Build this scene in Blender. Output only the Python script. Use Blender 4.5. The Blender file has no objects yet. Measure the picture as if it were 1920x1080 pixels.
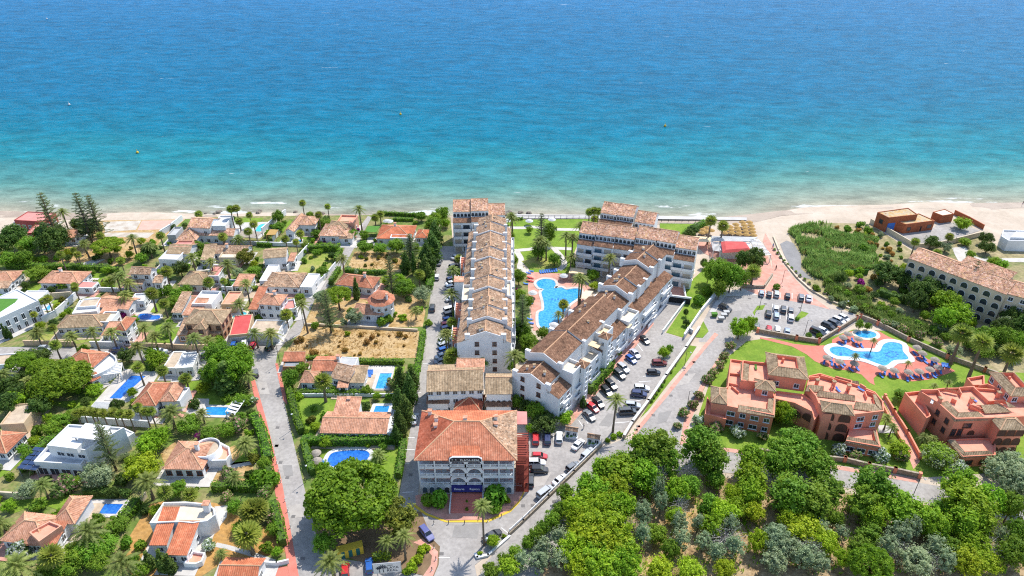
import bpy, math, random
from mathutils import Vector, geometry
R = math.radians
random.seed(7)
SC = bpy.context.scene
COL = SC.collection

# ------------------------------------------------------------------ camera, sky, sun, exposure
F, PITCH, CAMH = 1333.0, R(31.7), 130.0
cam_d = bpy.data.cameras.new('camera')
cam_d.sensor_width = 36.0
cam_d.lens = F / 1920 * 36
cam_d.clip_start = 1.0
cam_d.clip_end = 60000
cam = bpy.data.objects.new('camera', cam_d)
cam.location = (0, 0, CAMH)
cam.rotation_euler = (R(90) - PITCH, 0, 0)
COL.objects.link(cam)
SC.camera = cam

SUN_EL, SUN_AZ = R(57), math.atan2(0.60, 0.80)      # azimuth from +Y towards +X
world = bpy.data.worlds.new('World')
SC.world = world
world.use_nodes = True
wn = world.node_tree.nodes
sky = wn.new('ShaderNodeTexSky')
sky.sky_type = 'NISHITA'
sky.sun_disc = False
sky.sun_elevation = SUN_EL
sky.sun_rotation = SUN_AZ
sky.air_density = 1.0
sky.dust_density = 0.6
sky.ozone_density = 1.2
wn['Background'].inputs['Strength'].default_value = 0.15
world.node_tree.links.new(sky.outputs[0], wn['Background'].inputs['Color'])
sun_d = bpy.data.lights.new('sun', 'SUN')
sun_d.energy = 3.3
sun_d.angle = R(0.5)
sun_d.color = (1.0, 0.955, 0.89)
sun = bpy.data.objects.new('sun', sun_d)
sd = Vector((math.sin(SUN_AZ) * math.cos(SUN_EL), math.cos(SUN_AZ) * math.cos(SUN_EL), math.sin(SUN_EL)))
sun.rotation_euler = sd.to_track_quat('Z', 'Y').to_euler()
sun.location = (100, 150, 300)
COL.objects.link(sun)
SC.view_settings.view_transform = 'Standard'
SC.view_settings.look = 'None'
SC.view_settings.exposure = 0.80
SC.view_settings.gamma = 1
SC.view_settings.use_curve_mapping = False
SC.cycles.max_bounces = 5
SC.cycles.diffuse_bounces = 3
SC.cycles.glossy_bounces = 2
SC.cycles.transmission_bounces = 2
SC.cycles.transparent_max_bounces = 4
SC.cycles.use_denoising = False
SC.cycles.filter_width = 1.15

# ------------------------------------------------------------------ pixel <-> place
SP, CP = math.sin(PITCH), math.cos(PITCH)
def G(p, z=0.0):
    u, v = p[0] - 960, p[1] - 540
    t = (CAMH - z) / (F * SP + v * CP)
    return Vector((u * t, (F * CP - v * SP) * t, z))
def PX(w):
    d = Vector(w) - Vector((0, 0, CAMH))
    f = d.y * CP - d.z * SP
    up = d.y * SP + d.z * CP
    return (960 + F * d.x / f, 540 - F * up / f)
def pxm(p, z=0.0):                      # pixels per metre, sideways, at that place
    return F / ((CAMH - z) / (F * SP + (p[1] - 540) * CP) * F)
def reg(ox, oy, s=4.0):
    return lambda x, y: (ox + x / s, oy + y / s)
A_, B_, C_ = reg(0, 360), reg(0, 600), reg(0, 810)
D_, E_, F_ = reg(400, 360), reg(400, 600), reg(400, 810)
G_, H_, I_ = reg(740, 370), reg(740, 600), reg(740, 810)
J_, K_, L_ = reg(1060, 370), reg(1060, 600), reg(1060, 810)
M_, N_, O_ = reg(1440, 370), reg(1440, 600), reg(1440, 810)
Z5, Z6, Z7 = reg(1310, 660, 4.908), reg(1680, 660, 4.5), reg(960, 540, 4.154)
Z4 = reg(1060, 370, 6.0)
def pts(r, flat):
    return [r(flat[i], flat[i + 1]) for i in range(0, len(flat), 2)]

# ------------------------------------------------------------------ materials
MATS = {}
def nodes_of(name):
    m = bpy.data.materials.new(name)
    m.use_nodes = True
    nt = m.node_tree
    return m, nt, nt.nodes['Principled BSDF']
def N(nt, kind, **kw):
    n = nt.nodes.new(kind)
    for k, v in kw.items():
        setattr(n, k, v)
    return n
def ramp(nt, stops, interp='LINEAR'):
    n = nt.nodes.new('ShaderNodeValToRGB')
    n.color_ramp.interpolation = interp
    e = n.color_ramp.elements
    while len(e) < len(stops):
        e.new(0.5)
    for i, (p, c) in enumerate(stops):
        e[i].position = p
        e[i].color = (c[0], c[1], c[2], 1)
    return n
def mat(name, cols, scale=0.6, rough=0.85, bump=0.0, bscale=6.0, detail=5, spec=0.3, kind='noise', spread=(0.3, 0.7), vary=0.0, metal=0.0, second=None):
    """cols: 1 to 4 colours mixed by noise in place coordinates"""
    if name in MATS:
        return MATS[name]
    m, nt, b = nodes_of(name)
    b.inputs['Roughness'].default_value = rough
    b.inputs['Metallic'].default_value = metal
    b.inputs['Specular IOR Level'].default_value = spec
    tc = N(nt, 'ShaderNodeTexCoord')
    oi = N(nt, 'ShaderNodeObjectInfo')
    if len(cols) == 1 and not vary:
        b.inputs['Base Color'].default_value = (*cols[0], 1)
    else:
        add = N(nt, 'ShaderNodeVectorMath', operation='MULTIPLY_ADD')
        nt.links.new(oi.outputs['Random'], add.inputs[0])
        add.inputs[1].default_value = (37.0, 19.0, 11.0) if vary else (0, 0, 0)
        nt.links.new(tc.outputs['Object'], add.inputs[2])
        if kind == 'voronoi':
            t = N(nt, 'ShaderNodeTexVoronoi')
            t.inputs['Scale'].default_value = scale
            nt.links.new(add.outputs[0], t.inputs['Vector'])
            sep = N(nt, 'ShaderNodeSeparateColor')
            nt.links.new(t.outputs['Color'], sep.inputs[0])
            fac = sep.outputs[0]
        else:
            t = N(nt, 'ShaderNodeTexNoise')
            t.inputs['Scale'].default_value = scale
            t.inputs['Detail'].default_value = detail
            t.inputs['Roughness'].default_value = 0.62
            nt.links.new(add.outputs[0], t.inputs['Vector'])
            fac = t.outputs['Fac']
        lo, hi = (0, 1) if kind == 'voronoi' else spread
        n = max(len(cols) - 1, 1)
        r = ramp(nt, [(lo + (hi - lo) * i / n, c) for i, c in enumerate(cols)] if len(cols) > 1 else [(0, cols[0]), (1, cols[0])])
        nt.links.new(fac, r.inputs[0])
        out = r.outputs[0]
        if second:                       # (scale, low value, high value): broad wear over the first pattern
            t2 = N(nt, 'ShaderNodeTexNoise')
            t2.inputs['Scale'].default_value = second[0]
            t2.inputs['Detail'].default_value = 4
            nt.links.new(add.outputs[0], t2.inputs['Vector'])
            mr = N(nt, 'ShaderNodeMapRange')
            mr.inputs['From Min'].default_value, mr.inputs['From Max'].default_value = 0.3, 0.7
            mr.inputs['To Min'].default_value, mr.inputs['To Max'].default_value = second[1], second[2]
            nt.links.new(t2.outputs['Fac'], mr.inputs['Value'])
            hs = N(nt, 'ShaderNodeHueSaturation')
            nt.links.new(mr.outputs[0], hs.inputs['Value'])
            nt.links.new(out, hs.inputs['Color'])
            out = hs.outputs[0]
        if vary:
            hs = N(nt, 'ShaderNodeHueSaturation')
            mr = N(nt, 'ShaderNodeMapRange')
            mr.inputs['To Min'].default_value, mr.inputs['To Max'].default_value = 1 - vary, 1 + vary
            nt.links.new(oi.outputs['Random'], mr.inputs['Value'])
            nt.links.new(mr.outputs[0], hs.inputs['Value'])
            nt.links.new(out, hs.inputs['Color'])
            out = hs.outputs[0]
        nt.links.new(out, b.inputs['Base Color'])
    if bump:
        t3 = N(nt, 'ShaderNodeTexNoise')
        t3.inputs['Scale'].default_value = bscale
        t3.inputs['Detail'].default_value = 4
        nt.links.new(tc.outputs['Object'], t3.inputs['Vector'])
        bp = N(nt, 'ShaderNodeBump')
        bp.inputs['Strength'].default_value = min(bump, 1)
        bp.inputs['Distance'].default_value = 0.15
        nt.links.new(t3.outputs['Fac'], bp.inputs['Height'])
        nt.links.new(bp.outputs[0], b.inputs['Normal'])
    MATS[name] = m
    return m
def leafmat(name, cols, scale=0.9, vary=0.2, trans=0.42, spots=None):
    m, nt, b = nodes_of(name)
    tc, oi = N(nt, 'ShaderNodeTexCoord'), N(nt, 'ShaderNodeObjectInfo')
    t = N(nt, 'ShaderNodeTexNoise')
    t.inputs['Scale'].default_value = scale
    t.inputs['Detail'].default_value = 6
    t.inputs['Roughness'].default_value = 0.75
    nt.links.new(tc.outputs['Object'], t.inputs['Vector'])
    r = ramp(nt, [(0.34 + 0.32 * i / (len(cols) - 1), c) for i, c in enumerate(cols)])
    nt.links.new(t.outputs['Fac'], r.inputs[0])
    out = r.outputs[0]
    if spots:                            # blossom: (colour, scale, share)
        v = N(nt, 'ShaderNodeTexNoise')
        v.inputs['Scale'].default_value = spots[1]
        v.inputs['Detail'].default_value = 3
        nt.links.new(tc.outputs['Object'], v.inputs['Vector'])
        rr = ramp(nt, [(1 - spots[2], (0, 0, 0)), (min(1, 1.06 - spots[2]), (1, 1, 1))])
        nt.links.new(v.outputs['Fac'], rr.inputs[0])
        mx = N(nt, 'ShaderNodeMixRGB')
        nt.links.new(rr.outputs[0], mx.inputs[0])
        nt.links.new(out, mx.inputs[1])
        mx.inputs[2].default_value = (*spots[0], 1)
        out = mx.outputs[0]
    hs = N(nt, 'ShaderNodeHueSaturation')
    mr = N(nt, 'ShaderNodeMapRange')
    mr.inputs['To Min'].default_value, mr.inputs['To Max'].default_value = 1 - vary, 1 + vary
    nt.links.new(oi.outputs['Random'], mr.inputs['Value'])
    nt.links.new(mr.outputs[0], hs.inputs['Value'])
    mh = N(nt, 'ShaderNodeMapRange')
    mh.inputs['To Min'].default_value, mh.inputs['To Max'].default_value = 0.485, 0.515
    ml = N(nt, 'ShaderNodeMath', operation='FRACT')
    m7 = N(nt, 'ShaderNodeMath', operation='MULTIPLY')
    m7.inputs[1].default_value = 7.31
    nt.links.new(oi.outputs['Random'], m7.inputs[0])
    nt.links.new(m7.outputs[0], ml.inputs[0])
    nt.links.new(ml.outputs[0], mh.inputs['Value'])
    nt.links.new(mh.outputs[0], hs.inputs['Hue'])
    nt.links.new(out, hs.inputs['Color'])
    b.inputs['Roughness'].default_value = 0.6
    b.inputs['Specular IOR Level'].default_value = 0.25
    nt.links.new(hs.outputs[0], b.inputs['Base Color'])
    tr = N(nt, 'ShaderNodeBsdfTranslucent')
    nt.links.new(hs.outputs[0], tr.inputs['Color'])
    mix = N(nt, 'ShaderNodeMixShader')
    mix.inputs[0].default_value = trans
    nt.links.new(b.outputs[0], mix.inputs[1])
    nt.links.new(tr.outputs[0], mix.inputs[2])
    nt.links.new(mix.outputs[0], nt.nodes['Material Output'].inputs['Surface'])
    MATS[name] = m
    return m

# walls
mat('white', [(.62, .63, .645), (.71, .715, .71), (.75, .75, .745)], .35, .8, .15, 3, second=(.15, .9, 1.04))
mat('cream', [(.52, .43, .30), (.62, .52, .38)], .3, .85, second=(.12, .9, 1.05))
mat('peach', [(.55, .33, .20), (.64, .40, .26)], .4, .85)
mat('orange_wall', [(.62, .205, .12), (.71, .26, .16), (.74, .29, .185)], .25, .85, .1, 4, second=(.1, .88, 1.08))
mat('orange_floor', [(.66, .25, .16), (.75, .315, .21), (.78, .35, .24)], .5, .85, second=(.2, .9, 1.06))
mat('brick_wall', [(.30, .085, .035), (.40, .125, .055)], .8, .9, second=(.2, .85, 1.1))
mat('red_wall', [(.30, .06, .055), (.37, .09, .08)], .5)
mat('salmon', [(.58, .27, .17), (.68, .36, .25)], .5, .85)
mat('stone', [(.22, .18, .13), (.34, .28, .21), (.46, .40, .32)], 1.6, .95, .8, 3)
mat('tan_wall', [(.50, .36, .22), (.60, .45, .29)], .5)
mat('grey_wall', [(.34, .35, .36), (.44, .44, .44)], .5)
# roofs: tile colours, patch by patch
def tile(name, cols, sc=2.4, sec=(.4, .72, 1.24)):
    return mat(name, cols, sc, .88, .35, 5, kind='voronoi', second=sec, spec=.15)
tile('tile_brown', [(.16, .10, .065), (.46, .285, .175), (.32, .20, .125), (.54, .36, .235), (.23, .15, .10), (.60, .44, .31)])
tile('tile_dark', [(.12, .065, .04), (.24, .125, .075), (.17, .095, .06), (.32, .18, .11), (.20, .11, .07)])
tile('tile_tan', [(.24, .17, .10), (.40, .29, .18), (.30, .21, .125), (.48, .36, .23)])
tile('tile_orange', [(.36, .13, .075), (.47, .19, .11), (.42, .155, .085), (.53, .25, .155)])
tile('tile_salmon', [(.40, .19, .11), (.58, .30, .19), (.48, .24, .145), (.64, .36, .24), (.34, .16, .10)])
tile('tile_pink', [(.30, .15, .095), (.60, .33, .21), (.46, .25, .16), (.72, .48, .35), (.24, .13, .09), (.64, .40, .20)])
tile('tile_red', [(.32, .08, .04), (.45, .13, .07), (.38, .105, .055), (.50, .17, .10)])
tile('tile_bright', [(.46, .14, .07), (.53, .18, .09), (.50, .16, .08), (.57, .23, .125)])
mat('ridge', [(.48, .27, .15), (.60, .37, .22)], 1.5)
mat('flat_white', [(.52, .52, .51), (.62, .62, .61)], .4, .8, second=(.3, .92, 1.03))
mat('flat_cream', [(.60, .50, .37), (.70, .60, .46)], .4)
mat('flat_tan', [(.40, .31, .22), (.54, .43, .31)], .6, second=(.3, .85, 1.1))
mat('flat_grey', [(.36, .36, .35), (.46, .46, .45)], .5)
mat('flat_green', [(.055, .16, .02), (.09, .23, .03)], 2)
mat('flat_red', [(.46, .065, .06), (.54, .10, .09)], .4)
mat('flat_pink', [(.52, .20, .17), (.60, .27, .23)], .4)
mat('flat_moss', [(.38, .22, .08), (.50, .33, .14), (.44, .37, .26), (.32, .18, .07)], .7, second=(.4, .85, 1.1))
mat('canvas', [(.70, .52, .30), (.78, .60, .38)], .6)
mat('thatch', [(.28, .16, .05), (.42, .26, .085), (.50, .32, .115)], 5, .95, .6, 8)
mat('thatch_grey', [(.26, .22, .18), (.40, .35, .29)], 5, .95, .6, 8)
# openings and metals
mat('pane', [(.018, .024, .032), (.05, .065, .08)], .5, .12, spec=.6)
mat('pane_blue', [(.05, .10, .14), (.10, .18, .23)], .5, .12, spec=.6)
mat('frame_white', [(.74, .74, .73)], 1, .5)
mat('frame_brown', [(.17, .06, .03)], 1, .6)
mat('shutter', [(.42, .36, .28), (.50, .43, .34)], 1, .7)
mat('garage', [(.46, .47, .48)], 1, .6)
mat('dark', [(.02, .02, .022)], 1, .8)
mat('grey_metal', [(.30, .31, .32)], 1, .5, metal=.3)
mat('dark_metal', [(.035, .037, .04)], 1, .5, metal=.3)
mat('wood', [(.24, .13, .06), (.33, .19, .10)], 2)
mat('blue_paint', [(.03, .13, .46), (.05, .18, .55)], .8, .6)
mat('navy_awning', [(.010, .011, .11), (.015, .017, .15)], .6, .7)
mat('sign_dark', [(.018, .018, .026)], 1, .5)
mat('lettering', [(.70, .70, .68)], 1, .6)
mat('lettering_dark', [(.02, .03, .05)], 1, .6)
mat('panel_blue', [(.02, .04, .10), (.04, .065, .14)], .5, .2, spec=.6)
mat('rust_red', [(.17, .03, .02), (.25, .05, .03)], 1, .8)
# ground
mat('sand', [(.40, .325, .245), (.48, .395, .305), (.53, .45, .36)], .09, .95, .5, 1.2, second=(.6, .93, 1.05))
mat('dry', [(.27, .165, .055), (.40, .255, .10), (.47, .33, .165), (.34, .21, .07)], .28, .95, .6, 2, second=(1.3, .75, 1.2))
mat('leaf_litter', [(.19, .125, .06), (.30, .20, .10), (.39, .28, .16), (.24, .16, .07)], .3, .95, .6, 2, second=(1.2, .7, 1.25))
mat('recess_shade', [(.10, .05, .035)], 1, .9)  # interior shade of arched openings, painted as a dark brown pane colour
mat('ochre', [(.31, .165, .045), (.43, .24, .075), (.38, .225, .085)], .5, .95, .6, 2, second=(1.2, .8, 1.15))
mat('garden', [(.08, .14, .022), (.13, .19, .035), (.25, .22, .09), (.10, .17, .028)], .16, .95, .6, 2, second=(.9, .7, 1.2))
mat('scrub', [(.13, .17, .05), (.27, .23, .11), (.40, .32, .19)], .13, .95, .6, 2, second=(.8, .7, 1.25))
mat('lawn', [(.115, .20, .018), (.16, .255, .024), (.22, .29, .04)], .22, .95, .6, 6, second=(1.6, .85, 1.12))
mat('lawn_dry', [(.13, .22, .025), (.27, .29, .06), (.36, .31, .11)], .22, .95, .6, 6, second=(1.6, .85, 1.12))
mat('asphalt', [(.265, .245, .225), (.34, .315, .29), (.385, .36, .33)], .10, .9, .2, 4, second=(1.1, .82, 1.1))
mat('paving_pink', [(.46, .22, .165), (.56, .29, .22), (.60, .34, .27)], .5, .9, .2, 5, second=(.15, .88, 1.08))
mat('paving_red', [(.50, .155, .11), (.58, .20, .15)], .5, .9, second=(.3, .9, 1.08))
mat('paving_white', [(.46, .43, .385), (.56, .53, .485)], .4, .85, second=(.2, .9, 1.05))
mat('paving_grey', [(.42, .40, .37), (.52, .50, .47)], .4, .9)
mat('kerb', [(.60, .58, .55)], 1, .85)
mat('yellow_paint', [(.62, .42, .04)], 1, .7)
mat('road_paint', [(.72, .71, .69)], 1, .7)
mat('soil', [(.14, .09, .05), (.24, .16, .09)], .5, .95)
mat('rock', [(.10, .085, .07), (.30, .26, .21)], .8, .95, 1, 2)
mat('silt', [(.16, .15, .14), (.23, .215, .20)], .3, .4)
def poolmat(name, cols):
    m = mat(name, cols, 1.1, .08, .0, spec=.5, second=(2.2, .86, 1.14))
    nt = m.node_tree
    t = N(nt, 'ShaderNodeTexNoise')
    t.inputs['Scale'].default_value = 1.4
    t.inputs['Detail'].default_value = 3
    bp = N(nt, 'ShaderNodeBump')
    bp.inputs['Strength'].default_value = .25
    bp.inputs['Distance'].default_value = .1
    nt.links.new(t.outputs['Fac'], bp.inputs['Height'])
    nt.links.new(bp.outputs[0], nt.nodes['Principled BSDF'].inputs['Normal'])
poolmat('pool_light', [(.015, .20, .46), (.04, .30, .55), (.09, .38, .60)])
poolmat('pool_blue', [(.012, .09, .40), (.02, .14, .50), (.04, .19, .56)])
poolmat('pool_mid', [(.015, .20, .47), (.03, .27, .56)])
poolmat('pool_teal', [(.04, .40, .48), (.08, .50, .56)])
# plants
leafmat('leaf_green', [(.10, .19, .015), (.19, .335, .026), (.32, .46, .045)])
leafmat('leaf_bright', [(.13, .25, .013), (.25, .42, .02), (.40, .55, .035)])
leafmat('leaf_lime', [(.18, .27, .012), (.32, .44, .018), (.47, .56, .03)])
leafmat('leaf_dark', [(.050, .10, .020), (.10, .175, .030), (.17, .25, .045)])
leafmat('leaf_pine', [(.085, .165, .008), (.165, .285, .014), (.28, .40, .022)])
leafmat('leaf_grey', [(.18, .26, .12), (.31, .39, .20), (.48, .54, .33)])
leafmat('leaf_conifer', [(.075, .115, .035), (.14, .19, .06), (.21, .26, .09)])
leafmat('leaf_palm', [(.11, .155, .026), (.22, .27, .06), (.36, .385, .12)], 1.6)
leafmat('leaf_fan', [(.14, .20, .024), (.28, .34, .05), (.44, .46, .09)], 1.6)
leafmat('leaf_hedge', [(.09, .21, .014), (.17, .34, .022), (.27, .44, .032)])
leafmat('leaf_gold', [(.09, .115, .016), (.19, .20, .026), (.31, .28, .035)])
leafmat('leaf_straw', [(.36, .21, .05), (.50, .31, .07), (.30, .26, .07)])
leafmat('leaf_pink', [(.13, .24, .04), (.25, .36, .08)], 1.3, spots=((.70, .38, .36), 3.0, .47))
leafmat('leaf_white', [(.10, .20, .04), (.20, .30, .08)], 1.3, spots=((.70, .74, .66), 3.4, .52))
leafmat('leaf_magenta', [(.16, .012, .10), (.34, .02, .20), (.42, .05, .26)], 1.5)
leafmat('leaf_reed', [(.30, .24, .09), (.17, .27, .06), (.27, .40, .10), (.42, .48, .18)], .25)
leafmat('twig', [(.26, .245, .22), (.38, .36, .33)], 1, trans=.05)
mat('bark', [(.10, .07, .045), (.18, .13, .09)], 3, .95, .8, 6)
mat('bark_palm', [(.13, .10, .07), (.22, .17, .12)], 4, .95, .8, 6)
# ------------------------------------------------------------------ mesh and object helpers
class MB:
    def __init__(s):
        s.v, s.f = [], []
    def add(s, vs, fs):
        n = len(s.v)
        s.v += [tuple(v) for v in vs]
        s.f += [tuple(i + n for i in f) for f in fs]
        return s
    def box(s, c, d, rz=0.0):                      # centre of the BASE, size, turn
        x, y, z = d[0] / 2, d[1] / 2, d[2]
        cs, sn = math.cos(rz), math.sin(rz)
        vs = [(c[0] + a * cs - b * sn, c[1] + a * sn + b * cs, c[2] + h) for h in (0, z) for a, b in ((-x, -y), (x, -y), (x, y), (-x, y))]
        return s.add(vs, [(3, 2, 1, 0), (4, 5, 6, 7), (0, 1, 5, 4), (1, 2, 6, 5), (2, 3, 7, 6), (3, 0, 4, 7)])
    def prism(s, poly, z0, z1, top=True, bottom=False):
        n = len(poly)
        vs = [(p[0], p[1], z0) for p in poly] + [(p[0], p[1], z1) for p in poly]
        fs = [(i, (i + 1) % n, n + (i + 1) % n, n + i) for i in range(n)]
        s.add(vs, fs)
        if top:
            s.sheet(poly, z1)
        if bottom:
            s.sheet(poly, z0, True)
        return s
    def sheet(s, poly, z, flip=False):
        tri = geometry.tessellate_polygon([[Vector((p[0], p[1], 0)) for p in poly]])
        fs = []
        for t in tri:
            a, b, c = (poly[i] for i in t)
            cr = (b[0] - a[0]) * (c[1] - a[1]) - (b[1] - a[1]) * (c[0] - a[0])
            t = tuple(t) if (cr > 0) != flip else (t[0], t[2], t[1])
            fs.append(t)
        return s.add([(p[0], p[1], z) for p in poly], fs)
    def tube(s, path, radii, n=7, cap=True):
        rings = []
        for i, p in enumerate(path):
            p = Vector(p)
            d = Vector(path[min(i + 1, len(path) - 1)]) - Vector(path[max(i - 1, 0)])
            d.normalize()
            a = d.cross(Vector((0, 1, 0.13)))
            if a.length < 1e-3:
                a = Vector((1, 0, 0))
            a.normalize()
            b = d.cross(a)
            rings.append([p + (a * math.cos(2 * math.pi * k / n) + b * math.sin(2 * math.pi * k / n)) * radii[i] for k in range(n)])
        base = len(s.v)
        for r in rings:
            s.v += [tuple(q) for q in r]
        for i in range(len(rings) - 1):
            for k in range(n):
                k2 = (k + 1) % n
                s.f.append((base + i * n + k, base + i * n + k2, base + (i + 1) * n + k2, base + (i + 1) * n + k))
        if cap:
            s.f.append(tuple(base + (len(rings) - 1) * n + k for k in range(n)))
        return s
    def lathe(s, prof, n=16, c=(0, 0, 0)):
        base = len(s.v)
        for r, z in prof:
            for k in range(n):
                a = 2 * math.pi * k / n
                s.v.append((c[0] + r * math.cos(a), c[1] + r * math.sin(a), c[2] + z))
        for i in range(len(prof) - 1):
            for k in range(n):
                k2 = (k + 1) % n
                s.f.append((base + i * n + k, base + i * n + k2, base + (i + 1) * n + k2, base + (i + 1) * n + k))
        return s
    def mesh(s, name, m, o=(0, 0, 0), smooth=False):
        me = bpy.data.meshes.new(name)
        me.from_pydata([(v[0] - o[0], v[1] - o[1], v[2] - o[2]) for v in s.v], [], s.f)
        me.materials.append(MATS[m] if isinstance(m, str) else m)
        if smooth:
            me.polygons.foreach_set('use_smooth', [True] * len(me.polygons))
        me.update()
        return me

def link(name, data, parent=None, loc=None, rz=0.0, scale=None):
    o = bpy.data.objects.new(name, data)
    COL.objects.link(o)
    if parent is not None:
        o.parent = parent
    if loc is not None:
        o.location = loc
    if rz:
        o.rotation_euler = (0, 0, rz)
    if scale is not None:
        o.scale = scale
    return o
def part(name, mb, m, root, smooth=False, parent=None):
    """a mesh in place coordinates under a thing whose root Empty stands unturned at its base"""
    me = mb.mesh(name, m, root.location, smooth)
    return link(name, me, parent or root, None if parent is None else -Vector(parent.location))
AUTO, MARKS, BLOCKED = [], [], []
def tag(o, label, cat, group=None):
    o['label'], o['category'] = label, cat
    if group:
        o['group'] = group
    return o
def thing(name, label, cat, loc, group=None, rz=0.0, scale=None, mark=None):
    o = link(name, None, None, loc, rz, scale)
    o.empty_display_size = .5
    tag(o, label, cat, group)
    if mark:
        MARKS.append((mark, PX(loc)))
    return o
def auto(o, look, cat, group, at=None, where=None):
    """label composed at the end from the look and the nearest landmark"""
    tag(o, look, cat, group)
    w = Vector(at if at is not None else o.location)
    AUTO.append((o, look, PX(w), where))
    return o
def struct(name, mb, m, smooth=False):
    o = link(name, mb.mesh(name, m, (0, 0, 0), smooth))
    o['kind'] = 'structure'
    return o

def smooth_loop(p, k=5):
    out, n = [], len(p)
    for i in range(n):
        a, b, c, d = (Vector(p[(i + j) % n][:2]) for j in (-1, 0, 1, 2))
        for q in range(k):
            t = q / k
            out.append(tuple(.5 * (2 * b + (c - a) * t + (2 * a - 5 * b + 4 * c - d) * t * t + (3 * b - a - 3 * c + d) * t ** 3)))
    return out
def smooth_line(p, k=4):
    out, n = [], len(p)
    for i in range(n - 1):
        a, b, c, d = (Vector(p[min(max(i + j, 0), n - 1)][:2]) for j in (-1, 0, 1, 2))
        for q in range(k):
            t = q / k
            out.append(tuple(.5 * (2 * b + (c - a) * t + (2 * a - 5 * b + 4 * c - d) * t * t + (3 * b - a - 3 * c + d) * t ** 3)))
    return out + [tuple(p[-1][:2])]
def ccw(poly):
    s = sum(poly[i][0] * poly[(i + 1) % len(poly)][1] - poly[(i + 1) % len(poly)][0] * poly[i][1] for i in range(len(poly)))
    return list(poly) if s > 0 else list(reversed(poly))
def offset(poly, d):                       # > 0 grows a ccw loop
    out, n = [], len(poly)
    for i in range(n):
        a, b, c = (Vector(poly[(i + j) % n][:2]) for j in (-1, 0, 1))
        e1, e2 = (b - a).normalized(), (c - b).normalized()
        n1, n2 = Vector((e1.y, -e1.x)), Vector((e2.y, -e2.x))
        m = n1 + n2
        if m.length < 1e-4:
            m = n1
        m.normalize()
        out.append(tuple(b + m * (d / max(.45, m.dot(n1)))))
    return out
def inside(p, poly):
    c, j = False, len(poly) - 1
    for i in range(len(poly)):
        a, b = poly[i], poly[j]
        if (a[1] > p[1]) != (b[1] > p[1]) and p[0] < (b[0] - a[0]) * (p[1] - a[1]) / (b[1] - a[1]) + a[0]:
            c = not c
        j = i
    return c
def ribbon(line, w):
    """closed outline of a strip along a line in the plane"""
    l, r = [], []
    for i, p in enumerate(line):
        a, b = Vector(line[max(i - 1, 0)][:2]), Vector(line[min(i + 1, len(line) - 1)][:2])
        d = (b - a).normalized()
        q = Vector((-d.y, d.x)) * (w / 2)
        l.append(tuple(Vector(p[:2]) + q))
        r.append(tuple(Vector(p[:2]) - q))
    return r + l[::-1]
SHEETZ = {}
def ground(name, pix, m, layer, smooth=False, block=False, world=False):
    poly = [tuple(p[:2]) for p in pix] if world else [tuple(G(p)[:2]) for p in pix]
    if smooth:
        poly = smooth_loop(poly)
    poly = ccw(poly)
    SHEETZ[layer] = SHEETZ.get(layer, 0) + 1
    z = layer * .022 + SHEETZ[layer] * .0012
    o = struct(name, MB().sheet(poly, z), m)
    if block:
        BLOCKED.append(poly)
    return o

# ------------------------------------------------------------------ windows and doors, shared shapes
WIN = {}
def arch_outline(w, h, n=7):
    r = w / 2
    return [(-r, 0), (r, 0)] + [(r * math.cos(math.pi * i / n), h - r + r * math.sin(math.pi * i / n)) for i in range(n + 1)]
def win_meshes(kind, w, h, fm, pm):
    key = (kind, round(w, 2), round(h, 2), fm, pm)
    if key in WIN:
        return WIN[key]
    fr, pa = MB(), MB()
    t = .11
    if kind == 'arch':
        o, i = arch_outline(w + 2 * t, h + t), arch_outline(w, h)
        n = len(o)
        for y0, y1 in ((-.07, .02),):
            vs = [(x, y0, z) for x, z in o] + [(x, y0, z) for x, z in i] + [(x, y1, z) for x, z in o] + [(x, y1, z) for x, z in i]
            for k in range(1, n):
                k2 = (k + 1) % n
                fr.add(vs, [(k, k2, n + k2, n + k), (2 * n + k, 2 * n + k2, k2, k), (n + k, n + k2, 3 * n + k2, 3 * n + k)])
        pa.add([(x, -.02, z) for x, z in i], [tuple(range(n))])
    else:
        for c, d in (((0, -.03, -t), (w + 2 * t, .1, t)), ((0, -.03, h), (w + 2 * t, .1, t)), ((-w / 2 - t / 2, -.03, 0), (t, .1, h)), ((w / 2 + t / 2, -.03, 0), (t, .1, h))):
            fr.box(c, d)
        if kind == 'rect':
            fr.box((0, -.045, 0), (.07, .05, h))
            fr.box((0, -.10, -t - .07), (w + .4, .28, .07))
        pa.box((0, .0, 0), (w, .03, h))
    WIN[key] = (fr.mesh('window', fm), pa.mesh('pane', pm))
    return WIN[key]
def window(root, w, ang, kind='rect', sx=1.2, sz=1.2, fm='frame_white', pm='pane', name='window'):
    """w = middle of the sill in the place; ang = turn so that local -Y looks outward"""
    a, b = win_meshes(kind, sx, sz, fm, pm)
    o = link(name, a, root, Vector(w) - root.location, ang)
    link('pane' if name != 'garage_door' else 'panel', b, o)
    return o

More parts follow.
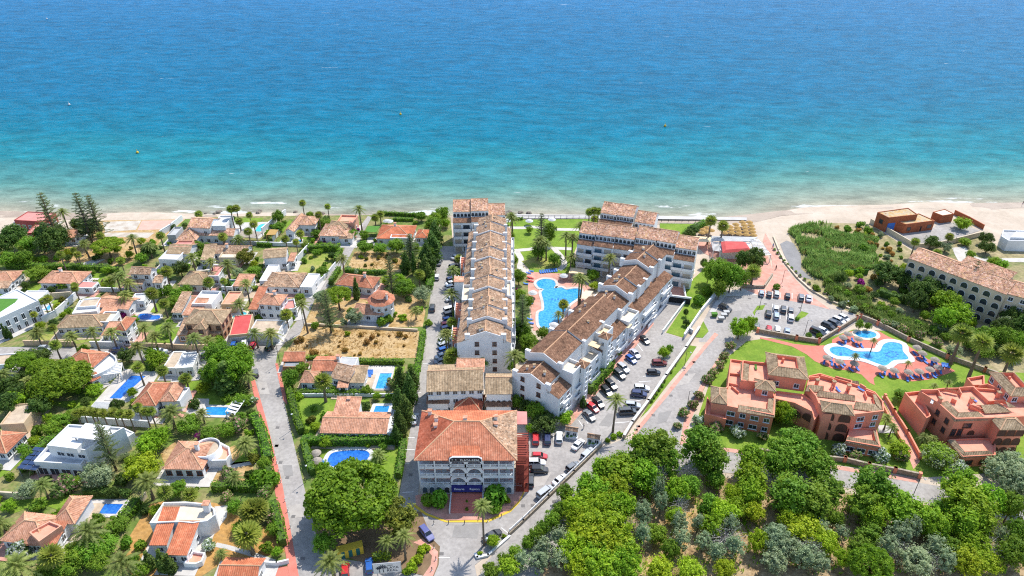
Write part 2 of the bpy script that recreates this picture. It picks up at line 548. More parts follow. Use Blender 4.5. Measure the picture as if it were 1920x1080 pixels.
# ------------------------------------------------------------------ roofs
PITCHW = .42
def roof_plane(mb, e0, e1, t1, t0, over=0.0):
    """corrugated barrel tiles between an eave e0-e1 and a top edge t0-t1 (either end may come to a point)"""
    e0, e1, t0, t1 = (Vector(v) for v in (e0, e1, t0, t1))
    ex = e1 - e0
    Ln = ex.length
    ex.normalize()
    nrm = ex.cross((t0 + t1) / 2 - (e0 + e1) / 2).normalized()
    sl = nrm.cross(ex).normalized()
    S = ((t0 + t1) / 2 - e0).dot(sl)
    x0, x1 = (t0 - e0).dot(ex), (t1 - e0).dot(ex)
    n = max(2, int(round(Ln / PITCHW)) * 2)
    vs, fs = [], []
    for i in range(n + 1):
        x = Ln * i / n
        if x < x0 - 1e-6:
            v = S * x / x0
        elif x > x1 + 1e-6:
            v = S * (Ln - x) / max(Ln - x1, 1e-6)
        else:
            v = S
        up = nrm * (.10 if i % 2 else 0.0)
        vs += [e0 + ex * x + up, e0 + ex * x + sl * v + up]
    for i in range(n):
        fs.append((2 * i, 2 * i + 2, 2 * i + 3, 2 * i + 1))
    mb.add(vs, fs)
    dn = Vector((0, 0, -.14))                          # the visible eave edge
    mb.add([e0 + dn, e1 + dn, e1, e0], [(0, 1, 2, 3)])
def bar(mb, a, b, w=.34, h=.16):
    a, b = Vector(a), Vector(b)
    d = (b - a).normalized()
    s = d.cross(Vector((0, 0, 1)))
    if s.length < 1e-4:
        s = Vector((1, 0, 0))
    s = s.normalized() * (w / 2)
    u = s.cross(d).normalized() * h
    if u.z < 0:
        u = -u
    vs = [a - s - u * .3, a + s - u * .3, a + s * .5 + u, a - s * .5 + u, b - s - u * .3, b + s - u * .3, b + s * .5 + u, b - s * .5 + u]
    mb.add(vs, [(0, 1, 5, 4), (1, 2, 6, 5), (2, 3, 7, 6), (3, 0, 4, 7), (0, 3, 2, 1), (4, 5, 6, 7)])
def chimney(root, w, z, s=.8, h=1.4, m='white', cap='tile_salmon'):
    mb = MB().box((w[0], w[1], z - .8), (s, s, h + .8))
    o = part('chimney', mb, m, root)
    part('chimney_cap', MB().box((w[0], w[1], z + h), (s + .3, s + .3, .18)), cap, root, parent=o)

class Blk:
    """a rectangular block of a building, given by two pixels of its front edge at height h and a depth"""
    def __init__(s, a, b, c, h):
        s.A, s.B, s.h = G(a, h), G(b, h), h
        s.u = (s.B - s.A).normalized()
        s.n = Vector((-s.u.y, s.u.x, 0))
        s.w = (s.B - s.A).length
        s.d = c if not isinstance(c, tuple) else abs((G(c, h) - s.A).dot(s.n))
        s.ang = math.atan2(s.u.y, s.u.x)
    @staticmethod
    def world(p, ang, w, d, h):
        s = Blk.__new__(Blk)
        s.A = Vector((p[0], p[1], h))
        s.u = Vector((math.cos(ang), math.sin(ang), 0))
        s.n = Vector((-s.u.y, s.u.x, 0))
        s.w, s.d, s.h, s.ang = w, d, h, ang
        s.B = s.A + s.u * w
        return s
    def at(s, x, y, z):
        return Vector((*(s.A + s.u * x + s.n * y)[:2], z))
    def rect(s, i=0.0):
        return [tuple(s.at(x, y, 0)[:2]) for x, y in ((i, i), (s.w - i, i), (s.w - i, s.d - i), (i, s.d - i))]
    def mid(s, z=0):
        return s.at(s.w / 2, s.d / 2, z)

def put_windows(root, k, z0, h, front, side, kind='rect', sx=1.2, sz=1.25, fm='frame_white', pm='pane', inset=.4, storey=3.0, sides='flr'):
    ns = max(1, int((h - z0 + .6) // storey))
    for s in range(ns):
        zs = z0 + s * storey + (1.0 if sz < 1.7 else .12)
        for i in range(front):
            x = k.w * (i + .5) / front
            if 'f' in sides:
                window(root, k.at(x, inset - .005, zs), k.ang, kind, sx, sz, fm, pm)
        for i in range(side):
            y = k.d * (i + .5) / side
            if 'l' in sides:
                window(root, k.at(inset - .005, y, zs), k.ang - math.pi / 2, kind, sx, sz, fm, pm)
            if 'r' in sides:
                window(root, k.at(k.w - inset + .005, y, zs), k.ang + math.pi / 2, kind, sx, sz, fm, pm)

def block(root, k, roof='hip', rise=1.6, wall='white', cov='tile_brown', over=.4, z0=0.0, win=(2, 2), sides='flr', kind='rect', wsz=(1.2, 1.25), fm='frame_white', pm='pane', parapet=.55, floor='flat_white', axis='x', storey=3.0, ridge='ridge', wellin=.32, base=True):
    h, w, d = k.h, k.w, k.d
    if base:
        BLOCKED.append(ccw(k.rect()))
    P = lambda x, y, z: k.at(x, y, z)
    if roof == 'flat':
        flat_block(root, k.rect(), h, wall, floor, parapet, z0)
        put_windows(root, k, z0, h, win[0], win[1], kind, wsz[0], wsz[1], fm, pm, 0.0, storey, sides)
        return None
    wl = MB()
    ins = k.rect(over)
    top = []
    if roof == 'gable':
        q = [P(over, over, 0), P(w - over, over, 0), P(w - over, d - over, 0), P(over, d - over, 0)]
        wl.prism(ins, z0, h - .02, top=False)
        g = rise * (1 - 2 * over / (d if axis == 'x' else w)) + rise * over / (d if axis == 'x' else w) * 2 - .12
        if axis == 'x':
            a, b = P(over, d / 2, h + g), P(w - over, d / 2, h + g)
            q = [Vector((*v[:2], h - .02)) for v in q]
            wl.add([q[3], q[0], a], [(0, 1, 2)])
            wl.add([q[1], q[2], b], [(0, 1, 2)])
        else:
            a, b = P(w / 2, over, h + g), P(w / 2, d - over, h + g)
            q = [Vector((*v[:2], h - .02)) for v in q]
            wl.add([q[0], q[1], a], [(0, 1, 2)])
            wl.add([q[2], q[3], b], [(0, 1, 2)])
    elif roof == 'shed':
        q = [P(over, over, 0), P(w - over, over, 0), P(w - over, d - over, 0), P(over, d - over, 0)]
        lo = [Vector((*v[:2], z0)) for v in q]
        hi = [Vector((*q[0][:2], h - .02)), Vector((*q[1][:2], h - .02)), Vector((*q[2][:2], h + rise - .1)), Vector((*q[3][:2], h + rise - .1))]
        wl.add(lo + hi, [(0, 1, 5, 4), (1, 2, 6, 5), (2, 3, 7, 6), (3, 0, 4, 7)])
    else:
        wl.prism(ins, z0, h - .02, top=True)
    part('wall', wl, wall, root)
    rf, rd = MB(), MB()
    e = [P(0, 0, h), P(w, 0, h), P(w, d, h), P(0, d, h)]
    if roof == 'hip':
        if w >= d:
            i = d / 2 * (.96 if w < d * 1.05 else 1.0)
            r0, r1 = P(i, d / 2, h + rise), P(w - i, d / 2, h + rise)
            roof_plane(rf, e[0], e[1], r1, r0); roof_plane(rf, e[2], e[3], r0, r1)
            roof_plane(rf, e[1], e[2], r1, r1); roof_plane(rf, e[3], e[0], r0, r0)
            for x, y in ((e[0], r0), (e[3], r0), (e[1], r1), (e[2], r1), (r0, r1)):
                if (x - y).length > .05:
                    bar(rd, x, y)
        else:
            i = w / 2
            r0, r1 = P(w / 2, i, h + rise), P(w / 2, d - i, h + rise)
            roof_plane(rf, e[1], e[2], r1, r0); roof_plane(rf, e[3], e[0], r0, r1)
            roof_plane(rf, e[0], e[1], r0, r0); roof_plane(rf, e[2], e[3], r1, r1)
            for x, y in ((e[0], r0), (e[1], r0), (e[2], r1), (e[3], r1), (r0, r1)):
                if (x - y).length > .05:
                    bar(rd, x, y)
    elif roof == 'gable':
        if axis == 'x':
            r0, r1 = P(0, d / 2, h + rise), P(w, d / 2, h + rise)
            roof_plane(rf, e[0], e[1], r1, r0); roof_plane(rf, e[2], e[3], r0, r1)
        else:
            r0, r1 = P(w / 2, 0, h + rise), P(w / 2, d, h + rise)
            roof_plane(rf, e[1], e[2], r1, r0); roof_plane(rf, e[3], e[0], r0, r1)
        bar(rd, r0, r1)
    elif roof == 'shed':
        r1, r0 = P(w, d, h + rise), P(0, d, h + rise)
        roof_plane(rf, e[0], e[1], r1, r0)
        bar(rd, r0, r1)
    elif roof == 'well':                   # four slopes round an open roof terrace
        i = wellin * min(w, d)
        q = [P(i, i, h + rise), P(w - i, i, h + rise), P(w - i, d - i, h + rise), P(i, d - i, h + rise)]
        for a in range(4):
            b = (a + 1) % 4
            roof_plane(rf, e[a], e[b], q[b], q[a])
            bar(rd, e[a], q[a])
        inner = MB()
        rect = [tuple(v[:2]) for v in q]
        inner.prism(rect, h + .3, h + rise + .05, top=False)
        inner.prism(offset(rect, .25), h + .3, h + rise + .05, top=False)
        part('terrace_wall', inner, wall, root)
        part('terrace_floor', MB().sheet(rect, h + .31), 'orange_floor', root)
        for sx in (.4,):
            part('pillar', MB().box(P(w * sx, d * .6, h + .32), (.5, .5, rise)), wall, root)
    o = part('roof', rf, cov, root)
    if rd.v:
        part('ridge_cap', rd, ridge, root, parent=o)
    put_windows(root, k, z0, h, win[0], win[1], kind, wsz[0], wsz[1], fm, pm, over, storey, sides)
    return o
def flat_block(root, poly, h, wall='white', floor='flat_white', parapet=.55, z0=0.0, t=.28, block_=False, name='wall'):
    poly = ccw(poly)
    inn = offset(poly, -t)
    mb = MB()
    n = len(poly)
    mb.prism(poly, z0, h + parapet, top=False)
    vs = [(p[0], p[1], h + parapet) for p in poly] + [(p[0], p[1], h + parapet) for p in inn] + [(p[0], p[1], h - .02) for p in inn]
    fs = []
    for i in range(n):
        j = (i + 1) % n
        fs += [(i, j, n + j, n + i), (n + i, n + j, 2 * n + j, 2 * n + i)]
    mb.add(vs, fs)
    if block_:
        BLOCKED.append(poly)
    o = part(name, mb, wall, root)
    part('roof', MB().sheet(inn, h), floor, root)
    return o
def polyblock(root, pix, h, wall='white', floor='flat_white', parapet=.55, z0=0.0, name='wall', smooth=False):
    poly = [tuple(G(p, h)[:2]) for p in pix]
    if smooth:
        poly = smooth_loop(poly, 4)
    return flat_block(root, poly, h, wall, floor, parapet, z0, block_=z0 < 1, name=name)
def house(name, label, cat, blocks, group='villas with gardens', mark=None):
    """blocks: list of dicts for block()/polyblock()"""
    ks = []
    for b in blocks:
        if 'poly' not in b:
            ks.append(Blk(b['a'], b['b'], b['c'], b['h']))
        else:
            ks.append(None)
    k0 = next((k for k in ks if k), None)
    loc = k0.mid() if k0 else G(blocks[0]['poly'][0])
    root = thing(name, label, cat, loc, group, mark=mark)
    for b, k in zip(blocks, ks):
        b = dict(b)
        for q in 'abc':
            b.pop(q, None)
        h = b.pop('h')
        ch = b.pop('chim', [])
        if k:
            o = block(root, k, **b)
            for cx, cy in ch:
                chimney(root, k.at(k.w * cx, k.d * cy, 0), h + b.get('rise', 1.6) * (1 - abs(cy - .5) * 2))
        else:
            polyblock(root, b.pop('poly'), h, **b)
    return root
# ------------------------------------------------------------------ land and sea
SHORE = [G(p, -.45) for p in ((-120, 394), (0, 395), (110, 399), (250, 401), (420, 402), (560, 400), (700, 402), (860, 404), (1000, 406), (1130, 408), (1250, 411), (1330, 409), (1400, 402), (1450, 396), (1520, 390), (1620, 385), (1750, 382), (1920, 379), (2100, 377))]
def shore_y(x):
    if x <= SHORE[0].x:
        return SHORE[0].y
    if x >= SHORE[-1].x:
        return SHORE[-1].y
    for a, b in zip(SHORE, SHORE[1:]):
        if a.x <= x <= b.x:
            return a.y + (b.y - a.y) * (x - a.x) / (b.x - a.x)
XS = [-30000, -6000, -2500, -1200, -700] + [-500 + i * 12.5 for i in range(81)] + [700, 1200, 2500, 6000, 30000]
def strip(rows):
    mb = MB()
    at = []
    for off, z in rows:
        for x in XS:
            y = off if off < -150 else shore_y(x) + off + (math.sin(x * .11) + math.sin(x * .043 + 1)) * (1.2 if -30 < off < 60 else 0)
            mb.v.append((x, y, z))
            at.append(max(0.0, off))
    n = len(XS)
    for r in range(len(rows) - 1):
        for i in range(n - 1):
            mb.f.append((r * n + i, r * n + i + 1, (r + 1) * n + i + 1, (r + 1) * n + i))
    return mb, at
land, _ = strip([(-3000, 0), (-150.1, 0), (-60, 0), (-13, 0), (-5, -.22), (1, -.5), (12, -1.4), (60, -5)])
for i, v in enumerate(land.v):                       # the inland rows stay level
    if v[1] < 0 and i >= len(XS):
        land.v[i] = (v[0], -160, 0)
struct('ground', land, 'sand')
rows = [(-2, -.45), (0, -.45), (3, -.45), (7, -.45), (12, -.45), (20, -.45), (32, -.45), (50, -.45), (80, -.45), (120, -.45), (180, -.45), (270, -.45), (420, -.45), (700, -.45), (1500, -.45), (5000, -.45), (30000, -.45)]
seam, att = strip(rows)
m, nt, b = nodes_of('sea_water')
MATS['sea_water'] = m
a = N(nt, 'ShaderNodeAttribute', attribute_name='shore')
tc = N(nt, 'ShaderNodeTexCoord')
def noise(scale, vec=(1, 1, 1), detail=4, rough=.6, rot=0.0):
    mp = N(nt, 'ShaderNodeMapping')
    mp.inputs['Scale'].default_value = vec
    mp.inputs['Rotation'].default_value = (0, 0, rot)
    nt.links.new(tc.outputs['Object'], mp.inputs['Vector'])
    t = N(nt, 'ShaderNodeTexNoise')
    t.inputs['Scale'].default_value = scale
    t.inputs['Detail'].default_value = detail
    t.inputs['Roughness'].default_value = rough
    nt.links.new(mp.outputs[0], t.inputs['Vector'])
    return t
def math_(op, x, y):
    n = N(nt, 'ShaderNodeMath', operation=op)
    for i, q in enumerate((x, y)):
        if isinstance(q, (int, float)):
            n.inputs[i].default_value = q
        else:
            nt.links.new(q, n.inputs[i])
    return n.outputs[0]
big = noise(.008, (.6, 1.6, 1), 4)
d1 = math_('MULTIPLY', math_('SUBTRACT', big.outputs['Fac'], .5), 90)
fade = N(nt, 'ShaderNodeMapRange')
fade.inputs['From Min'].default_value, fade.inputs['From Max'].default_value = 5, 90
nt.links.new(a.outputs['Fac'], fade.inputs['Value'])
dist = math_('ADD', a.outputs['Fac'], math_('MULTIPLY', d1, fade.outputs[0]))
rt = math_('POWER', math_('DIVIDE', math_('MAXIMUM', dist, 0), 600), .5)     # square root keeps the shallows fine
rp = ramp(nt, [(0, (.34, .30, .225)), (.08, (.27, .27, .205)), (.15, (.17, .235, .19)), (.22, (.075, .21, .19)), (.31, (.012, .165, .20)), (.41, (.002, .13, .20)), (.55, (.002, .11, .208)), (.75, (.004, .106, .222)), (.92, (.010, .115, .25)), (1, (.012, .118, .258))])  # paler far stops carry the sky's reflection in the water colour
nt.links.new(rt, rp.inputs[0])
# broken surf and white caps
surf = noise(.09, (.28, 1.5, 1), 5, .7, .12)
band = N(nt, 'ShaderNodeMapRange')
band.inputs['From Min'].default_value, band.inputs['From Max'].default_value = 0, 26
band.inputs['To Min'].default_value, band.inputs['To Max'].default_value = .068, -.075
nt.links.new(a.outputs['Fac'], band.inputs['Value'])
fr = ramp(nt, [(.625, (0, 0, 0)), (.67, (1, 1, 1))])
nt.links.new(math_('ADD', surf.outputs['Fac'], band.outputs[0]), fr.inputs[0])
caps = noise(.35, (.5, 1.6, 1), 4, .6, .2)
cr = ramp(nt, [(.755, (0, 0, 0)), (.79, (.8, .8, .8))])
nt.links.new(caps.outputs['Fac'], cr.inputs[0])
foam = math_('MAXIMUM', fr.outputs[0], cr.outputs[0])
# colour value rises and falls with the small-wave and patch noise
wav = noise(.11, (.6, 1.25, 1), 6, .72, .34)
hs = N(nt, 'ShaderNodeHueSaturation')
mr = N(nt, 'ShaderNodeMapRange')
mr.inputs['From Min'].default_value, mr.inputs['From Max'].default_value = .3, .7
mr.inputs['To Min'].default_value, mr.inputs['To Max'].default_value = .64, 1.4
patch = noise(.02, (.35, 1.3, 1), 5, .6, .12)
nt.links.new(math_('ADD', wav.outputs['Fac'], math_('MULTIPLY', math_('SUBTRACT', patch.outputs['Fac'], .5), .2)), mr.inputs['Value'])
nt.links.new(mr.outputs[0], hs.inputs['Value'])
nt.links.new(rp.outputs[0], hs.inputs['Color'])
mx = N(nt, 'ShaderNodeMixRGB')
nt.links.new(foam, mx.inputs[0])
nt.links.new(hs.outputs[0], mx.inputs[1])
mx.inputs[2].default_value = (.62, .64, .62, 1)
nt.links.new(mx.outputs[0], b.inputs['Base Color'])
b.inputs['Roughness'].default_value = .38
b.inputs['Specular IOR Level'].default_value = .04
b.inputs['IOR'].default_value = 1.33
wv2 = noise(.45, (.5, 1.4, 1), 4, .6, .16)
hsum = math_('ADD', math_('MULTIPLY', wav.outputs['Fac'], 1.6), math_('MULTIPLY', wv2.outputs['Fac'], .5))
bp = N(nt, 'ShaderNodeBump')
bp.inputs['Strength'].default_value = .75
bp.inputs['Distance'].default_value = 1.0
nt.links.new(hsum, bp.inputs['Height'])
nt.links.new(bp.outputs[0], b.inputs['Normal'])
sea = struct('sea', seam, 'sea_water')
at_ = sea.data.attributes.new('shore', 'FLOAT', 'POINT')
at_.data.foreach_set('value', att)
# wet sand at the edge of the water
wet = [(x, shore_y(x) + o) for x in XS[5:-5] for o in (-5.5,)] + [(x, shore_y(x) + 2.5) for x in reversed(XS[5:-5])]
mat('wet_sand', [(.30, .23, .17), (.38, .30, .225)], .2, .55)
mb = MB()
xs = XS[5:-5]
for x in xs:
    wob = math.sin(x * .3) * .8 + math.sin(x * .117) * 1.2
    mb.v += [(x, shore_y(x) - 6.5 + wob, -.165), (x, shore_y(x) - 4, -.255), (x, shore_y(x) - 1, -.40), (x, shore_y(x) + 4, -.70)]
for i in range(len(xs) - 1):
    for r in range(3):
        mb.f.append((i * 4 + r, (i + 1) * 4 + r, (i + 1) * 4 + r + 1, i * 4 + r + 1))
struct('wet_sand', mb, 'wet_sand')

# ------------------------------------------------------------------ ground sheets (layer 1 earth .. 5 markings)
ground('garden_soil', [(-60, 452), (60, 440), (110, 432), (190, 445), (330, 412), (420, 406), (520, 405), (640, 404), (760, 403), (845, 408), (850, 470), (815, 520), (790, 700), (762, 900), (745, 960), (700, 1100), (-200, 1100), (-150, 700)], 'garden', 1)
ground('dirt_plot', pts(A_, [150, 560, 420, 420, 580, 350, 760, 215, 1390, 205, 1230, 345, 1110, 470, 930, 550, 600, 575, 300, 560]), 'dry', 2)
ground('concrete_slab', pts(A_, [770, 225, 1060, 215, 1020, 285, 790, 300]), mat('slab_pale', [(.36, .29, .22), (.47, .42, .35), (.55, .51, .45)], .35, .9).name, 3)
ground('concrete_slab', pts(A_, [1065, 215, 1345, 212, 1250, 280, 1030, 288]), mat('slab_pink', [(.50, .30, .23), (.58, .38, .30)], .4).name, 3)
ground('concrete_slab', pts(A_, [780, 305, 1160, 305, 1110, 345, 790, 335]), 'slab_pale', 3)
ground('dirt_plot', pts(A_, [590, 540, 700, 510, 790, 505, 700, 550]), 'paving_white', 3)
ground('dirt_plot', pts(D_, [1000, 580, 1060, 450, 1180, 440, 1420, 465, 1490, 595, 1300, 605]), 'dry', 2)
ground('dirt_plot', pts(D_, [640, 1080, 760, 830, 900, 800, 1100, 780, 1300, 740, 1560, 780, 1590, 900, 1570, 1010, 1200, 1020, 700, 1000]), 'dry', 2)
ground('dirt_plot', pts(E_, [545, 235, 640, 110, 690, 30, 1200, 60, 1545, 85, 1520, 285, 1000, 290, 700, 290]), 'dry', 2)
ground('dirt_plot', pts(C_, [860, 990, 900, 900, 1060, 640, 1130, 540, 1230, 520, 1600, 530, 1720, 560, 1720, 640, 1900, 620, 1920, 900, 1800, 930, 1640, 1000, 1500, 1090, 1000, 1080]), 'ochre', 2)
ground('dirt_plot', pts(F_, [0, 620, 120, 600, 330, 700, 480, 720, 540, 900, 400, 930, 0, 990]), 'ochre', 2)
ground('dirt_plot', pts(B_, [1200, 1000, 1330, 900, 1400, 1000, 1560, 1020, 1760, 940, 1900, 1080, 1900, 1240, 1500, 1240, 1260, 1140]), 'dry', 2)
ground('gravel_path', pts(F_, [30, 830, 120, 850, 300, 900, 470, 960, 440, 985, 250, 925, 100, 880, 0, 860]), 'paving_grey', 3)
ground('gravel_path', pts(C_, [1610, 560, 1710, 550, 1700, 640, 1610, 760, 1500, 800, 1480, 850, 1440, 830, 1600, 690]), 'paving_white', 3)
ground('dirt_track', pts(C_, [1400, 420, 1560, 250, 1900, 200, 1920, 240, 1600, 300, 1500, 420]), 'paving_grey', 3)
# roads
ground('street', [(-200, 640), (0, 651), (100, 650), (220, 654), (400, 657), (470, 648), (530, 632), (542, 620), (560, 598), (576, 556), (606, 530), (636, 489), (647, 464), (670, 431), (690, 405), (697, 408), (682, 435), (666, 462), (647, 496), (621, 533), (591, 560), (562, 628), (535, 642), (520, 662), (517, 684), (532, 750), (560, 870), (572, 920), (590, 990), (612, 1100), (563, 1100), (528, 900), (500, 790), (478, 712), (462, 692), (390, 676), (240, 676), (120, 674), (0, 669), (-200, 668)], 'asphalt', 3, block=True)
ground('street', [(826, 462), (870, 462), (855, 540), (850, 640), (806, 690), (800, 760), (790, 870), (782, 942), (748, 932), (757, 880), (770, 800), (785, 700), (797, 630), (803, 585), (812, 520)], 'asphalt', 3, block=True)
ground('car_park', [(1070, 797), (1225, 610), (1215, 606), (1255, 560), (1284, 568), (1246, 624), (1283, 636), (1300, 628), (1167, 812), (1125, 832), (955, 1000), (905, 1048), (890, 1060), (900, 1110), (800, 1110), (822, 1060), (805, 1010), (768, 985), (730, 980), (745, 930), (785, 930), (845, 978), (912, 978), (972, 945), (987, 920), (990, 810)], 'asphalt', 3, block=True)
ground('street', [(880, 1110), (905, 1070), (1000, 985), (1130, 858), (1175, 838), (1190, 815), (1262, 728), (1325, 650), (1352, 605), (1345, 560), (1420, 553), (1525, 572), (1600, 588), (1617, 598), (1565, 630), (1530, 634), (1470, 632), (1420, 617), (1396, 604), (1365, 650), (1345, 672), (1312, 724), (1282, 790), (1272, 835), (1390, 850), (1500, 868), (1600, 884), (1720, 905), (1960, 945), (1960, 985), (1700, 935), (1550, 908), (1400, 890), (1255, 878), (1180, 915), (1060, 1010), (990, 1110)], 'asphalt', 3, block=True)
ground('street', pts(F_, [650, 1090, 640, 980, 760, 900, 820, 880, 1000, 960, 1250, 990, 1600, 1090]), 'asphalt', 4)
# pavements: real kerb steps
def pavement(name, pix, m, h=.12, world=False):
    poly = ccw([tuple(G(p)[:2]) for p in pix])
    BLOCKED.append(poly)
    o = struct(name, MB().prism(poly, 0, h), m)
    return o
pavement('pavement', [(478, 712), (500, 790), (528, 900), (563, 1095), (545, 1095), (512, 900), (488, 790), (470, 716)], 'paving_red')
pavement('pavement', [(516, 682), (521, 682), (537, 745), (538, 760), (531, 750)], 'paving_red')
pavement('pavement', [(1058, 792), (1215, 600), (1265, 540), (1275, 532), (1222, 596), (1226, 608), (1070, 798)], 'paving_pink')
pavement('pavement', [(1182, 824), (1196, 800), (1255, 728), (1318, 650), (1340, 624), (1347, 628), (1328, 648), (1264, 728), (1192, 816)], 'paving_pink')
pavement('pavement', [(1282, 792), (1312, 726), (1345, 674), (1352, 668), (1320, 728), (1292, 795), (1284, 832), (1275, 834)], 'paving_pink', .1)
pavement('pavement', [(1280, 836), (1390, 851), (1500, 869), (1720, 906), (1720, 898), (1500, 862), (1390, 844), (1285, 830)], 'paving_pink', .1)
pavement('pavement', pts(I_, [150, 540, 240, 610, 390, 668, 690, 662, 860, 590, 935, 515, 940, 310, 975, 305, 985, 420, 975, 450, 935, 535, 870, 602, 700, 680, 385, 680, 230, 625, 140, 560]), 'yellow_paint', .13)
pavement('pavement', pts(I_, [155, 480, 200, 470, 890, 470, 895, 300, 975, 300, 978, 430, 930, 520, 860, 590, 690, 660, 390, 664, 245, 605, 160, 545]), 'paving_pink', .15)
pavement('pavement', pts(I_, [140, 830, 210, 800, 270, 850, 325, 900, 320, 1000, 280, 1100, 200, 1100, 270, 1000, 280, 930, 230, 870]), 'paving_pink')
ground('promenade', pts(J_, [1500, 270, 1570, 390, 1610, 470, 1700, 590, 1840, 740, 1990, 845, 1860, 808, 1440, 735, 1330, 740, 1290, 700, 1500, 690, 1560, 600, 1550, 470, 1480, 330]), 'paving_pink', 3, block=True)
ground('terrace', pts(J_, [960, 330, 1100, 340, 1170, 440, 1520, 440, 1560, 560, 1500, 680, 1330, 680, 1250, 520, 1040, 420]), 'paving_pink', 3)
ground('terrace', pts(J_, [790, 665, 890, 680, 900, 790, 780, 770, 620, 975, 590, 1010, 700, 830]), 'paving_pink', 4)
# lawns
ground('lawn', [(948, 412), (1120, 411), (1122, 424), (1086, 452), (1074, 480), (1082, 512), (1000, 516), (984, 495), (962, 475), (950, 455)], 'lawn', 2)
ground('lawn', [(1237, 419), (1302, 420), (1292, 438), (1268, 448), (1238, 440)], 'lawn', 2)
ground('lawn', pts(J_, [1040, 540, 1130, 560, 1125, 735, 890, 1055, 755, 1015, 900, 800, 905, 675, 960, 610]), 'lawn', 2)
ground('lawn', pts(J_, [970, 1050, 1035, 930, 1075, 1005, 1030, 1055]), 'lawn', 4)
ground('lawn', pts(K_, [560, 740, 640, 610, 760, 440, 860, 270, 930, 190, 985, 200, 900, 330, 780, 470, 620, 680]), 'lawn', 2)
ground('lawn', [(1296, 835), (1302, 800), (1330, 720), (1352, 680), (1400, 640), (1440, 634), (1535, 640), (1600, 618), (1700, 622), (1760, 650), (1850, 695), (1960, 702), (1960, 880), (1740, 895), (1480, 860)], 'lawn', 2)
ground('lawn', pts(D_, [600, 610, 730, 460, 930, 455, 900, 520, 850, 600]), 'lawn_dry', 2)
ground('lawn', pts(D_, [500, 310, 570, 210, 600, 230, 520, 310]), 'lawn', 2)
ground('lawn', pts(D_, [560, 350, 640, 290, 790, 290, 760, 360]), 'lawn', 2)
ground('lawn', pts(D_, [90, 200, 380, 195, 350, 225, 90, 240]), 'lawn', 2)
ground('lawn', pts(D_, [1250, 640, 1620, 640, 1590, 760, 1350, 740]), 'lawn_dry', 3)
ground('lawn', pts(E_, [620, 590, 900, 585, 1170, 600, 1150, 720, 950, 740, 830, 740, 790, 870, 690, 880, 640, 800]), 'lawn', 2)
ground('lawn', pts(E_, [700, 960, 1410, 940, 1390, 1100, 1330, 1200, 760, 1200]), 'lawn', 2)
ground('lawn', pts(E_, [1350, 345, 1440, 350, 1400, 460, 1330, 430]), 'lawn', 2)
ground('lawn', pts(B_, [1240, 430, 1440, 400, 1500, 450, 1820, 480, 1850, 640, 1560, 640, 1430, 590]), 'lawn', 2)
ground('lawn', pts(B_, [340, 620, 620, 600, 700, 520, 800, 530, 700, 640, 560, 680]), 'lawn', 2)
ground('lawn', pts(B_, [280, 150, 330, 105, 520, 110, 700, 150, 600, 180]), 'lawn_dry', 2)
ground('lawn', pts(A_, [1020, 880, 1120, 820, 1230, 850, 1180, 910]), 'lawn', 2)
ground('lawn', pts(A_, [1170, 1000, 1300, 960, 1380, 990, 1330, 1130, 1150, 1130]), 'lawn', 2)
ground('lawn', pts(A_, [160, 740, 230, 690, 330, 670, 700, 610, 820, 605, 740, 700, 480, 740]), 'lawn', 2)
ground('lawn', pts(A_, [300, 805, 480, 810, 400, 835, 310, 840]), 'lawn', 2)
ground('lawn', pts(C_, [0, 530, 260, 500, 460, 460, 640, 470, 640, 500, 590, 620, 480, 600, 300, 540, 80, 620]), 'lawn', 2)
ground('lawn', pts(C_, [-40, 280, 100, 200, 260, 105, 270, 140, 90, 290, 0, 345]), 'lawn', 2)
ground('lawn', pts(F_, [130, 250, 250, 140, 330, 120, 340, 210, 150, 230]), 'lawn', 2)
ground('scrub_land', pts(M_, [140, 250, 420, 190, 760, 200, 1080, 400, 1240, 380, 1600, 270, 1760, 400, 2100, 420, 2100, 1500, 1640, 1400, 1000, 1060, 700, 900, 480, 800, 280, 640, 210, 400]), 'scrub', 1)
ground('wood_floor', [(910, 1100), (1000, 1060), (1070, 1012), (1180, 918), (1250, 888), (1400, 898), (1760, 950), (1960, 990), (1960, 1140), (910, 1140)], 'leaf_litter', 1)
ground('wood_floor', [(1230, 1010), (1290, 900), (1330, 905), (1310, 980), (1280, 1040), (1200, 1080)], 'dry', 2)
ground('service_yard', pts(M_, [940, 250, 1010, 270, 1240, 230, 1280, 195, 1420, 190, 1590, 250, 1380, 325, 1130, 370]), 'asphalt', 2, block=True)
ground('stream_bed', pts(M_, [90, 350, 140, 325, 190, 345, 245, 430, 250, 540, 340, 620, 260, 600, 190, 560, 120, 430]), 'silt', 2, block=True)
ground('gravel_path', pts(M_, [1380, 380, 1480, 370, 1520, 430, 1600, 460, 2000, 455, 2000, 490, 1600, 480, 1440, 500, 1400, 430]), 'paving_white', 2)
